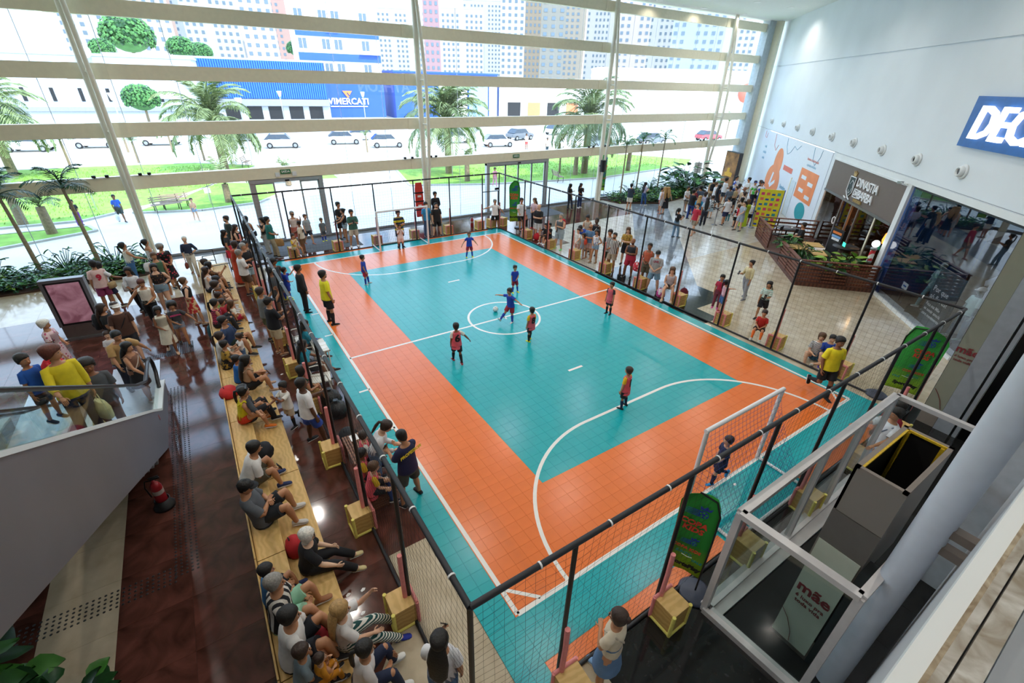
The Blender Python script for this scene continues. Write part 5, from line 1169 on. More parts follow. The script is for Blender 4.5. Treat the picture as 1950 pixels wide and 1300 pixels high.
# ---- middle of the shop side floor
P((1087, 350), None, -10, 'person in black shirt and dark jeans by the glass, farther from the loudspeaker', 'st,fw,phone,hang', 'm', 'long:k', ('#15161a', .6), ('trousers', '#232b38'), '#26262a', foot=(1084, 398), fem=True)
P((1107, 349), None, -90, 'person in black shirt and navy jeans drinking by the glass, nearer the speaker', 'st,st,chin,clasp', 'd', 'long:k', ('#15161a', .6), ('trousers', '#20305a'), '#e0dede', foot=(1101, 395), fem=True)
P((1203.5, 349.5), None, 20, 'person in dark shirt and white shorts with arms folded beside the planter', 'st,st,cross,cross', 'm', 'short:k', ('#2b3848', .75), ('shorts', '#ddd9cc'), '#6a4a38', foot=(1200, 400))
P((1230, 347), None, -10, 'person in lilac top and blue jeans looking at a phone beside the planter', 'st,fw,phone,phone', 'l', 'long:k', ('#b3b3d0', .6), ('trousers', '#2f4f80'), '#e0dede', foot=(1222, 391), fem=True)
P((1262, 357), 1.45, -60, 'child in white shirt with a blue strap beside the long fair hair', 'st,st,hang,hang', 'm', 'short:k', ('#dfe2e8', .7), ('shorts', '#7a2430'), '#8a4a48', extra=('belt:#2b4fa8',))
P((1267.5, 356), 1.64, 80, 'person with fair hair in pale top and checked shorts, behind the black dress', 'st,st,hang,hang', 'l', 'long:y', ('#c9b3b0', 'tank'), ('shorts', 'h:#2b2b30:#dedede:14'), '#a86a5a', fem=True)
P((1273.5, 356), None, 85, 'person with long fair hair in short black dress, seen from behind', 'st,fw,hang,low_out', 'l', 'long:y', ('#17181c', 'tank'), ('dress', '#17181c'), '#1d1d20', foot=(1266, 408), fem=True)
P((1294, 396.5), None, -15, 'person in black shirt with white back print and wide jeans looking at a phone', 'st,fw,phone,phone', 'm', 'pony:k', ('#121318', .6), ('trousers', '#6d8aa3'), '#3a4a5a', foot=(1286, 453), fem=True, extra=('no:44:#e0e0e4:.09:.22', 'phone1'))
P((1331, 387), None, 175, 'person in red shirt and khaki shorts walking towards the court', 'fw,bk,hang,hang', 'l', 'short:b', ('#b02438', .75), ('shorts', '#8a7a66'), '#b5846a', foot=(1321, 449))
# ---- queue by the hoarding
Q = [((1311.5, 354.5), 1.60, -90, 'person in white shirt and dark face mask standing by the rope post', '#dfe0e0', 'shorts', '#8a7a60', 'm', 'short:k', 'clasp,clasp'),
 ((1322.5, 360.5), 1.76, -10, 'person in black shirt and blue jeans at the head of the queue', '#17191e', 'trousers', '#223a78', 'm', 'short:k', 'phone2,phone2'),
 ((1326.5, 357), 1.66, -20, 'person in red and black striped jersey behind the black shirt', 'h:#a01d2b:#16161a', 'shorts', '#26262a', 'm', 'short:k', 'hang,hang'),
 ((1336, 353), 1.76, 60, 'person in slate blue shirt with a bag strap in the queue', '#4a5a70', 'trousers', '#3a3f48', 'm', 'short:k', 'hang,clasp'),
 ((1334.5, 372.5), 1.62, 20, 'person with fair hair in bright blue top leaning in the queue', '#1f8cc0', 'trousers', '#1d2330', 'l', 'long:y', 'clasp,clasp'),
 ((1349, 376), 1.62, 40, 'person with long black hair in pale blue shirt and dark trousers, seen from behind', '#b5c3cc', 'trousers', '#1d2230', 'm', 'long:k', 'hang,clasp'),
 ((1361, 340), 1.78, 30, 'person in tan shirt wearing a large black backpack in the queue', '#b5956e', 'trousers', '#7a6a58', 'm', 'short:k', 'hang,hang'),
 ((1385, 338.5), 1.78, -30, 'person in white tank top with dark hair looking at a phone by the glass', '#e0e0e2', 'shorts', '#3a3f48', 'm', 'short:k', 'phone,phone'),
 ((1366, 347), 1.62, -60, 'person in white cap and white shirt with dark straps in the queue', '#e3e3e6', 'shorts', '#26305a', 'l', 'short:n', 'clasp,clasp'),
 ((1372, 352), 1.60, -30, 'person with long black hair in navy top in the queue', '#1d2638', 'shorts', '#2b2b30', 'd', 'long:k', 'hang,hang'),
 ((1359.5, 372), 1.36, 10, 'child in patterned shirt and grey cap at the queue rope', 'n:#d0d3d6:#23262c:10', 'shorts', '#a8c0cc', 'l', 'short:b', 'reach,reach'),
 ((1404.5, 335), 1.70, -90, 'person in white and blue event shirt carrying a white box', 'n:#e6e6ea:#2b4fb0:4', 'trousers', '#2b3348', 'm', 'short:k', 'reach,reach'),
 ((1428, 338), 1.80, 150, 'tall person in white shirt by the photo stand', '#e0e2e0', 'trousers', '#33384a', 'm', 'short:k', 'clasp,clasp'),
 ((1440, 344), 1.68, -120, 'person in blue cap and white event shirt with green badge', 'n:#e3e3e8:#3ac23a:3', 'trousers', '#2b3348', 'm', 'short:k', 'clasp,hang'),
 ((1450, 343), 1.72, 120, 'person in black shirt beside the white hoarding', '#17181c', 'shorts', '#1d1f26', 'm', 'short:b', 'clasp,hang'),
 ((1453.5, 346), 1.68, -130, 'person in white event shirt with blue and yellow collar by the hoarding', 'n:#e6e3e8:#3a4fb0:3', 'trousers', '#2b2f3a', 'm', 'short:k', 'clasp,clasp'),
 ((1393, 354), 1.70, 60, 'person in slate shirt in the thick of the queue', '#5b6674', 'trousers', '#33363d', 'd', 'short:k', 'hang,clasp'),
 ((1404.5, 355), 1.62, 150, 'person with dark bun in striped orange and green top in the queue', 'h:#d8743a:#3a9a7a:7', 'shorts', '#1b1c22', 'm', 'bun:k', 'clasp,clasp'),
 ((1409.5, 350), 1.62, 100, 'person with dark hair in pale pink top behind the striped orange top', '#d9c3c6', 'trousers', '#3a3f55', 'm', 'bob:k', 'hang,hang'),
 ((1420, 356), 1.78, 170, 'person with cropped hair in tan shirt leaning into the queue', '#b8a083', 'shorts', '#6d6250', 'd', 'bald', 'reach,hang'),
 ((1415, 376), 1.64, 60, 'person in straw cap and beige top at the near end of the queue', '#c9ab92', 'trousers', '#3a2f38', 'm', 'bob:k', 'hang,clasp'),
 ((1420, 383), 1.64, 165, 'person in grey playsuit with a hand on a child carrying a red backpack', '#9aa3ad', 'shorts', '#9aa3ad', 'l', 'pony:k', 'reach,hang'),
 ((1408.5, 389), 1.30, 60, 'child in white and black shirt with a red backpack at the queue', 'n:#dedee2:#1a1a1f:4', 'shorts', '#15161a', 'l', 'short:b', 'hang,hang'),
 ((1427, 379), 1.62, 60, 'person in long lime dress beside the yellow photo board', '#b5cc2b', 'long_dress', '#b5cc2b', 'm', 'bob:n', 'clasp,clasp'),
 ((1438.5, 382.5), 1.42, 200, 'child in white shirt and black shorts beside the yellow photo board', '#e0dede', 'shorts', '#1a1b20', 'm', 'short:b', 'clasp,hang'),
 ((1392, 389), 1.00, 30, 'toddler in white shirt and teal trousers in the queue', '#d9d3cc', 'trousers', '#2f7f8a', 'm', 'short:k', 'hang,hang'),
 ((1390.5, 373.5), 1.66, 70, 'person in white shirt and navy shorts standing behind the toddler', '#dcdce0', 'shorts', '#28335a', 'm', 'short:k', 'hang,hang'),
 ((1345, 365), 1.66, 60, 'person in lilac striped shirt with brown hair in the queue', '#b3b3cc', 'shorts', '#5b4a58', 'm', 'bob:b', 'clasp,clasp'),
 ((1419, 365), 1.64, 120, 'person with brown hair in white top beside the cropped hair', '#e3ddd8', 'shorts', '#3a3f55', 'l', 'bob:b', 'hang,hang')]
for hd, H, yw, lb, tp, bk, bc, sk_, hr, am in Q:
    ex = ()
    if 'black backpack' in lb: ex = ('bag:pack:#15171d:large black backpack worn in the queue',)
    if 'red backpack at' in lb: ex = ('bag:pack:#c4263a:red backpack worn by a child at the queue',)
    if 'white cap' in lb: ex = ('cap:#e6e6e8',)
    if 'blue cap' in lb: ex = ('cap:#1f3fa8',)
    if 'straw cap' in lb: ex = ('cap:#d8c0a8',)
    if 'grey cap' in lb: ex = ('cap:#8fa8b0',)
    if 'mask' in lb: ex = ('beard',)
    P(hd, H, yw, lb, ('st,fw,' if H > 1.5 else 'st,st,') + am, sk_, hr, (tp, .7), (bk, bc), '#33343a', fem=hr[:4] in ('long', 'pony', 'bob:', 'bun:'), extra=ex)
# ---- barber deck
P((1532.5, 424), 1.74, 130, 'person in black clothes seated at the round table on the wooden deck', 'sit,sit,lap,lap', 'm', 'short:k', ('#15161a', .75), ('trousers', '#15161a'), '#1b1b1f', seat=.60, lean=2)
P((1627.5, 416), 1.72, 60, 'person in black shirt standing inside the shop behind the dark sign', 'st,st,clasp,clasp', 'm', 'short:n', ('#15161a', .75), ('trousers', '#17181c'), '#1b1b1f', base=.15)
# ---- outside, in the sun
P((214, 370.5), None, -70, 'person in blue shirt and dark shorts with a white bag walking on the path outside', 'fw,bk,hang,relax', 'd', 'pony:k', ('#2f62c4', .7), ('shorts', '#33403a'), '#33343a', foot=(230, 426), fem=True, extra=('bag:shopper1:#dcdce0:white shopping bag carried on the sunny path outside',))
P((362.5, 377), None, -80, 'person in peach top and denim skirt walking outside by the bench', 'fw,bk,clasp,hang', 'l', 'bun:b', ('#e3b795', 'tank'), ('short_shorts', '#8fb0d0'), '#c9a58a', foot=(374, 421), fem=True)
P((133, 380), None, -60, 'person in black top and purple trousers outside behind the palm trunks', 'st,st,clasp,clasp', 'm', 'bob:k', ('#26262b', .7), ('trousers', '#7a3fa8'), '#33343a', foot=(152, 430), fem=True)
P((942.5, 318.5), None, -100, 'person in pink clothes walking outside the glass doors', 'fw,bk,hang,hang', 'm', 'bob:b', ('#e08aa0', .7), ('trousers', '#e3a0b3'), '#c9a58a', foot=(944, 355), fem=True)
P((1043, 262), 1.72, -90, 'person in white shirt and dark trousers standing on the forecourt outside', 'st,st,hang,hang', 'd', 'short:k', ('#e6e6e8', .8), ('trousers', '#3a4560'), '#33343a')
P((1003, 254), 1.72, -90, 'person in white shirt and red shorts standing by the parked cars outside', 'st,st,hang,hang', 'd', 'short:k', ('#e9e4e2', .8), ('shorts', '#c25a58'), '#33343a')
# ---- on the escalator: each stands on a step, so the height of the step gives the place
def on_escalator(px, H, x, yaw, label, *a, **k):
    d = ray(*px); s = (x - CAMLOC.x) / d.x; p = CAMLOC + d * s
    P(px, H, yaw, label, *a, loc=(p.x, p.y), base=p.z - H * .995, **k)
on_escalator((91.5, 660), 1.72, -4.95, -60, 'person in yellow shirt with red backpack straps riding the escalator', 'st,st,hang,reach', 'm', 'curly:r', ('#d2be1f', 1.5), ('trousers', '#1d2a4a'), '#26262a', turn=45, extra=('bag:pack:#d8303f:red backpack worn on the escalator', 'bag:shopper0:#e0d8a0:pale plastic bag carried on the escalator'))
on_escalator((160.5, 685), 1.68, -4.80, -70, 'person with black curly hair in grey shirt on the escalator', 'st,st,hang,hang', 'd', 'curly:k', ('#4a4d52', .8), ('trousers', '#6a4a42'), '#26262a', extra=('bag:shopper1:#d8c48a:yellowish paper bag carried on the escalator',))
on_escalator((37, 675), 1.25, -5.35, -40, 'child in blue football shirt on the escalator', 'st,st,hang,hang', 'm', 'short:k', ('#1f58b0', .7), ('shorts', '#23262c'), '#26262a')
P((218.5, 631), 1.74, -60, 'person in tan shirt stepping onto the escalator with a hand on the rail', 'fw,st,low_out,reach', 'm', 'short:k', ('#b8935f', .8), ('trousers', '#1d2233'), '#26262a', lean=20, build=1.12)
P((238.5, 652.5), 1.64, -35, 'person in brown halter top and black skirt leaning on the escalator rail', 'st,fw,hang,reach', 'm', 'long:k', ('#8a6250', 'tank'), ('skirt', '#15161b'), '#c9c4c0', fem=True, lean=6, extra=('belt:#d9cdbd',))
# ================================================================ escalator, lift cage, shops, furniture
SATIN = mat('satin_steel', '#8f8f92', 0.32, 0.75, var=0.05, scale=2)
CLAD = mat('escalator_cladding', '#77757a', 0.38, 0.35, var=0.06, scale=1.2)
RUB = mat('handrail_rubber', '#141519', 0.35); GLS = glass('balustrade_pane', (0.93, 0.97, 0.96), 0.05)
STEPM = mat('step_tread', '#a9abad', 0.45, 0.4, var=0.15, scale=40)
TAN30 = 0.586
def escalator(label, xr, xl, y0=7.0):
    """runs up towards -y; xr / xl: outer faces; y0: where the incline starts"""
    e = thing('escalator', label, 'escalator', (xr, y0, 0))
    W = xr - xl; top = 5.35; run = top / TAN30
    prof = [(2.55, 0.0), (2.6, 0.22), (2.2, 0.30), (0.9, 0.42), (0.0, 0.98), (-run, 0.98 + top), (-run - 1.0, 0.98 + top), (-run - 1.0, top - 0.55), (-run, top - 0.55), (0.02, -0.0)]
    for nm, x in (('outer_cladding', 0.0), ('inner_cladding', -W + 0.14)):
        b = MB(); vs = [(x - d, y, z) for d in (0, 0.14) for y, z in prof]; n = len(prof)
        b.add(vs, [tuple(range(n)), tuple(range(2 * n - 1, n - 1, -1))] + [(i, n + i, n + (i + 1) % n, (i + 1) % n) for i in range(n)])
        b.build(nm, CLAD, e)
        dk = MB()
        dp = prof[1:6]
        for (ya, za), (yb, zb) in zip(dp[:-1], dp[1:]): dk.bar((x - 0.07, ya, za + 0.02), (x - 0.07, yb, zb + 0.02), 0.17, 0.05)
        dk.build('deck_strip', PLAIN, e)
        # glass between deck and handrail
        hr = [(2.05, 0.38), (2.42, 0.62), (2.48, 0.85), (2.30, 1.08), (1.9, 1.16), (0.95, 1.20), (0.0, 1.66), (-run, 1.66 + top), (-run - 0.9, 1.66 + top)]
        MB().tube([(x - 0.07, y, z) for y, z in hr], [(0.042, 0.028)] * len(hr), 10, ref=(1, 0, 0)).build('handrail', RUB, e)
        low = [(2.2, 0.33), (0.9, 0.45), (0.0, 1.01), (-run * .25, 1.01 + top * .25), (-run * .5, 1.01 + top * .5), (-run * .75, 1.01 + top * .75), (-run, 1.01 + top)]
        up = [(2.28, 1.04), (0.92, 1.17), (0.0, 1.63), (-run * .25, 1.63 + top * .25), (-run * .5, 1.63 + top * .5), (-run * .75, 1.63 + top * .75), (-run, 1.63 + top)]
        for i in range(len(low) - 1):
            g_ = 0.004
            q_ = [(low[i][0] - g_, low[i][1]), (low[i + 1][0] + g_, low[i + 1][1]), (up[i + 1][0] + g_, up[i + 1][1]), (up[i][0] - g_, up[i][1])]
            vs = [(x - d, y, z) for d in (0.065, 0.077) for y, z in q_]
            MB().add(vs, [(0, 1, 2, 3), (7, 6, 5, 4)] + [(k, 4 + k, 4 + (k + 1) % 4, (k + 1) % 4) for k in range(4)]).build('glass_panel', GLS, e)
    MB().span((-W + 0.16, 0.9, 0.0), (-0.16, 4.3, 0.016)).build('landing_plate', mat('comb_plate', '#c9ccd0', 0.4, 0.5, var=0.05, scale=30), e)
    MB().span((-W + 0.16, 0.72, 0.0), (-0.16, 0.9, 0.022)).build('comb_teeth', mat('comb_yellow', '#c9b67a', 0.5), e)
    k = 0; me = None
    while k * 0.4 < run:
        me = me or MB().span((-W + 0.17, -0.4, -0.22), (-0.17, 0.0, 0.0)).mesh('step', STEPM)
        place('step', me, e, (0, 0.7 - k * 0.4, 0.015 + max(0, (k - 1)) * 0.4 * TAN30)); k += 1
    MB().span((-W + 0.1, -run - 1.0, top - 0.55), (-0.1, -run, top - 0.45)).build('soffit', CLAD, e)
    b = MB(); b.add([(-0.02, 0.05, -0.0), (-W + 0.02, 0.05, 0), (-W + 0.02, -run, top - 0.5), (-0.02, -run, top - 0.5), (-0.02, 0.05, -0.04), (-W + 0.02, 0.05, -0.04), (-W + 0.02, -run, top - 0.56), (-0.02, -run, top - 0.56)], [(0, 3, 2, 1), (4, 5, 6, 7), (0, 1, 5, 4), (2, 3, 7, 6), (1, 2, 6, 5), (3, 0, 4, 7)])
    b.build('underside', CLAD, e)
    MB().prism([(0, 0), (0.035, 0.01), (0.02, 0.13), (-0.012, 0.12)], 0, 0.003, frame_m((0.002, 0.35, 0.52), (0, 1, 0), (0, 0, 1))).build('warning_sticker', mat('sticker', '#c9423a', 0.5), e)
    return e
escalator('grey clad escalator with glass sides and black handrails, people riding it', -4.36, -5.72)
escalator('second glass sided escalator beyond the grey clad one, beside the screen', -6.0, -7.36)
mm_ = MB()
for x in range(0, 15): mm_.span((-4.36 + 0.0 + x * 0.045, 11.35, 0), (-4.36 + x * 0.045 + 0.028, 12.1, 0.006))
for x in range(0, 30): mm_.span((-5.6 + x * 0.045, 11.45, 0), (-5.6 + x * 0.045 + 0.028, 11.65, 0.006))
tag(mm_.build('floor_grooves', DARK), 'dark grooved strip on the floor at the escalator landing plate', 'floor grille', kind='stuff')

# fire extinguishers
RED = mat('extinguisher_red', '#8f1a22', 0.35)
def extinguisher(loc, label, stand=True):
    e = thing('fire_extinguisher', label, 'fire extinguisher', loc); z = 0.12 if stand else 0.0
    if stand: MB().lathe([(0, 0), (0.17, 0), (0.17, 0.05), (0.13, 0.07), (0.125, 0.2), (0.11, 0.2), (0.11, 0.07), (0, 0.07)], n=20).build('stand', BLACK, e)
    MB().lathe([(0, z), (0.085, z), (0.09, z + 0.03), (0.09, z + 0.40), (0.06, z + 0.47), (0.025, z + 0.5), (0.025, z + 0.54), (0, z + 0.54)], n=18).build('cylinder', RED, e)
    MB().box((0.03, 0, z + 0.57), (0.14, 0.03, 0.03)).box((0.02, 0, z + 0.61), (0.15, 0.025, 0.015)).build('valve', BLACK, e)
    MB().tube([(-0.02, 0, z + 0.55), (-0.12, 0.02, z + 0.55), (-0.16, 0.04, z + 0.4), (-0.13, 0.05, z + 0.15)], 0.012, 7).build('hose', BLACK, e)
    MB().tube([(0, 0, z + 0.24), (0, 0, z + 0.33)], 0.0915, 18).build('label_band', mat('label_dull', '#a89a92', .6), e)
extinguisher((-4.43, 5.2, 0), 'red fire extinguisher in a black stand on the brown floor under the escalator')
extinguisher(tuple(at(899, 432)), 'red fire extinguisher standing by the glass wall beside the net gate', False)
# stacked rescue boards on the column
rb = thing('rescue_board', 'red rescue stretcher board with straps hanging on the column behind the farther goal', 'rescue board', (7.45, FY - 0.5, 0.45))
MB().prism([(-0.2, 0), (0.2, 0), (0.23, 0.5), (0.22, 1.5), (0.16, 1.8), (-0.16, 1.8), (-0.22, 1.5), (-0.23, 0.5)], -0.03, 0.03, frame_m((0, 0, 0), (1, 0, 0), (0, 0, 1))).build('board', mat('board_red', '#d23a30', 0.45), rb)
for z in (0.35, 0.8, 1.25): MB().span((-0.25, -0.045, z), (0.25, 0.045, z + 0.06)).build('strap', BLACK, rb)
for z in (0.55, 1.05): MB().span((-0.1, -0.05, z), (0.1, -0.03, z + 0.1)).build('head_block', TXTW, rb)

# ---- lit screen stand
T0 = at(141, 646); T1 = at(195, 634)
ts = thing('screen_stand', 'tall grey stand with a glowing pink advertising screen', 'screen', (-6.33, 14.02, 0), R(-6))
MB().span((-0.52, -0.20, 0), (0.52, 0.20, 0.06)).build('base', SATIN, ts)
MB().span((-0.47, -0.09, 0.06), (0.47, 0.09, 1.80)).build('body', mat('stand_grey', '#6d5f5c', 0.35, 0.3), ts)
MB().span((-0.50, -0.11, 0.42), (-0.42, 0.10, 1.86)).span((0.42, -0.11, 0.42), (0.50, 0.10, 1.86)).span((-0.42, -0.11, 1.78), (0.42, 0.10, 1.86)).build('bezel', SATIN, ts)
MB().span((-0.42, -0.098, 0.46), (0.42, -0.091, 1.78)).build('screen_border', BLACK, ts)
scm = two_tone('screen_picture', '#6e4450', '#a87c8a', 'noise', 2.0, 0.2, sharp=False, dist=1.0)
_b = scm.node_tree.nodes['Principled BSDF']; _r = [n for n in scm.node_tree.nodes if n.type == 'VALTORGB'][0]
scm.node_tree.links.new(_r.outputs[0], _b.inputs['Emission Color']); _b.inputs['Emission Strength'].default_value = 0.22
MB().span((-0.37, -0.104, 0.52), (0.37, -0.099, 1.73)).build('screen', scm, ts)

# ---- lift cage beside the closest goal: white frame, glass, lift tower with printed panel
CF = mat('cage_frame', '#c9c5c4', 0.4, 0.2, var=0.05); CG = glass('cage_pane', (0.88, 0.93, 0.93), 0.05)
cg = thing('lift_cage', 'white framed glass cage around the lift pit behind the closest goal', 'lift cage', (2.49, -1.48, 0))
X0, X1, Y1, H_ = 2.49, 7.45, -2.89, 2.16
def cbar(p, q, w=0.10, h=0.08, n='rail'): return under(MB().bar(p, q, w, h).build(n, CF), cg)
cbar((X0, -1.48, H_), (X1, -1.42, H_), .12); cbar((X0, -1.48, H_), (X0 + .1, Y1, H_), .12); cbar((X1, -1.42, H_), (X1, Y1, H_), .10); cbar((X0 + .1, Y1, H_), (X1, Y1, H_), .10)
cbar((X0, -1.48, .05), (X1, -1.42, .05), .16, .1, 'sill'); cbar((X0, -1.48, .05), (X0 + .1, Y1, .05), .16, .1, 'sill')
cbar((X0, -1.55, .02), (X1, -1.55, .02), .30, .04, 'stone_kerb')
for p in ((X0, -1.48), (4.86, -1.46), (X1, -1.42), (X1, Y1), (X0 + .1, Y1), (6.2, -1.44)):
    under(MB().bar((p[0], p[1], 0), (p[0], p[1], H_), .09, .09).build('post', CF), cg)
def cpane(p, q):
    p, q = Vector(p), Vector(q); m_ = (p + q) / 2; under(MB().bar((p.x, p.y, 1.12), (q.x, q.y, 1.12), .012, 1.98).build('pane', CG), cg)
cpane((X0 + .06, -1.48, 0), (4.80, -1.46, 0)); cpane((4.92, -1.46, 0), (6.14, -1.44, 0)); cpane((6.26, -1.44, 0), (X1 - .06, -1.42, 0)); cpane((X0, -1.54, 0), (X0 + .1, Y1 + .06, 0))
under(MB().span((X0 + .1, Y1, -0.01), (X1, -1.72, 0.012)).build('pit_floor', mat('pit_dark', '#08090a', 0.7)), cg)
lt = thing('lift_tower', 'grey lift tower with an open black top edged in yellow, printed glass panel below', 'lift', (3.07, -2.20, 0))
CAB = mat('cab_grey', '#777069', 0.5, var=0.06, scale=1.0); CAB2 = mat('cab_grey_dark', '#5f5a55', 0.5, var=0.06); YEL = mat('hazard_yellow', '#c9a417', 0.55, var=0.2, scale=30)
def lspan(a, b, n, mm): return under(MB().span(a, b).build(n, mm), lt)
tx0, tx1, ty0, ty1, tz = 3.07, 4.42, -2.72, -2.20, 3.30
lspan((tx0, ty0, 2.63), (tx0 + .03, ty1, tz), 'upper_panel', CAB); lspan((tx0, ty1 - .03, 1.6), (tx1, ty1, tz), 'side_panel', CAB); lspan((tx0 - .002, ty0 + .0, 2.1), (tx0 + .03, ty1, 2.62), 'lower_panel', CAB2)
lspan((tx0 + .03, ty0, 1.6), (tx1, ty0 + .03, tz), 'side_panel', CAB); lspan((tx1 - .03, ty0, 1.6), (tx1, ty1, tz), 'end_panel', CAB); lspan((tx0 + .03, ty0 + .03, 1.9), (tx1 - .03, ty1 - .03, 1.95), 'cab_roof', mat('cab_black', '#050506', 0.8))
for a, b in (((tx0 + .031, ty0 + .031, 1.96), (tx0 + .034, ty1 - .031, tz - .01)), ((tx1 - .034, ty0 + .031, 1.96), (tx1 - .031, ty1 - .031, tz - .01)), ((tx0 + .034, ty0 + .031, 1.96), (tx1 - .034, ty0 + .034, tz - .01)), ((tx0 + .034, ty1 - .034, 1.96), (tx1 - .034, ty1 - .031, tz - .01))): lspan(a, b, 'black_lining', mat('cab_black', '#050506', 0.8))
for a, b in (((tx0, ty0, tz), (tx1, ty0 + .05, tz + .03)), ((tx0, ty1 - .05, tz), (tx1, ty1, tz + .03)), ((tx0, ty0, tz), (tx0 + .05, ty1, tz + .03)), ((tx1 - .05, ty0, tz), (tx1, ty1, tz + .03))): lspan(a, b, 'top_rim', mat('rim_stone', '#7a7068', 0.6))
for a, b in (((tx0 + .05, ty1 - .075, tz + .0), (tx1 - .05, ty1 - .05, tz + .028)), ((tx1 - .075, ty0 + .05, tz), (tx1 - .05, ty1 - .05, tz + .028)), ((tx1 - .10, ty1 - .1, 1.95), (tx1 - .05, ty1 - .06, tz)), ((tx1 - .10, ty0 + .06, 1.95), (tx1 - .05, ty0 + .10, tz)), ((tx1, ty0 + .05, 1.2), (tx1 + .03, ty0 + .1, tz))): lspan(a, b, 'yellow_edge', YEL)
MILK = mat('milk_glass', '#bcc2b2', 0.25, var=0.03); WINE = mat('wine_red', '#7a2a2f', 0.5)
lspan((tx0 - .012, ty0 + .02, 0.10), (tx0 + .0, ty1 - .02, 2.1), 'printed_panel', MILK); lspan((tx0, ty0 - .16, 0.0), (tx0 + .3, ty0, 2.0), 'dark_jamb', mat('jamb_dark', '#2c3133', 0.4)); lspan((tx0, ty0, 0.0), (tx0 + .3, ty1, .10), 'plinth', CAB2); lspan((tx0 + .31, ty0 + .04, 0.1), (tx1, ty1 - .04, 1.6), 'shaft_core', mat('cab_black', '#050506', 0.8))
def mae(x, y, z, s, root):
    for t_, dz, sz, bo in (('mãe', 0, .24, .006), ('é luxo pra', -.17, .085, .001), ('toda vida', -.26, .085, .001)):
        o = place('lettering', text_mesh(t_, WINE, sz * s, .004, bold=bo), None, M=frame_m((x, y, z + dz * s), (0, -1, 0), (0, 0, 1))); under(o, root)
mae(tx0 - .018, -2.46, 1.20, 1.05, lt)
under(MB().tube([(tx0 - .016, -2.22, .62), (tx0 - .016, -2.33, .50), (tx0 - .016, -2.43, .30), (tx0 - .016, -2.46, .12)], .004, 5).build('print_curve', WINE), lt)
# second lift door wall farther along
dw = thing('lift_door_wall', 'olive grey glass lift door with wine red lettering beside the shop window', 'lift door', (11.05, -1.31, 0))
OLV = mat('olive_glass', '#8f9080', 0.25, var=0.02); LGR = mat('light_grey_panel', '#a3a8ae', 0.4, 0.2); DGR = mat('dark_frame', '#1d2226', 0.4)
for a, b, n, mm in (((11.05, -1.65, 0.30), (11.15, -1.31, 7.5), 'printed_panel', OLV), ((11.03, -1.65, 0.0), (11.17, -1.31, 0.30), 'plinth', mat('plinth_tile', '#857a70', 0.5)), ((11.0, -1.98, 0), (11.15, -1.66, 7.5), 'grey_panel', LGR), ((11.04, -2.02, 0), (11.15, -1.985, 7.5), 'dark_joint', DGR), ((11.0, -2.10, 0), (11.15, -2.025, 7.5), 'grey_post', LGR), ((11.05, -4.0, 0), (11.2, -2.11, 7.5), 'dark_glass', mat('dark_glass', '#0b0d0f', 0.15)), ((11.06, -1.325, 0.3), (11.14, -1.300, 7.5), 'edge_strip', DGR)):
    under(MB().span(a, b).build(n, mm), dw)
mae(11.035, -1.5, 2.05, 1.0, dw)
under(MB().tube([(11.04, -1.33, .95), (11.04, -1.42, .85), (11.04, -1.52, .7), (11.04, -1.6, .5)], .006, 5).build('print_curve', WINE), dw)
# big white pipe column and the gallery edge under the camera
PIPE = mat('pipe_white', '#c3c9d3', 0.45, var=0.03)
pc = thing('column', None, None, (3.14, -3.01, 0), kind='structure')
MB().cyl((0, 0, 0), (0, 0, CEIL), 0.157, 40).build('round_shaft', PIPE, pc)
GF = mat('gallery_face', '#b4b7bb', 0.5)
wb_ = MB().span((-2.0, -4.25, 0), (8.5, -3.335, 6.1)).span((6.0, -3.335, 0), (8.5, -3.10, 6.1)); wb_.build('wall_near', GF, kind='structure')
for z in (3.1, 2.86): MB().span((-0.06, -0.33, z), (0.06, 0, z + 0.10)).build('bracket', mat('bracket', '#6d625a', 0.5), pc)
rl = thing('gallery_railing', 'white upper gallery railing with a worn brushed steel handrail close to the camera', 'railing', (0, -3.5, 5.5))
BRUSH = two_tone('brushed_steel', '#8f8371', '#c9c6bf', 'noise', 9.0, 0.3, sharp=False, dist=2.0)
under(MB().span((-2.05, -3.316, 6.10), (9.0, -3.285, 6.20)).build('white_edge', PLAIN), rl)
WORN = two_tone('worn_edge', '#7d6a50', '#b3a58c', 'noise', 14.0, 0.5, sharp=False, dist=2.0)
under(MB().span((-2.05, -3.324, 6.10), (9.0, -3.316, 6.202)).build('worn_edge', WORN), rl)
under(MB().bar((-2.05, -3.332, 6.185), (9.0, -3.332, 6.185), .016, .04).build('handrail', BRUSH), rl)
under(MB().bar((-2.05, -3.342, 6.17), (9.0, -3.342, 6.17), .004, .04).build('seam', BLACK), rl)
under(MB().bar((-2.05, -3.360, 6.185), (9.0, -3.360, 6.185), .032, .04).build('handrail', BRUSH), rl)
under(MB().span((-2.0, -3.60, 6.1), (9.0, -3.376, 6.19)).build('parapet', LGR), rl)
MB().span((-30, -14, 5.2), (40, -4.2, 5.45)).build('slab_1', PLAIN, kind='structure')

# ---- loudspeaker on the second column
sp = thing('loudspeaker', 'black loudspeaker mounted on the column beside the planter', 'loudspeaker', (20.40, 20.38, 1.95), R(-60))
MB().tube([(0, 0, 0), (0, 0, 0.72)], [(0.19, 0.15), (0.19, 0.15)], 12, smooth=False).build('cabinet', BLACK, sp); MB().span((0.10, -0.13, 0.06), (0.165, 0.13, 0.66)).build('grille', DARK, sp); MB().box((-0.18, 0, 0.36), (0.12, 0.06, 0.08)).build('bracket', DARK, sp)

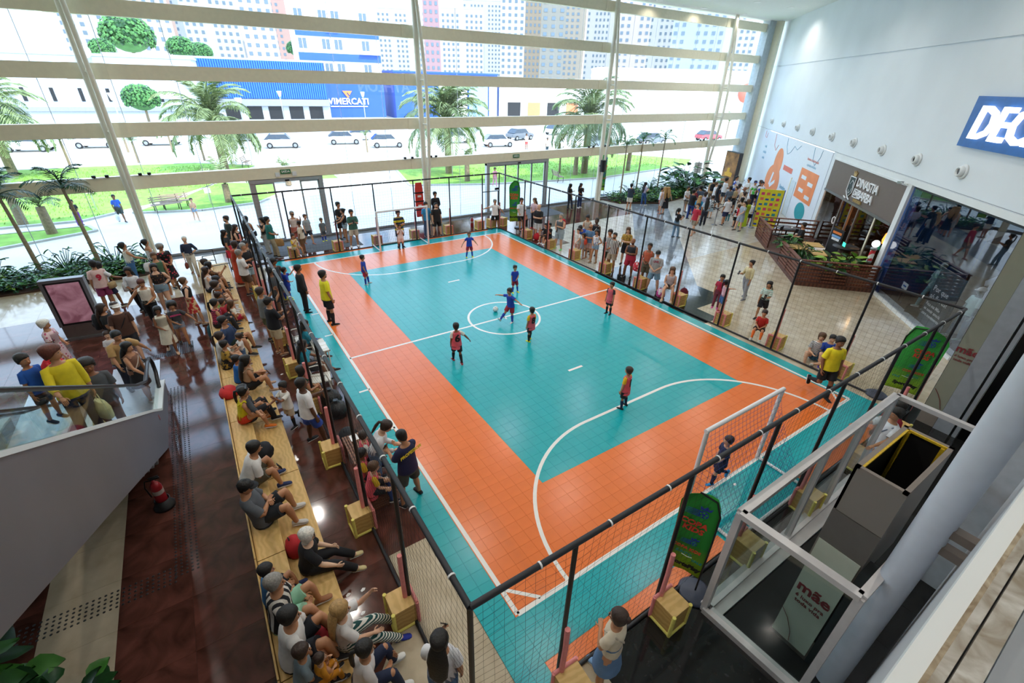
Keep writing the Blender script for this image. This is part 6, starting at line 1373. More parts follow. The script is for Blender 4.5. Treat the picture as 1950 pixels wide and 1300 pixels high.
# ---- slatted bench, scorer table, white chairs, bags
SLAT = two_tone('bench_wood', '#6a4029', '#8a5a3a', 'wave', 3.0, 0.5, axis='Y', sharp=False, dist=3.0)
sb = thing('slatted_bench', 'brown slatted wooden bench with three children in pink bibs', 'bench', (-1.05, 3.0, 0))
sm_ = MB().span((-0.018, 0, 0.395), (0.018, 0.93, 0.42)).mesh('slat', SLAT)
for h_ in (0, 0.955):
    for i in range(7): place('slat', sm_, sb, (-0.15 + i * 0.052, h_, 0))
    for y in (h_ + 0.08, h_ + 0.82): MB().span((-0.17, y, 0.36), (0.19, y + 0.05, 0.395)).build('cross_bar', SLAT, sb)
for i, (x, y) in enumerate(((-0.15, 0.05), (0.15, 0.05), (-0.15, 1.8), (0.15, 1.8), (-0.15, 0.93), (0.15, 0.93))): MB().span((x - 0.025, y - 0.025, 0), (x + 0.025, y + 0.025, 0.36)).build('leg', SLAT, sb)
for i in range(5): MB().span((-0.16, -0.01, 0.06 + i * 0.06), (0.17, 0.006, 0.10 + i * 0.06)).build('end_slat', SLAT, sb)
WPL = mat('white_plastic', '#dcdad2', 0.4, var=0.03)
tb = thing('scorer_table', 'white scorer table with papers and a ball inside the net', 'table', (-0.75, 8.5, 0))
MB().span((-0.17, -0.36, 0.71), (0.17, 0.36, 0.74)).build('table_top', WPL, tb)
for sx in (-1, 1):
    for sy in (-1, 1): MB().cyl((sx * 0.14, sy * 0.32, 0), (sx * 0.14, sy * 0.32, 0.71), 0.018, 8).build('leg', WPL, tb)
o = thing('match_ball', 'white and blue ball lying on the scorer table', 'ball', (-0.82, 8.62, 0.74)); MB().ball((0, 0, 0.1), 0.1, 14, 9).build('ball_skin', two_tone('ball_blue', '#2b3f7a', '#e6e6ea', 'voronoi', 6, 0.4), o)
for i, (x, y, a) in enumerate(((-0.70, 8.35, 0.1), (-0.68, 8.55, -0.15))):
    tag(MB().box((0, 0, 0.002), (0.21, 0.16, 0.004)).build('score_sheet', TXTW, loc=(x, y, 0.741)), 'white score sheet lying on the scorer table, ' + ('nearer the seated scorers' if i == 0 else 'beside the ball'), 'paper').rotation_euler = (0, 0, a)
CH0 = None
def plastic_chair(loc, rz, label):
    global CH0
    if CH0 is None:
        c = thing('plastic_chair', label, 'chair', loc, rz)
        MB().loft([[Vector((0.02 + 0.22 * sx * k, 0.22 * sy * k, z)) for sx, sy in ((1, -1), (1, 1), (-1, 1), (-1, -1))] for k, z in ((1, .415), (1.02, .43), (.96, .445))], smooth=False).build('seat', WPL, c)
        for sx in (-1, 1):
            for sy in (-1, 1): MB().bar((sx * 0.24, sy * 0.24, 0), (sx * 0.19, sy * 0.20, 0.42), 0.045, 0.03).build('leg', WPL, c)
        MB().tube([(-0.20, -0.21, 0.43), (-0.27, -0.21, 0.72), (-0.30, -0.12, 0.84), (-0.31, 0, 0.87), (-0.30, 0.12, 0.84), (-0.27, 0.21, 0.72), (-0.20, 0.21, 0.43)], 0.020, 8).build('back_frame', WPL, c)
        for i in range(4): MB().tube([(-0.21, -0.12 + i * .08, 0.44), (-0.27, -0.12 + i * .08, 0.70), (-0.305, -0.11 + i * .073, 0.85)], [(0.016, 0.006)] * 3, 6, ref=(0, 1, 0)).build('back_slat', WPL, c)
        for sy in (-1, 1): MB().tube([(-0.26, sy * 0.21, 0.66), (-0.05, sy * 0.25, 0.66), (0.15, sy * 0.25, 0.64), (0.20, sy * 0.23, 0.42)], 0.017, 8).build('armrest', WPL, c)
        CH0 = c; return c
    c = copy_tree(CH0); c.location = loc; c.rotation_euler = (0, 0, rz); c['label'] = label; return c
plastic_chair((-1.04, 7.40, 0), R(-10), 'empty white plastic chair by the net beside the black rubbish bags')
plastic_chair((-1.03, 8.05, 0), R(-5), 'white plastic chair under the scorer with stretched legs')
plastic_chair((-1.07, 8.95, 0), R(0), 'white plastic chair under the farther scorer')
plastic_chair((-1.05, 9.75, 0), R(15), 'empty white plastic chair beyond the scorer table')
for i, (s, d, a) in enumerate(((24.0, 0.75, 30), (23.6, 0.8, 40), (21.0, 0.9, 20), (20.4, 1.0, 50), (17.6, 0.8, 35), (16.9, 0.9, 20))):
    p = wp(s, 0, d); plastic_chair(p, R(90 + a), 'white plastic chair against the white hoarding, %s from the glass wall' % ORD[i])
TRASH = mat('bin_bag', '#0b0b0d', 0.28, var=0.3, scale=14, bump=0.9)
def binbag(loc, s, label):
    b = thing('rubbish_bag', label, 'bag', loc); rs = []
    for z, r in ((0, .20), (.04, .27), (.2, .30), (.36, .25), (.46, .12), (.50, .05), (.56, .07)):
        rs.append([Vector((s * r * (1 + .13 * math.sin(k * 2.3 + z * 17)) * math.cos(2 * math.pi * k / 14), s * r * (1 + .13 * math.sin(k * 1.7 + z * 11)) * math.sin(2 * math.pi * k / 14), s * z)) for k in range(14)])
    MB().loft(rs).build('bag_body', TRASH, b); MB().lathe([(0.055 * s, .49 * s), (0.065 * s, .5 * s), (0.055 * s, .515 * s)], n=12).build('tie', BLACK, b)
binbag((-1.0, 6.75, 0), 0.85, 'shiny black rubbish bag beside the white chair inside the net'); binbag((-0.98, 6.25, 0), 0.8, 'second shiny black rubbish bag nearer the camera inside the net')
def lump(name, label, cat, loc, sz, colr, rz=0):
    b = thing(name, label, cat, loc, rz); rs = []
    for z, k in ((0, .75), (.12, .98), (.45, 1.0), (.75, .85), (.92, .5), (1, .1)):
        rs.append([Vector((sz[0] * k * math.cos(2 * math.pi * q / 12), sz[1] * k * math.sin(2 * math.pi * q / 12), sz[2] * z)) for q in range(12)])
    MB().loft(rs).build('pouch', cloth(colr), b); MB().ball((sz[0] * .8, 0, sz[2] * .35), min(sz) * .5, 10, 6, (.6, 1, 1)).build('front_pocket', cloth(colr), b)
    MB().tube([(-sz[0] * .3, -.02, sz[2] * .9), (-sz[0] * .4, 0, sz[2] * 1.15), (-sz[0] * .3, .03, sz[2] * .9)], .008, 6).build('strap', BLACK, b)
lump('backpack', 'red and grey backpack lying on the bleacher behind the yellow top', 'backpack', tuple(at(437, 752, .45)), (.20, .24, .22), '#c22a2a')
lump('backpack', 'black backpack with red trim lying on the bleacher beside the white shirt', 'backpack', tuple(at(507, 866, .45)), (.15, .20, .30), '#191b22')
lump('backpack', 'teal backpack standing on the floor behind the bleacher back board', 'backpack', tuple(at(408, 640, 0)), (.14, .2, .42), '#1d4a55')
lump('handbag', 'small black handbag on the bleacher beside the very long black hair', 'bag', tuple(at(480, 738, .45)), (.12, .16, .2), '#141519')
lump('backpack', 'red backpack on the lower bleacher step behind the white haired person', 'backpack', tuple(at(564, 1050, .25)), (.14, .18, .34), '#b3232b')
lump('bag', 'dark red bag on the bleacher between the white shirts', 'bag', tuple(at(612, 1220, .25)), (.18, .2, .2), '#a51f2b')
lump('backpack', 'red backpack on the floor under the folded arms by the long net', 'backpack', tuple(at(1023, 456)), (.2, .22, .36), '#c8202b')
lump('backpack', 'red and white drawstring bag standing on a crate beside the orange tank top', 'backpack', tuple(at(1212, 515, .45)), (.16, .18, .38), 'n:#c8253a:#e8c9c9:9')
lump('cap', 'teal cap lying on a crate beside the red and white bag', 'cap', tuple(at(1223, 517, .45)), (.12, .12, .12), '#1d6d7a')
lump('backpack', 'pink child backpack with a face print on the floor before the seated grey top', 'backpack', tuple(at(1257, 565)), (.15, .18, .36), 'n:#c23a86:#e6d9de:7')
lump('backpack', 'red backpack on the floor behind the crate of the seated grey top', 'backpack', tuple(at(1286, 572)), (.14, .18, .36), '#c8302b')
lump('backpack', 'blue backpack leaning on the red one by the long net', 'backpack', tuple(at(1295, 577)), (.14, .18, .36), '#1f4f8f')
lump('backpack', 'dark red backpack behind the blue one by the long net', 'backpack', tuple(at(1300, 568)), (.14, .18, .44), '#6a1d2b')
lump('bag', 'black bag on the floor at the far end of the slatted bench', 'bag', tuple(at(664, 835)), (.2, .26, .24), '#15161a')
tag(MB().box((0, 0, .002), (.16, .20, .004)).build('paper_sheet', TXTW, loc=tuple(at(674, 833, .425))), 'white paper lying on the far end of the slatted bench', 'paper')
for i, q in enumerate(((689, 1127), (689, 1172), (661, 1137), (1400, 925), (535, 714))):
    tag(MB().prism([(0, 0), (.05, .01), (.07, .04), (.03, .06), (-.01, .03)], 0, .006).build('litter_scrap', TXTW, loc=tuple(at(*q)) if i != 3 else tuple(at(*q, .014))), 'small torn white paper scrap, ' + ('on the brown floor beside the lower step', 'on the brown floor beside the green striped trousers', 'on the brown floor, smallest of three by the lower step', 'on the teal tiles inside the closest goal', 'on the brown floor between bleacher and crates')[i], 'paper scrap')

# ---- hoarding with printed shapes
HB = mat('hoarding_white', '#dfe5ee', 0.5, var=0.02); ORG = mat('print_orange', '#eb8a52', 0.5, var=0.08, scale=1); TLP = mat('print_teal', '#1a98a3', 0.5); PBL = mat('print_blue', '#7fb3cf', 0.5); PRD = mat('print_red', '#e0705a', 0.5)
hd = thing('hoarding', 'white printed shop hoarding with orange shapes along the right wall', 'hoarding', wp(27.2, 0))
under(wbox(12.45, 27.2, 0.0, 4.25, -0.05, 0.04).build('board', HB), hd)
def hprism(poly, mm, name, d=0.046): under(MB().prism([(-s, z) for s, z in poly], d, d + 0.006, WM).build(name, mm), hd)
def blob(cs, cz, rs_, rz_, n=24): return [(cs + rs_ * math.cos(2 * math.pi * k / n), cz + rz_ * math.sin(2 * math.pi * k / n)) for k in range(n)]
hprism(blob(21.7, 1.25, 1.75, 1.15), ORG, 'orange_shape'); hprism(blob(21.4, 2.55, 0.95, 0.95), ORG, 'orange_shape', 0.0465)
hprism([(22.3, 1.0), (21.9, 1.9), (21.6, 1.85), (21.9, 1.0)], HB, 'white_letter', 0.054); hprism([(22.1, 1.0), (21.0, 1.5), (20.9, 1.3), (21.8, 0.85)], HB, 'white_letter', 0.0545)
hprism([(16.35, 1.35), (13.3, 1.35), (13.3, 3.0), (16.35, 3.0)], ORG, 'orange_panel')
hprism(blob(14.55, 0.78, 0.85, 0.5), TLP, 'teal_shape')
hprism([(19.9, 2.35), (17.9, 2.35), (17.9, 2.65), (19.9, 2.65)], PRD, 'red_panel')
for s, z in ((15.5, 2.55), (14.2, 2.35), (15.4, 1.85), (14.1, 1.65)): hprism([(s + .42, z - .1), (s - .42, z - .1), (s - .42, z + .1), (s + .42, z + .1)], HB, 'white_label', 0.054)
def htxt(t_, mm, s, z, sz, bold=0.0): under(wtext(t_, mm, s, z, sz, 0.058, 0.004, bold=bold), hd)
htxt('Sumaúma', PBL, 18.9, 1.35, 0.34, .01); htxt('Estamos transformando', PRD, 14.9, 3.55, 0.2); htxt('a primeira da Barra', PBL, 14.9, 3.25, 0.2); htxt('mais', PBL, 25.6, 3.2, .3); htxt('cuidado', PBL, 25.6, 2.8, .3); htxt('saúde', PBL, 25.6, 2.4, .3)
def hcurve(pts, mm, r=.012): under(MB().tube([wp(s, z, .05) for s, z in pts], r, 5).build('thin_line', mm), hd)
hcurve([(20.6, 4.2), (20.4, 3.7), (19.9, 3.3), (19.3, 3.5), (18.8, 3.9), (18.2, 3.75), (17.6, 4.05)], PBL); hcurve([(15.2, 4.2), (15.0, 3.6), (14.5, 3.35), (14.0, 3.8), (13.9, 4.2)], PBL); hcurve([(26.6, 4.2), (26.5, 3.8), (26.1, 3.75), (26.0, 4.1)], PRD); hcurve([(23.6, 4.2), (23.4, 3.5), (22.8, 3.2), (22.4, 3.6)], PRD)
under(wbox(16.6, 17.5, 0.02, 2.1, 0.04, 0.07).build('hoarding_door', mat('hoarding_door', '#cfdbe2', 0.4)), hd); under(wbox(17.5, 17.62, 0.0, 2.2, 0.04, 0.09).build('door_jamb', BEAMM), hd)
# photo stand and yellow board
pst = thing('photo_stand', 'tall printed stand with a picture of a yellow digger before the hoarding', 'display stand', wp(25.3, 0, 2.2), R(-115))
MB().span((-0.9, -0.15, 0), (0.9, 0.15, 2.7)).build('body', mat('stand_dark', '#3a3d40', 0.5), pst)
for sy in (-1, 1): MB().span((-0.86, sy * .155 - .003, 0.1), (0.86, sy * .155 + .003, 2.65)).build('printed_picture', two_tone('sand_picture', '#5b3a22', '#c48a4a', 'noise', 1.5, 0.6, sharp=False), pst)
for sy in (-1, 1): MB().prism([(-0.5, 0.9), (0.45, 0.9), (0.5, 1.2), (0.1, 1.25), (0.05, 1.55), (-0.25, 1.5), (-0.3, 1.2), (-0.55, 1.15)], .16, .165, frame_m((0, 0, 0), (sy * -1, 0, 0), (0, 0, 1))).build('digger_print', mat('digger_yellow', '#e0a81f', 0.5), pst)
yb = thing('photo_board', 'yellow sponsor board with blue and red logo squares beside the queue', 'board', tuple(at(1450, 434)), R(-52))
MB().span((-0.62, -0.03, 0.05), (0.62, 0.03, 2.15)).build('board', mat('board_yellow', '#e6dc3a', 0.5), yb); MB().span((-0.66, -0.035, 0.0), (-0.62, 0.035, 2.17)).span((0.62, -0.035, 0), (0.66, 0.035, 2.17)).build('edge', mat('board_blue', '#2350b0', 0.5), yb)
for i in range(4):
    for j in range(7):
        k = (i * 3 + j * 5) % 4; mm = (mat('board_blue', '#2350b0', 0.5), PRD, mat('board_magenta', '#d8407a', 0.5), mat('board_teal', '#3aa0a8', 0.5))[k]
        for sy in (-1, 1): MB().span((-0.5 + i * .27, sy * .031 - .002, .16 + j * .28), (-0.5 + i * .27 + .17, sy * .031 + .002, .16 + j * .28 + (.15 if k else .1))).build('logo_square', mm, yb)
# queue posts with belts and sign boards
def rope_post(p, label):
    r = thing('queue_post', label, 'queue post', p); MB().lathe([(0, 0), (.17, 0), (.17, .02), (.03, .04), (.028, .95), (.035, .96), (.035, 1.0), (0, 1.0)], n=14).build('pole', SATIN, r); MB().box((0, 0, .93), (.07, .07, .06)).build('belt_head', BLACK, r)
    return Vector(p)
qp = [at(1299, 410), at(1336, 421), at(1360, 428), at(1395, 408), at(1430, 433), at(1325, 383), at(1352, 380)]
for i, p in enumerate(qp): rope_post(tuple(p), 'steel queue post with black belt, %s counted along the rope line of the queue' % ORD[i])
for i, (a, b) in enumerate(((0, 1), (1, 2), (2, 3), (3, 4), (0, 5), (5, 6))):
    tag(MB().bar(qp[a] + Vector((0, 0, .93)), qp[b] + Vector((0, 0, .93)), .008, .05).build('queue_belt', BLACK), 'black belt stretched between the %s and %s queue posts' % (ORD[a], ORD[b]), 'queue belt')
sn = thing('queue_sign', 'two white notice boards on a steel pole at the head of the queue', 'sign', tuple(at(1318, 372))); MB().cyl((0, 0, 0), (0, 0, 2.4), .03, 10).build('pole', SATIN, sn)
for z in (1.75, 2.15):
    bd = MB().span((-.25, -.01, z - .17), (.25, .01, z + .17)).build('notice_board', TXTW, sn); bd.rotation_euler = (0, 0, R(-50))
    for k in range(3): MB().span((-.18, -.014, z + .07 - k * .08), (.18, -.010, z + .10 - k * .08)).build('print_line', mat('ink_grey', '#55585f', 0.6), bd)
# ---- barber shop front
FASC = mat('fascia_taupe', '#6b5f57', 0.6, var=0.03); BRICK = two_tone('shop_brick', '#4a342a', '#6a4a3a', 'noise', 12, 0.8, sharp=False)
MB()
bs = thing('barber_shop', 'taupe shop front lettered DINASTIA DA BARBA with dark glass below', 'shop front', wp(11.95, 0))
def bsb(s0, s1, z0, z1, d0, d1, n, mm): return under(wbox(s0, s1, z0, z1, d0, d1).build(n, mm), bs)
bsb(4.62, 11.95, 2.62, 4.08, -0.1, 0.05, 'fascia_board', FASC); bsb(4.62, 11.95, 2.52, 2.62, -0.1, 0.09, 'shutter_rail', SATIN); bsb(4.62, 12.0, 4.02, 4.10, -0.05, 0.09, 'top_strip', PLAIN)
bsb(4.6, 12.0, 0.0, 4.1, -4.3, -4.2, 'back_wall', BRICK); bsb(4.6, 12.0, 0.0, 0.15, -4.2, 0.0, 'shop_floor', mat('shop_floor', '#3a2c24', 0.4)); bsb(4.5, 4.6, 0, 4.1, -4.2, -0.1, 'side_wall', BRICK); bsb(12.0, 12.1, 0, 4.1, -4.2, -0.1, 'side_wall', BRICK); bsb(4.6, 12.0, 4.0, 4.1, -4.2, -0.1, 'shop_ceiling', DARK)
SHG = glass('shop_pane', (0.55, 0.55, 0.55), 0.05)
for s0, s1 in ((9.6, 11.9), (8.5, 9.5), (6.1, 7.6), (4.65, 6.0)): bsb(s0, s1, 0.16, 2.52, -0.02, -0.008, 'pane', SHG)
for s in (9.55, 8.45, 7.7, 6.05): bsb(s - .05, s + .05, 0.15, 2.52, -0.06, 0.02, 'glass_frame', BEAMM if s == 6.05 else SATIN)
LETT = mat('letter_white', '#eef0f4', 0.45)
def btxt(t_, s, z, sz, mm=LETT, bold=.004, align='LEFT'): under(wtext(t_, mm, s, z, sz, 0.09, 0.05, align=align, bold=bold, space=.92), bs)
btxt('DINASTIA', 8.55, 3.47, .50); btxt('BARBA', 8.10, 3.02, .50); GOLD = mat('letter_gold', '#b59a62', 0.5)
btxt('DA', 8.55, 3.02, .30, LETT, .004); btxt('BARBEARIA', 8.35, 2.74, .17, GOLD, .003)
for a in (((8.62, 2.84), (8.14, 2.87)), ((8.62, 3.17), (8.14, 3.20)), ((8.62, 2.84), (8.59, 3.20)), ((8.17, 2.84), (8.14, 3.20))): bsb(a[0][0], a[1][0], a[0][1], a[1][1], .06, .10, 'letter_frame', LETT)
under(MB().prism([(-9.35, 3.62), (-8.75, 3.62), (-8.75, 2.98), (-9.05, 2.74), (-9.35, 2.98)], .06, .085, WM).build('crest_shield', mat('crest_dark', '#2b3a3f', 0.5)), bs)
under(MB().tube([wp(9.35, 3.62, .1), wp(8.75, 3.62, .1), wp(8.75, 2.98, .1), wp(9.05, 2.74, .1), wp(9.35, 2.98, .1), wp(9.35, 3.62, .1)], .022, 6, smooth=False).build('crest_outline', LETT), bs)
under(MB().tube([wp(9.2, 3.3, .1), wp(9.05, 3.48, .1), wp(8.9, 3.4, .1), wp(8.87, 3.25, .1), wp(8.82, 3.17, .1), wp(8.9, 3.12, .1), wp(8.92, 3.0, .1), wp(9.08, 2.9, .1), wp(9.18, 3.05, .1)], .012, 6).build('crest_face', LETT), bs)
under(MB().prism([(-9.18, 3.66), (-8.92, 3.66), (-8.86, 3.86), (-8.98, 3.76), (-9.05, 3.9), (-9.12, 3.76), (-9.24, 3.86)], .06, .09, WM).build('crest_crown', GOLD), bs)
for s in (9.3, 8.9): under(MB().tube([wp(s + .12, 2.72, .1), wp(s - .12, 2.66, .1)], .03, 6).build('crest_ribbon', LETT), bs)
AMB = emis('amber_lamp', '#ff9a3c', 4.0)
def shop_thing(name, label, cat, s, d, z=0.15, rz=-136): return thing(name, label, cat, wp(s, z, d), R(rz))
o = shop_thing('bar_counter', 'dark counter with a strip of amber light inside the barber shop', 'counter', 7.2, -2.6); MB().span((-1.4, -.3, 0), (1.4, .3, 1.05)).build('body', BRICK, o); MB().span((-1.45, -.35, 1.05), (1.45, .35, 1.1)).build('worktop', DARK, o); MB().span((-1.3, -.33, .9), (1.3, -.31, .94)).build('light_strip', AMB, o)
o = shop_thing('pendant_lamp', 'amber glowing bottle lamp hanging behind the barber shop glass', 'lamp', 6.9, -1.2, 1.25); MB().lathe([(0, 0), (.16, 0), (.2, .15), (.15, .42), (.07, .55), (.05, .8), (0, .8)], n=14).build('bottle', AMB, o); MB().cyl((0, 0, .8), (0, 0, 2.6), .01, 5).build('cord', BLACK, o)
lm = bpy.data.lights.new('amber_bulb', 'POINT'); lm.energy = 60; lm.color = (1, .62, .3); lm.shadow_soft_size = .3; lo = bpy.data.objects.new('amber_bulb', lm); COL.objects.link(lo); lo.location = wp(8.0, 3.2, -1.8)
for i, (s, z, c_) in enumerate(((10.9, 1.9, '#7a6a55'), (10.2, 1.7, '#c9c4b8'), (11.2, 1.3, '#8a4a3a'), (9.9, 1.2, '#5b6a6a'))):
    o = shop_thing('wall_picture', 'framed picture on the barber shop side wall, ' + ('highest', 'pale one', 'reddish one', 'lowest') [i], 'picture', s, -2.0, z); MB().span((-.25, -.02, 0), (.25, .02, .35)).build('frame', BLACK, o); MB().span((-.21, -.025, .04), (.21, -.02, .31)).build('print', mat('pic_%d' % i, c_, .6), o)
for i, s in enumerate((10.6, 5.6)):
    o = shop_thing('barber_chair', 'dark barber chair inside the shop, ' + ('beside the yellow box' if i == 0 else 'behind the striped pole'), 'chair', s, -1.6); MB().lathe([(0, 0), (.28, 0), (.28, .04), (.05, .08), (.05, .45), (0, .45)], n=14).build('base', SATIN, o); MB().span((-.28, -.28, .45), (.28, .28, .58)).build('seat', BLACK, o); MB().span((-.28, .22, .58), (.28, .32, 1.2)).build('backrest', BLACK, o)
    for sx in (-1, 1): MB().span((sx * .3 - .04, -.25, .68), (sx * .3 + .04, .25, .74)).build('armrest', BLACK, o)
o = shop_thing('box', 'yellow box on the shop ledge behind the deck railing', 'box', 10.0, -.45, .75); MB().span((-.2, -.15, 0), (.2, .15, .35)).build('carton', mat('carton_yellow', '#d8b92a', .6), o); MB().span((-.2, -.04, .35), (.2, .04, .353)).build('tape', TXTW, o)
o = shop_thing('ring_mirror', 'small lit ring mirror behind the barber shop glass', 'mirror', 11.3, -.6, .9); MB().tube([(.17 * math.cos(a), 0, .25 + .17 * math.sin(a)) for a in [2 * math.pi * k / 18 for k in range(19)]], .02, 6).build('ring', LETW, o); MB().cyl((0, 0, -.75), (0, 0, .08), .012, 6).build('stem', BLACK, o)
# barber pole
bp = thing('barber_pole', 'striped red and white barber pole with a white globe beside the shop window', 'barber pole', wp(4.62, 1.0, .28)); MB().lathe([(0, 0), (.09, 0), (.11, .06), (.10, .12), (0, .12)], n=16).build('base_cap', SATIN, bp); MB().cyl((0, 0, .12), (0, 0, .55), .095, 18).build('striped_tube', two_tone('barber_stripe', '#c8323a', '#f0eee8', 'wave', 1.6, .3, axis='DIAGONAL'), bp); MB().lathe([(0, .55), (.11, .55), (.12, .62), (.05, .68), (0, .68)], n=16).build('top_cap', SATIN, bp); MB().ball((0, 0, .80), .14, 16, 10).build('globe', LETW, bp)
o = thing('security_camera', 'white security camera on the corner above the shop window', 'camera', wp(4.5, 4.05, .12)); MB().cyl((0, 0, 0), tuple(WN * .25 + Vector((0, 0, .1))), .02, 6).build('arm', PLAIN, o); MB().bar(WN * .2 + Vector((0, 0, .1)), WN * .2 + WU * .28 + Vector((0, 0, .06)), .09, .09).build('housing', SATIN, o)
# ---- sports shop window
sw = thing('shop_window', 'large dark display window beside the barber shop', 'shop window', wp(4.2, 0))
under(wbox(-1.4, 4.2, 0.12, 4.02, -0.01, 0.0).build('pane', glass('window_pane', (.82, .85, .88), .10)), sw)
for a in ((-1.4, 4.3, 0, 4.1, -3.1, -3.0, 'back_wall', mat('shop_dark', '#2b3036', .6)), (-1.4, 4.3, 0.0, 0.1, -3.0, -0.02, 'display_floor', mat('display_floor', '#6a5d4f', .4)), (-1.4, 4.3, 4.02, 4.1, -3.0, -.02, 'display_ceiling', DARK), (4.2, 4.3, 0, 4.1, -3.0, -.02, 'side_wall', BLUE), (3.7, 4.2, 0.12, 4.0, -.06, -.02, 'blue_panel', mat('deep_blue', '#0f3d78', .4)), (-1.5, -1.4, 0, 4.1, -3.0, -.02, 'side_wall', DARK)): under(wbox(*a[:6]).build(a[6], a[7]), sw)
MANQ = mat('mannequin_grey', '#76898d', .5)
def mannequin(s, d, label, top_, bot_, cap_=None):
    p = wp(s, .3, d)
    r = person((0, 0), 1.74, 135 + 0, label, 'st,fw,hang,clasp', 'q', 'bald', (top_, .8), ('trousers', bot_), '#9ab0a8', loc=(p.x, p.y), base=.3, extra=(('cap:' + cap_,) if cap_ else ()))
    r.name = 'mannequin'; r['category'] = 'mannequin'
    st = MB().prism([(.55 * math.cos(2 * math.pi * k / 6), .42 * math.sin(2 * math.pi * k / 6)) for k in range(6)], .10, .30).build('plinth', BLACK, r)
SKINS['q'] = '#7f9094'
mannequin(2.0, -.75, 'grey mannequin in teal tracksuit leaning on a black plinth in the shop window', 'n:#5b7f86:#9fb8b8:5', '#5b8a90')
mannequin(-.35, -.55, 'grey mannequin in pale shirt and white visor near the window edge', '#b9d3cc', '#3a5666', '#e6e6e4')
po = thing('window_poster', 'dark poster panel lettered Por que só flores standing in the shop window', 'poster', wp(.75, .1, -.35)); under(wbox(.05, 1.4, .12, 2.05, -.36, -.34).build('panel', mat('poster_slate', '#3d5058', .5)), po)
for t_, z, sz in (('Por que', 1.35, .26), ('só flores?', 1.08, .26), ('Faça sua Mãe', .80, .15), ('se sentir amada', .63, .15), ('com movimento', .46, .15)): under(wtext(t_, TXTW, 1.3, z, sz, -.325, .004, align='LEFT', bold=.002), po)
o = thing('hanging_shirt', 'white shirt hanging in the shop window', 'shirt', wp(.0, 1.3, -1.2), R(-136)); MB().prism([(-.35, 0), (.35, 0), (.38, .6), (.55, .5), (.6, .65), (.25, .95), (-.25, .95), (-.6, .65), (-.55, .5), (-.38, .6)], -.04, .04, frame_m((0, 0, 0), (1, 0, 0), (0, 0, 1))).build('shirt_body', cloth('#d8dce2'), o); MB().cyl((0, 0, .95), (0, 0, 2.7), .006, 5).build('hanger_cord', BLACK, o)
o = thing('price_card', 'small white info card on a stand inside the shop window', 'card', wp(3.1, .1, -.5), R(-136)); MB().cyl((0, 0, 0), (0, 0, .55), .012, 6).build('stem', BLACK, o); MB().box((0, 0, .6), (.34, .02, .24)).build('card', TXTW, o); MB().box((0, -.012, .6), (.2, .004, .06)).build('print', BLUE, o)
# ---- barber deck with slatted railings
DW = two_tone('deck_wood', '#4a2a1f', '#6b4030', 'wave', 3.0, .5, axis='X', sharp=False, dist=3.0); RW = two_tone('rail_wood', '#5b2f22', '#7d4a35', 'wave', 3.0, .5, axis='X', sharp=False, dist=3.0); IRON = mat('rail_iron', '#4a2a20', .5)
def dp(s, d): p = wp(s, 0, d); return (p.x, p.y)
dk = thing('wooden_deck', 'raised brown wooden deck in front of the barber shop', 'deck', wp(8.0, 0, 1.5))
def quadpoint(s, d, z): return wp(s, z, d)
D1 = 2.95
nb = 22
for i in range(nb):
    s0 = 3.95 + i * (11.3 - 3.95) / nb; s1 = s0 + (11.3 - 3.95) / nb - .012
    d1 = D1
    under(MB().add([wp(s, z, d) for s in (s0, s1) for d in (0.02, d1) for z in (0, .15)], [(0, 1, 3, 2), (4, 6, 7, 5), (0, 4, 5, 1), (2, 3, 7, 6), (1, 5, 7, 3), (0, 2, 6, 4)]).build('plank', DW), dk)
def deck_rail(label, a, b, z0=.15, h=.88, n=6):
    A, B_ = Vector((*a, z0)), Vector((*b, z0)); L = (B_ - A).length; ang = math.atan2(B_.y - A.y, B_.x - A.x)
    r = thing('deck_railing', label, 'railing', A, ang); k = max(2, round(L / 1.1) + 1)
    for i in range(k): MB().span((L * i / (k - 1) - .03, -.03, 0), (L * i / (k - 1) + .03, .03, h)).build('post', IRON, r)
    me = MB().span((0, -.02, 0), (L, .02, .085)).mesh('slat', RW)
    for i in range(n): place('slat', me, r, (0, 0, .03 + i * (h - .06) / n))
    MB().span((-.04, -.07, h), (L + .04, .07, h + .04)).build('top_board', RW, r)
deck_rail('slatted deck railing nearest the court, facing the white shop window corner', dp(4.05, 2.95), dp(4.05, .1))
deck_rail('slatted deck railing in front of the potted plants, from the corner towards the gap', dp(4.05, 2.95), dp(6.6, 2.95))
deck_rail('slatted deck railing beyond the gap, beside the yellow board', dp(8.6, 2.95), dp(11.2, 2.95))
deck_rail('far slatted deck railing by the hoarding, behind the round table', dp(11.2, 2.95), dp(11.2, .1), n=4)
def dthing(name, label, cat, s, d, rz=-136): return thing(name, label, cat, wp(s, .15, d), R(rz))
t_ = dthing('round_table', 'round dark table with a cup on the deck', 'table', 9.9, 1.9); MB().lathe([(0, .72), (.5, .72), (.5, .75), (0, .75)], n=28).build('table_top', mat('table_slate', '#4a4d55', .3), t_); MB().cyl((0, 0, .03), (0, 0, .72), .04, 10).build('pedestal', BLACK, t_); MB().lathe([(0, 0), (.25, 0), (.25, .03), (0, .03)], n=20).build('foot_plate', BLACK, t_)
o = thing('cup', 'small white cup on the round deck table', 'cup', wp(9.7, .90, 1.75)); MB().lathe([(0, 0), (.03, 0), (.042, .09), (.036, .09), (.026, .01), (0, .01)], n=14).build('cup_body', TXTW, o); MB().tube([(.04, 0, .07), (.065, 0, .05), (.035, 0, .025)], .006, 6).build('cup_handle', TXTW, o)
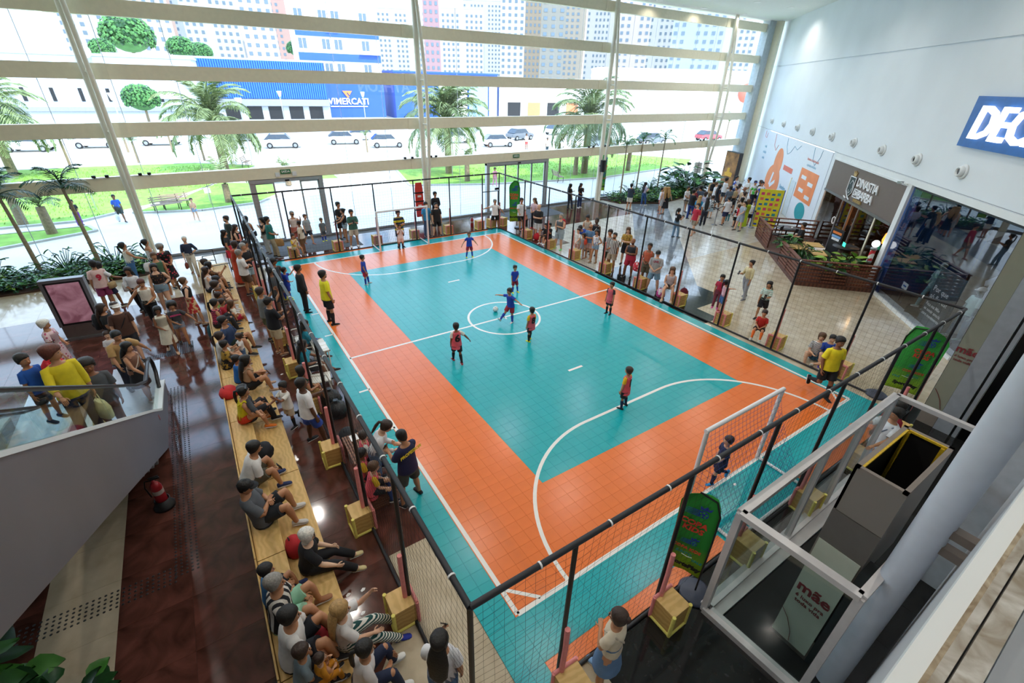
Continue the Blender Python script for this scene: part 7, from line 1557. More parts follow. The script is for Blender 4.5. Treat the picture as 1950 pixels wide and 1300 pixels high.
def deck_chair(s, d, rz, label):
    c = dthing('metal_chair', label, 'chair', s, d, rz)
    MB().span((-.2, -.2, .43), (.2, .2, .46)).build('seat', BLACK, c); MB().span((-.2, -.22, .7), (-.0 + .2, -.19, .9)).build('backrest', BLACK, c)
    for sx in (-1, 1):
        for sy in (-1, 1): MB().cyl((sx * .2, sy * .21, 0), (sx * .18, sy * .19, .44 if sy > 0 else .88), .014, 6).build('leg', BLACK, c)
deck_chair(9.35, 1.55, -46, 'black chair under the person seated at the round table'); deck_chair(9.6, 2.45, 10, 'empty black chair at the round table, nearer the railing')
for i, (s, d) in enumerate(((7.2, 1.5), (5.9, 1.6), (6.6, 2.3))):
    t2 = dthing('square_table', 'light square wooden table on the deck, ' + ('beside the toy car', 'by the green shrub near the shop', 'behind the palm in the railing corner')[i], 'table', s, d); MB().span((-.36, -.36, .70), (.36, .36, .73)).build('table_top', PLY, t2); MB().cyl((0, 0, .03), (0, 0, .7), .035, 8).build('pedestal', BLACK, t2); MB().span((-.22, -.22, 0), (.22, .22, .03)).build('foot_plate', BLACK, t2)
tc_ = dthing('toy_car', 'white ride-on toy car parked on the deck by the shop glass', 'toy car', 8.3, .85, 40)
MB().loft([[Vector((x, y * w_, z)) for y, z in ((-.3, .12), (-.3, .30), (-.24, h_), (.24, h_), (.3, .30), (.3, .12))] for x, w_, h_ in ((-.62, .8, .36), (-.5, 1, .42), (-.1, 1, .40), (.2, 1, .44), (.5, .98, .40), (.66, .7, .32))], smooth=False).build('car_body', TXTW, tc_)
MB().span((-.35, -.2, .40), (.05, .2, .47)).build('seat', BLACK, tc_); MB().prism([(-.2, .43), (.2, .43), (.16, .6), (-.16, .6)], .16, .18, frame_m((0, 0, 0), (0, 1, 0), (0, 0, 1))).build('windscreen', DARK, tc_); MB().tube([(.10, -.1, .52), (.06, -.1, .56), (.06, .1, .56), (.10, .1, .52)], .012, 6).build('steering_wheel', BLACK, tc_)
for x in (-.42, .42):
    for y in (-.29, .29): MB().cyl((x, y - .05, .13), (x, y + .05, .13), .13, 14).build('wheel', BLACK, tc_)
sgn = dthing('menu_board', 'black standing menu board with orange heading on the deck', 'sign', 7.0, .75, -120); MB().span((-.38, -.03, .1), (.38, .03, 1.55)).build('board', BLACK, sgn)
for z_, c_, w_ in ((1.38, '#e07a2b', .28), (1.22, '#7aa8d8', .28), (1.1, '#e6e6e6', .24)): MB().span((-w_, -.036, z_ - .05), (w_, -.03, z_ + .05)).build('heading', mat('menu_' + c_[1:], c_, .5), sgn)
for x in (-.3, .3): MB().cyl((x, -.2, 0), (x, .0, .5), .015, 6).build('leg', BLACK, sgn)
o = dthing('counter_table', 'oval dark counter with a green screen on the deck', 'table', 6.3, .55); MB().lathe([(0, .95), (.5, .95), (.5, 1.0), (0, 1.0)], n=24).build('table_top', DARK, o); MB().lathe([(0, 0), (.3, 0), (.22, .9), (0, .95)], n=16).build('pedestal', BRICK, o); MB().box((0, -.1, 1.08), (.24, .02, .16)).build('screen', emis('green_screen', '#3ad8a0', .8), o)
# ================================================================ plants inside, the town outside
LEAF = mat('leaf_green', '#3f7a2c', 0.45, var=0.25, scale=5); LEAFD = mat('leaf_dark', '#1f4a22', 0.4, var=0.3, scale=5); LEAFY = mat('leaf_lime', '#7fa83a', 0.45, var=0.2, scale=5)
DATE = mat('date_frond', '#7d8c5c', 0.6, var=0.25, scale=3); BARK = mat('palm_bark', '#8a7a63', 0.9, var=0.25, scale=14, bump=0.6); TRUNKS = mat('thin_trunk', '#9a8c74', 0.8, var=0.2, scale=12)
SOIL = mat('soil', '#4a3426', 0.95, var=0.2, scale=20)
def frond_mesh(name, L, W, n, mm, droop=0.6, ang=40, lw=0.02, seed=1):
    """feather frond growing along +x, arching down; leaflets on both sides"""
    r_ = random.Random(seed); b = MB(); pts = []
    for i in range(9):
        t = i / 8; a = R(ang) * (1 - t) - droop * t * t * 1.2; pts.append(Vector((pts[-1].x + L / 8 * math.cos(a), 0, pts[-1].z + L / 8 * math.sin(a))) if pts else Vector((0, 0, 0)))
    b.tube(pts, [0.018 * L / 1.2 * (1 - .8 * i / 8) + .003 for i in range(9)], 4)
    for i in range(n):
        t = .15 + .85 * i / (n - 1); k = min(7, int(t * 8)); f = t * 8 - k; p = pts[k].lerp(pts[k + 1], f); d = (pts[k + 1] - pts[k]).normalized()
        l = W * (math.sin(math.pi * min(1, .15 + t * .85)) ** .7) * r_.uniform(.85, 1.1)
        for s in (-1, 1):
            dv = (d * .65 + Vector((0, s, -.15 - r_.random() * .35))).normalized(); q = p + dv * l; sd = dv.cross(Vector((0, 0, 1))).normalized() * lw
            mid = p + dv * l * .5 + Vector((0, 0, l * .06))
            b.add([p, mid + sd, q + Vector((0, 0, -l * .12)), mid - sd], [(0, 1, 2, 3)])
    return b.mesh(name, mm)
def palm(label, loc, H, r0, r1, fm, nf, cat='palm', name='palm', lean=(0, 0), bark=None, grp=None, tilt=(-25, 60), sc=1.0, seed=3):
    r_ = random.Random(seed); p = thing(name, label, cat, loc, 0, grp)
    pts = [(lean[0] * (k / 5) ** 1.5, lean[1] * (k / 5) ** 1.5, H * k / 5) for k in range(6)]
    MB().tube(pts, [r0 + (r1 - r0) * k / 5 for k in range(6)], 10).build('trunk', bark or TRUNKS, p)
    for k in range(nf):
        o = place('frond', fm[k % len(fm)], p, pts[-1], scale=sc * r_.uniform(.85, 1.1)); o.rotation_euler = (0, R(-r_.uniform(*tilt)), 2 * math.pi * k * .382 + r_.uniform(-.2, .2))
    return p
FA = [frond_mesh('frond', 1.25, .42, 16, LEAFD, .8, 45, .022, s) for s in (1, 2)]
FT = [frond_mesh('frond', 1.0, .30, 14, LEAF, .9, 50, .018, s) for s in (3, 4)]
for i, (q, H) in enumerate((((85, 530), 3.1), ((197, 517), 3.2))):
    palm('slender indoor palm in the left planter, ' + ('nearer the picture edge' if i == 0 else 'beside the pink shirt number 9'), tuple(at(*q, .05)), H, .085, .05, FA, 13, name='indoor_palm', lean=(-.15, .1), seed=5 + i)
for i, q in enumerate(((1180, 378), (1210, 368), (1250, 365))):
    palm('thin indoor palm in the planter by the shrub, ' + ('first from the loudspeaker', 'second from the loudspeaker', 'third from the loudspeaker')[i], tuple(at(*q, .05)), 3.45 + .1 * i, .06, .04, FT, 11, name='indoor_palm', seed=11 + i)
def bed(label, poly, seed, n, hh=.45):
    p0 = poly[0]; b = thing('planter_bed', label, 'planter', (p0[0], p0[1], 0))
    MB().prism([(x - p0[0], y - p0[1]) for x, y in poly], 0, .05).build('soil', SOIL, b)
    r_ = random.Random(seed); f = MB(); xs = [p[0] for p in poly]; ys = [p[1] for p in poly]
    def inside(x, y):
        c = False
        for i in range(len(poly)):
            (x1, y1), (x2, y2) = poly[i], poly[i - 1]
            if (y1 > y) != (y2 > y) and x < (x2 - x1) * (y - y1) / (y2 - y1) + x1: c = not c
        return c
    k = 0
    while k < n:
        x, y = r_.uniform(min(xs), max(xs)), r_.uniform(min(ys), max(ys))
        if not inside(x, y): continue
        k += 1; base = Vector((x - p0[0], y - p0[1], r_.uniform(.05, hh))); f.mat(r_.choice((0, 0, 1, 1, 2)))
        for _ in range(4):
            a = r_.uniform(0, 6.28); d = Vector((math.cos(a), math.sin(a), r_.uniform(-.1, .7))).normalized(); L = r_.uniform(.12, .26); s = d.cross(Vector((0, 0, 1))).normalized() * L * .28
            f.add([base, base + d * L * .5 + s, base + d * L + Vector((0, 0, -L * .25)), base + d * L * .5 - s], [(0, 1, 2, 3)])
    f.build('groundcover', [LEAF, LEAFD, LEAFY], b, kind='stuff'); return b
bed('long planter of dense green groundcover along the glass behind the screen stand', [(-14, 18.95), (-5.0, 18.95), (-4.6, 19.4), (-4.7, 20.7), (-14, 20.7)], 1, 1500, .5)
bed('planter of dense green groundcover along the glass below the three thin palms', [(20.9, 20.9), (21.2, 19.3), (23.8, 17.9), (26.2, 18.3), (30.5, 19.2), (31.2, 20.8)], 2, 1300, .5)
def shrub(label, loc, n, h, spread, leafL, mm, name='leafy_shrub', seed=1, wide=.33, base=0.0):
    r_ = random.Random(seed); p = thing(name, label, 'plant', loc); st = MB(); lf = None
    b = MB(); m_ = leafL; W = m_ * wide
    rows = [(0, .02), (.2, .75), (.45, 1.0), (.75, .65), (1, .03)]
    vs = []; fs = []
    for t, w_ in rows: vs += [(m_ * t, -W * w_, .10 * m_ * t - .28 * m_ * t * t + .03), (m_ * t, 0, .10 * m_ * t - .28 * m_ * t * t), (m_ * t, W * w_, .10 * m_ * t - .28 * m_ * t * t + .03)]
    for i in range(4):
        for k in range(2): fs.append((i * 3 + k, i * 3 + k + 1, i * 3 + k + 4, i * 3 + k + 3))
    me = b.add(vs, fs, True).mesh('leaf', mm); me2 = me.copy(); me2.materials.clear(); me2.materials.append(LEAFD if mm is not LEAFD else LEAF)
    for k in range(n):
        a = r_.uniform(0, 6.28); rr = spread * math.sqrt(r_.random()); z = base + h * (r_.uniform(.25, 1) * (1 - .5 * (rr / spread) ** 2)); q = Vector((rr * math.cos(a), rr * math.sin(a), z))
        st.tube([(q.x * .15, q.y * .15, base), (q.x * .6, q.y * .6, base + (z - base) * .7), q], [.018, .014, .008], 5)
        o = place('leaf', me if k % 3 else me2, p, q, scale=r_.uniform(.7, 1.2)); o.rotation_euler = (r_.uniform(-.4, .4), r_.uniform(-.6, .5), a + r_.uniform(-.5, .5))
    st.build('stems', LEAFD, p); return p
shrub('large shrub with big dark glossy leaves in the planter beside the queue', (28.6, 19.6, .05), 150, 2.3, 2.0, .62, LEAFD, seed=3)
shrub('shrub with big round leaves by the floor near the escalator, in the dark corner', (-6.55, 2.55, 0), 46, .9, .75, .42, LEAF, seed=5, wide=.42)
shrub('leafy plant with one lime leaf in the dark bottom corner under the escalator', (-5.55, 1.75, 0), 30, .55, .55, .30, LEAFD, seed=6, wide=.4)
for i, (x, y, h) in enumerate(((-7.4, 20.2, 1.2), (-5.9, 20.3, 1.25), (-9.4, 20.1, 1.1), (23.2, 20.2, 1.3), (25.2, 20.3, 1.2))):
    shrub('loose bamboo-like plant rising above the groundcover by the glass, ' + ('between the two slender palms', 'nearest the column', 'behind the farther slender palm', 'nearest the loudspeaker', 'beside the big leaves')[i], (x, y, .05), 60, h, .8, .24, LEAF, seed=20 + i, wide=.14)
# potted plants on the deck
def pot(label, s, d, h, kind, seed):
    p = wp(s, .15, d); o = shrub(label, tuple(p), 36, h, .42, .42 if kind else .3, LEAFY if kind == 2 else LEAF, name='potted_plant', seed=seed, wide=.3 if kind else .12, base=.35)
    MB().lathe([(0, 0), (.18, 0), (.24, .36), (.21, .36), (.19, .32), (0, .32)], n=18).build('pot', mat('pot_dark', '#3a3330', .6), o)
pot('potted palm like plant on the deck behind the corner railing', 5.6, 2.45, 1.0, 0, 31); pot('potted fern with bright fronds on the deck beside the gap', 6.9, 2.55, .8, 1, 32); pot('potted plant with big green leaves on the deck under the barber pole', 4.75, 1.0, .9, 2, 33); pot('potted lime green plant in the deck corner by the shop window', 4.5, 1.7, .7, 2, 34)

# ---- outside ground
PAVE = mat('forecourt_concrete', '#cfcac0', 0.9, var=0.06, scale=.4); LAWN = mat('lawn_green', '#7ba23f', 0.95, var=0.2, scale=1.5); ROADM = mat('road_asphalt', '#a8a6a3', 0.9, var=0.08, scale=.5); KERB = mat('kerb_stone', '#b8b4ac', .8)
MB().span((-260, 21.3, -.35), (420, 700, -.05)).build('ground', PAVE, kind='structure')
MB().span((-260, 66.2, -.05), (420, 86, -.03)).build('road', ROADM, kind='structure')
def lawn(name, poly):
    MB().prism(poly, -.05, .02).build(name, LAWN, kind='structure')
    for a, b in zip(poly, poly[1:] + poly[:1]): MB().bar((*a, -.01), (*b, -.01), .16, .12).build('kerb', KERB, kind='structure')
lawn('lawn_1', [(-60, 31.5), (-8.0, 29.8), (-6.4, 31.2), (-3.5, 33.5), (2.5, 45.0), (-2, 48.5), (-8, 49.5), (-60, 52)])
lawn('lawn_2', [(-60, 24.0), (-11, 25.6), (-7.2, 27.3), (-7.6, 28.4), (-60, 29.5)])
lawn('lawn_3', [(11.1, 31.2), (16.8, 29.0), (21.2, 28.1), (27, 27.2), (40, 28.6), (44, 31), (40, 37), (30, 43), (14, 44)])
lawn('lawn_4', [(2.5, 36.5), (7.2, 36.0), (7.4, 40.5), (4.5, 43.2)])
lawn('lawn_5', [(-5.8, 30.6), (-2.5, 29.6), (0.6, 30.2), (2.0, 32.0), (2.4, 36.2), (-1.0, 38.0), (-3.6, 34.0)])
rb_ = random.Random(4); gb = MB()
for k in range(5000):
    while True:
        x, y = rb_.uniform(-14, 42), rb_.uniform(25, 48)
        if (x < -7 and 30.6 < y < 49) or (-7 < x < -1 and 36 < y < 47) or (17 < x < 40 and 29.6 < y < 36): break
    a = rb_.uniform(0, 6.28); gb.add([(x, y, .02), (x + .06 * math.cos(a), y + .06 * math.sin(a), .02), (x + .03, y + .03, .13)], [(0, 1, 2)])
tag(gb.build('grass', LAWN), 'short bright green grass tufts on the lawns outside the glass', 'grass', kind='stuff')
# date palms, small palms and stumps
FDM = [frond_mesh('frond', 4.6, .95, 40, DATE, .95, 48, .045, s) for s in (7, 8)]; FSM = [frond_mesh('frond', 1.0, .26, 12, DATE, .9, 50, .022, s) for s in (9, 10)]
for i, (q, H, nf) in enumerate((((430, 325), 3.6, 46), ((855, 330), 3.9, 54), ((1112, 330), 4.3, 54), ((28, 335), 4.0, 46))):
    palm('tall date palm with arching grey green crown outside, ' + ('behind the open sliding door', 'behind the second column', 'behind the third column', 'beyond the planter at the picture edge')[i], tuple(at(*q)), H, .30, .26, FDM, nf, bark=BARK, name='date_palm', tilt=(-45, 62), seed=40 + i)
for i, (q, H, s) in enumerate((((100, 445), 1.3, 1.2), ((45, 428), 1.5, 1.2), ((437, 385), 1.1, 1.9), ((550, 352), .7, 1.5), ((890, 345), 1.6, 1.3), ((1095, 333), 1.5, 1.3), ((1195, 325), 1.9, 1.4), ((245, 290), 1.6, 1.0), ((330, 290), 1.6, 1.0), ((265, 310), 1.7, 1.0), ((390, 306), 1.6, 1.0), ((135, 318), 2.0, 1.5), ((700, 290), 1.6, .9), ((1065, 330), 1.4, 1.0), ((1380, 268), 2.6, 1.8), ((1150, 322), 1.2, 1.0))):
    palm('short palm on the sunny lawn outside, counted %s in the order of distance groups' % i if False else 'short stubby palm outside on the %s' % ('lawn beyond the groundcover, nearer the planter palm', 'lawn beyond the groundcover, at the picture edge', 'lawn behind the left door frame', 'grass strip seen through the open door', 'lawn behind the second column, beside the tall one', 'lawn behind the third column, thick one', 'lawn beyond the thin indoor palms', 'verge by the parked cars, first from the column', 'verge by the parked cars, second from the column', 'lawn beside the first column, thin one', 'lawn behind the open door, thin one', 'lawn between planter palms and column', 'verge behind the blue building door', 'lawn left of the third column', 'roadside behind the fourth column', 'lawn beside the loudspeaker')[i], tuple(at(*q)), H, .22 if i < 7 else .10, .18 if i < 7 else .08, FSM, 16, bark=BARK, name='short_palm', sc=s, tilt=(-10, 70), seed=60 + i)
def tree(label, loc, rad, mm, trunk=1.0, seed=1):
    r_ = random.Random(seed); t = thing('broadleaf_tree', label, 'tree', loc); MB().tube([(0, 0, 0), (.1, 0, trunk + rad * .5)], [rad * .10, rad * .06], 8).build('trunk', BARK, t); b = MB()
    for k in range(1300):
        a, c = r_.uniform(0, 6.28), r_.uniform(-.5, 1); s_ = math.sqrt(max(0, 1 - c * c)); rr = rad * r_.uniform(.8, 1.02); p = Vector((rr * s_ * math.cos(a), rr * s_ * math.sin(a), trunk + rad * .8 + rr * c * .8)); q = rad * .085
        n = Vector((s_ * math.cos(a), s_ * math.sin(a), c + .4)).normalized(); u = n.cross(Vector((.3, .2, 1))).normalized(); v = n.cross(u)
        b.mat(r_.choice((0, 0, 1))); b.add([p + u * q, p + v * q, p + n * q * .7, p - u * q, p - v * q], [(0, 1, 2), (1, 3, 2), (3, 4, 2), (4, 0, 2)])
    b.mat(0).ball((0, 0, trunk + rad * .8), rad * .82, 14, 9, (1, 1, .8)); b.build('crown', [mm, LEAFD], t, kind='stuff')
def far(px, py, dist, z=0):
    d = ray(px, py); s = dist / math.hypot(d.x, d.y); p = CAMLOC + d * s; return (p.x, p.y, z if z is not None else p.z)
GREEN = mat('crown_green', '#4f8044', .8, var=.25, scale=1)
for i, (px, dist, rad, tr) in enumerate(((252, 150, 5.0, 9.8), (348, 128, 2.6, 9.0), (385, 138, 2.2, 9.2), (200, 139, 2.2, 9.0), (568, 122, 1.9, 10.2), (268, 76, 1.9, 2.6))):
    tree('rounded green tree outside beyond the shed, ' + ('largest', 'brownish beside the largest', 'small by the blue roof', 'small near the column', 'beside the blue and white building', 'nearest, before the grey wall')[i], far(px, (95, 100, 105, 108, 115, 185)[i], dist), rad, GREEN, tr, 80 + i)
# ---- parked cars
GLASSD = mat('car_glass', '#39424c', .12); TYRE = mat('tyre', '#1a1a1c', .8); HUB = mat('hub', '#9a9da2', .35, .6)
def car_mesh():
    b = MB(); st = [(-2.05, .50, .55, .70), (-1.98, .40, .85, .80), (-1.3, .30, .95, .86), (0, .28, .96, .88), (1.2, .30, .92, .86), (1.85, .38, .78, .80), (2.02, .45, .62, .68)]
    return b.loft([[Vector((x, -w_, lo)), Vector((x, w_, lo)), Vector((x, w_ * 1.0, (lo + hi) / 2)), Vector((x, w_ * .94, hi)), Vector((x, -w_ * .94, hi)), Vector((x, -w_, (lo + hi) / 2))] for x, lo, hi, w_ in st], smooth=False)
CABM = MB().loft([[Vector((x, -w_, z)), Vector((x, w_, z)), Vector((x * .62 - .12, w_ * .82, 1.42)), Vector((x * .62 - .12, -w_ * .82, 1.42))] for x, w_, z in ((-1.75, .80, .92), (-.3, .84, .93), (.95, .80, .90))], smooth=False)
cars = {}
def car(label, loc, rz, colr):
    c = thing('car', label, 'car', loc, rz); pm = mat('paint_' + colr[1:], colr, .25, var=.02, coat=.6)
    if colr not in cars:
        cars[colr] = (car_mesh().mesh('car_body', pm), MB().span((-1.05, -.62, 1.40), (.38, .62, 1.46)).bar((-1.65, -.66, .92), (-1.1, -.6, 1.42), .06, .06).bar((-1.65, .66, .92), (-1.1, .6, 1.42), .06, .06).bar((.98, -.66, .90), (.42, -.6, 1.42), .06, .06).bar((.98, .66, .90), (.42, .6, 1.42), .06, .06).bar((-.3, -.80, .92), (-.3, -.64, 1.42), .07, .05).bar((-.3, .80, .92), (-.3, .64, 1.42), .07, .05).mesh('car_roof', pm))
    place('car_body', cars[colr][0], c); place('car_roof', cars[colr][1], c)
    if 'cab' not in cars: cars['cab'] = CABM.mesh('cabin_glass', GLASSD); cars['w'] = MB().cyl((0, -.1, 0), (0, .1, 0), .31, 18).mat(1).cyl((0, -.11, 0), (0, .11, 0), .18, 12).mesh('wheel', [TYRE, HUB]); cars['l'] = MB().box((0, 0, 0), (.05, .3, .12)).mesh('lamp', mat('lamp_lens', '#e6e6e6', .2))
    place('cabin_glass', cars['cab'], c)
    for x in (-1.28, 1.28):
        for y in (-.78, .78): place('wheel', cars['w'], c, (x, y, .31))
    for y in (-.5, .5): place('lamp', cars['l'], c, (1.97, y, .64))
CARS = [((540, 277), 0, '#c9ccd0', 'silver hatchback standing alone on the forecourt outside'), ((657, 270), 0, '#e9eaec', 'white car on the forecourt beside the silver one'), ((738, 276), 0, '#e4e6ea', 'white car before the second column'), ((695, 262), 0, '#dfe2e6', 'white car half behind the other two white ones'), ((870, 268), 0, '#e6e7ea', 'white car behind the date palm of the second column'), ((948, 275), 0, '#dfe2e4', 'pale car right of the date palm of the second column'), ((60, 284), 0, '#d3d6d8', 'pale car behind the slender palm at the picture edge'), ((188, 277), 0, '#e2e4e6', 'white car left of the first column'), ((310, 272), 0, '#d9dcde', 'pale car right of the first column'), ((455, 264), 0, '#5b626a', 'dark grey car by the blue wall'), ((990, 262), 20, '#5a5f66', 'dark car among the parked cars beyond the second column'), ((1060, 252), 20, '#e3e4e6', 'white car far back between the second and third column'), ((1145, 277), 0, '#7a858c', 'grey car behind the third column'), ((1348, 264), 0, '#c43a44', 'red car by the roadside'), ((1240, 270), 0, '#6a7076', 'dark car behind the thin indoor palms'), ((20, 270), 0, '#b9bec4', 'grey car at the picture edge by the road')]
for q, a, c_, l_ in CARS: car(l_, tuple(at(q[0], q[1] + 4, -.05)), R(a - 12), c_)
# benches, bins, lamp posts
BW = mat('bench_slat', '#a08a78', .7)
def park_bench(label, q, rz):
    b = thing('park_bench', label, 'bench', tuple(at(*q)), R(rz)); me = MB().span((-.75, -.03, 0), (.75, .03, .03)).mesh('slat', BW)
    for i in range(4): place('slat', me, b, (0, -.2 + i * .12, .42))
    for i in range(3): o = place('slat', me, b, (0, .24 + i * .03, .55 + i * .11)); o.rotation_euler = (R(75), 0, 0)
    for x in (-.6, .6): MB().tube([(x, -.2, 0), (x, -.2, .42), (x, .2, .42), (x, .32, .85)], .025, 6).cyl((x, .2, .42), (x, .28, 0), .025, 6).build('leg', BLACK, b)
park_bench('pink brown park bench on the sunny path outside near the peach top', (338, 397), 10); park_bench('dark park bench far out on the path behind the first column', (472, 317), 70); park_bench('park bench on the path right of the glass doors', (1062, 345), 75); park_bench('second park bench close to the first on the path', (322, 402), 14)
for i, (q, h) in enumerate((((103, 392), 1.0), ((402, 388), .8), ((862, 340), 1.2), ((185, 400), 1.1))):
    o = thing('garden_sign', 'small white garden sign on a stake outside, ' + ('behind the planter palm', 'before the left door frame', 'on the lawn behind the second column', 'on the path beside the purple trousers')[i], 'sign', tuple(at(*q))); MB().cyl((0, 0, 0), (0, 0, h), .025, 6).build('stake', ALU, o); MB().box((0, 0, h), (.35, .04, .30)).build('board', TXTW, o)
lp0 = None
for i, (px, d) in enumerate(((548, 75), (700, 78), (240, 62), (900, 72), (390, 56), (1300, 60), (1180, 66), (470, 52))):
    p = far(px, 260, d)
    if lp0 is None:
        lp0 = thing('street_lamp', 'pale street lamp with a cup shaped head outside', 'street lamp', p, group='street lamps outside'); MB().cyl((0, 0, 0), (0, 0, 4.6), .06, 8).build('pole', ALU, lp0); MB().lathe([(0, 4.5), (.14, 4.55), (.30, 5.15), (.26, 5.18), (0, 5.1)], n=14).build('lamp_head', TXTW, lp0)
    else: copy_tree(lp0).location = p
# ---- buildings
WIN = mat('far_window', '#5d6d7a', .5); BLU = mat('cladding_blue', '#2f6fd0', .5, var=.05); BLD = mat('wall_blue', '#2a56b5', .6, var=.05); CREAM = mat('far_white', '#e6e4e0', .8, var=.03); GREYW = mat('far_grey', '#b4bcc6', .8, var=.05)
def building(label, loc, rz, W, D, H, mm, floors=0, cols=0, wz=None, name='building', band=None):
    b = thing(name, label, 'building', loc, rz); MB().span((-W / 2, 0, -.2), (W / 2, D, H)).build('wall', mm, b); MB().span((-W / 2 - .1, -.1, H), (W / 2 + .1, D + .1, H + .3)).build('parapet', mm, b); return b
# blue ribbed shed
sh_ = building('long low shed clad in ribbed bright blue panels beyond the road', (5.5, 92.5, 0), R(-7), 31, 20, 9.0, GREYW); RIB = BLU
sh_.location = (6.2, 95.5, 0)
mrib = MB().span((-.10, -.30, 3.4), (.10, 0, 9.0)).mesh('panel', BLU)
for k in range(56): place('panel', mrib, sh_, (-4.2 + k * .35 - .0, 0, 0))
MB().span((-5, -.12, 3.4), (15.5, -.02, 9.0)).build('backing', BLD, sh_)
MB().span((-15.5, -.6, 2.3), (15.5, 0, 3.3)).build('awning', mat('awning_grey', '#8f959c', .8), sh_)
for k in range(9): MB().span((-14.5 + k * 3.3, -.05, .2), (-12.2 + k * 3.3, .0, 2.2)).build('shop_opening', DARK, sh_)
# blue and white apartment block
ap = building('white and blue three storey block lettered VIMERCATI beyond the road', (25.6, 96.5, 0), R(-7), 14.2, 12, 21.5, CREAM)
for z0, z1 in ((0.2, 7.0), (9.4, 10.6), (13.1, 14.8)): MB().span((-7.15, -.16, z0), (7.15, -.02, z1)).build('blue_band', BLD, ap)
for r_, z in enumerate((7.5, 11.2, 15.4)):
    for x in (-6.2, -2.3, -.2, 4.6):
        f = MB().span((x - .75, -.10, z - .08), (x + .75, -.0, z + 1.65)).build('window', TXTW, ap); MB().span((x - .65, -.13, z), (x - .05, -.09, z + 1.55)).span((x + .05, -.13, z), (x + .65, -.09, z + 1.55)).build('pane', WIN, f)
for x, z in ((-1.6, 13.9), (-.4, 13.9), (-5.6, 6.3)): MB().span((x - .4, -.5, z), (x + .4, -.1, z + .6)).build('cooler_box', GREYW, ap)
MB().span((3.3, -.7, 10.6), (6.9, -.1, 10.75)).span((3.3, -.7, 14.8), (6.9, -.1, 14.95)).build('balcony', CREAM, ap)
MB().span((.5, 2, 21.5), (5.6, 8, 27.5)).build('roof_tower', mat('tower_blue', '#9ac0dc', .5), ap)
place('lettering', text_mesh('VIMERCATI', TXTW, 1.5, .1, bold=.03), ap, M=frame_m((.3, -.30, 2.9), (1, 0, 0), (0, 0, 1)))
MB().span((-3.1, -.32, 2.0), (3.7, -.25, 2.15)).build('underline', TXTW, ap)
MB().prism([(-.9, 1.1), (.9, 1.1), (.35, .35), (0, .85), (-.35, .35)], .25, .33, frame_m((.2, 0, 3.6), (1, 0, 0), (0, 0, 1))).prism([(-.9, 1.1), (-.4, 1.1), (.3, .1), (0, -.1)], .25, .34, frame_m((.2, 0, 3.6), (1, 0, 0), (0, 0, 1))).build('logo_mark', mat('logo_orange', '#e0814a', .5), ap)
b2 = building('blue shop wall with white panels beyond the date palm', (45.5, 93.5, 0), R(-7), 22, 10, 8.0, BLD); MB().span((-2, -.3, .3), (4, -.05, 7.6)).span((9, -.3, .2), (10.8, -.05, 7.6)).build('white_panel', CREAM, b2); MB().span((4.4, -.3, .3), (8.7, -.05, 7.6)).build('glass_panel', mat('pale_blue_glass', '#8fb6d6', .3), b2)
b3 = building('grey concrete workshop wall beyond the road behind the first column', (-14.5, 88.5, 0), R(-7), 32, 12, 8.6, GREYW)
for k in range(9): MB().span((-13 + k * 3, -.08, 3.2), (-12.6 + k * 3, 0, 4.8)).build('slot_window', DARK, b3)
MB().span((-16, -.3, 2.0), (16, -.0, 2.5)).build('canopy', mat('awning_grey', '#8f959c', .8), b3); MB().span((10.2, -.3, 3.6), (13.0, -.05, 5.6)).build('white_sign', TXTW, b3)
dsh = MB().lathe([(0, 0), (.5, .12), (.9, .45), (.95, .5), (.85, .47), (0, .06)], n=18).build('satellite_dish', TXTW, b3, (4, -.5, 8.9)); dsh.rotation_euler = (R(65), 0, R(20))
b4 = building('tall pale blue grey building with a blue poster behind the first column', (-45, 150, 0), R(-10), 34, 24, 40, mat('pale_bluegrey', '#ccd9e4', .8)); MB().span((-2.5, -.4, 21), (3, 0, 26)).build('blue_poster', mat('poster_blue', '#2f86d8', .5), b4)
for x in (-8, 6.5, 12): MB().span((x, -.5, 0), (x + 2.5, 0, 40)).build('pilaster', GREYW, b4)
b5 = building('white warehouse with a red round sign beside the wall corner', (96, 75, 0), R(-35), 40, 14, 10, CREAM); MB().lathe([(0, -.1), (2.0, -.1), (2.0, .1), (0, .1)], n=24).build('round_sign', PRD, b5, (14, -.3, 6)).rotation_euler = (R(90), 0, 0)
b6 = building('low row of pale shops behind the third column', (70, 90, 0), R(-12), 26, 10, 7.5, CREAM)
for k in range(5): MB().span((-11 + k * 4.8, -.1, .3), (-8 + k * 4.8, 0, 3.0)).build('shop_opening', mat('shop_orange', '#d8855a', .6) if k % 2 else DARK, b6)
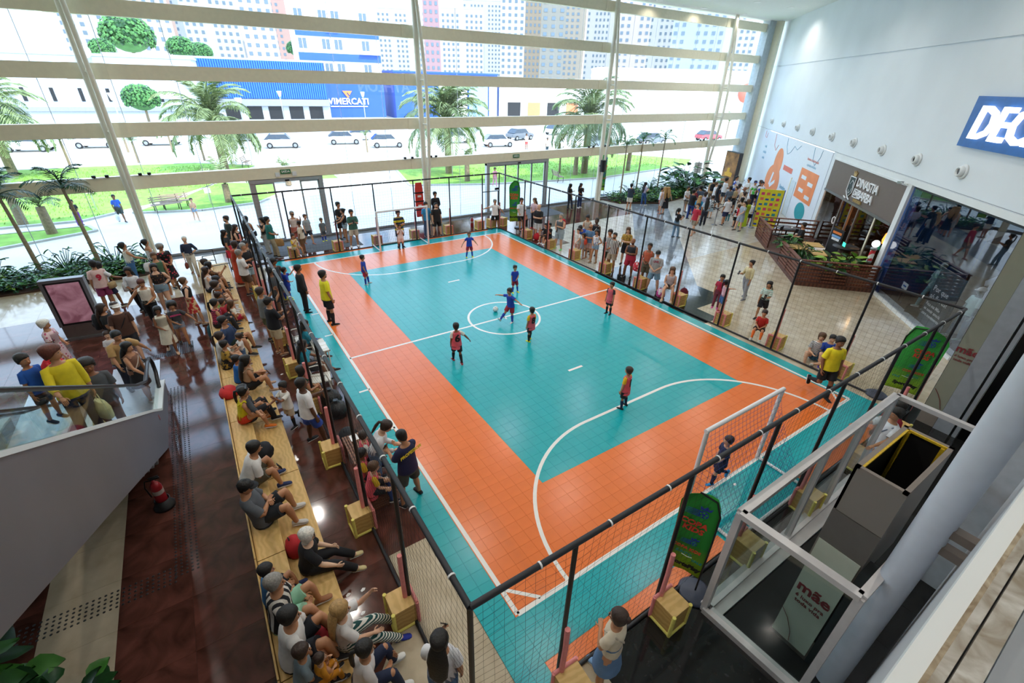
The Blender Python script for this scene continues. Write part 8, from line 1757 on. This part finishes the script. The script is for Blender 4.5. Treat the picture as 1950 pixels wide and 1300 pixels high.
TW = [(290, 330, 26, 75, '#e9e4df', 'white tower with small windows above the big tree'), (325, 300, 12, 95, '#d9b9ac', 'pinkish brick tower beside the big tree'), (360, 320, 24, 90, '#e9e7e4', 'white tower with balconies behind the blue roof'), (420, 340, 26, 90, '#dfe6ec', 'pale blue tower behind the blue roof'), (465, 300, 22, 95, '#e9e6e2', 'white tower left of the blue and white block'), (505, 320, 16, 88, '#e6dcd6', 'cream tower touching the blue and white block'), (545, 340, 20, 80, '#d9b3a8', 'pink tower half behind the blue and white block'), (235, 290, 20, 70, '#e6e3df', 'white tower right of the first column'), (190, 280, 18, 62, '#dfe0e2', 'grey white tower touching the first column'), (745, 330, 22, 44, '#e6e8ea', 'low white tower right of the blue and white block'), (825, 320, 9, 72, '#c9a0a6', 'narrow reddish tower beside the second column'), (860, 340, 40, 48, '#e9e9ea', 'wide white slab behind the palm crown'), (925, 300, 24, 45, '#e6e6e6', 'white tower between the columns, lower one'), (975, 320, 14, 62, '#e9e8e6', 'white narrow tower between the columns'), (1020, 330, 20, 110, '#b9a890', 'tall brown and blue tower between the columns, first'), (1050, 320, 14, 70, '#a9a49a', 'dark shorter tower between the two brown ones'), (1085, 340, 16, 105, '#c3b6a4', 'tall brown and blue tower beside the third column'), (1150, 300, 22, 90, '#e9e6e4', 'white tower behind the third column'), (1195, 310, 20, 110, '#e6d5cd', 'tall pink edged tower right of the third column'), (1255, 330, 40, 110, '#eceae8', 'tall white tower right of the third column'), (1320, 300, 26, 60, '#c9d3dc', 'grey block before the tall tower with windows'), (1350, 330, 44, 105, '#ecebe9', 'tall white tower with rows of windows by the fourth column')]
for i, (px, d, W, H, c_, l_) in enumerate(TW):
    d2 = 235 + (0, 95, 190, 45, 140)[i % 5]; W, H = W * d2 / d, H * .92 * d2 / d; d = d2; p = far(px, 115, d)
    t = building(l_, p, R(-math.degrees(math.atan2(p[0] - CAMLOC.x, p[1] - CAMLOC.y))), W, 9, H, mat('tower_' + c_[1:], '#%02x%02x%02x' % tuple(int(int(c_[k:k + 2], 16) * .72) for k in (1, 3, 5)), .85, var=.03, scale=.05), name='tower_block')
    wbm = MB(); nc = max(3, min(14, int(W / 2.6))); nf = min(30, int(H / 2.9)); hh = (H - 3) / nf
    for r_ in range(nf):
        for k in range(nc):
            if (k * 7 + i) % 5 == 4 and nc > 4: continue
            x = -W / 2 + W * (k + .5) / nc; z = 2 + r_ * hh; wbm.span((x - W / nc * .22, -.12, z), (x + W / nc * .22, .0, z + hh * .45))
    wbm.build('windows', WIN, t, kind='stuff')
for k, z in enumerate((6.6, 7.0, 7.5)): tag(MB().tube([(-60, 84 + k * .3, z + .5), (-20, 82 + k * .3, z), (20, 80 + k * .3, z - .4), (60, 77 + k * .3, z), (110, 70 + k * .3, z + .5)], .025, 4).build('overhead_cable', DARK), 'thin overhead cable along the road outside, ' + ('lowest', 'middle', 'highest')[k] + ' of three', 'cable')
fo = tuple(at(1149, 372, -.05)); feather_flag('green feather flag outside the glass behind the loudspeaker', fo, R(-10), H=2.9, W=.5)
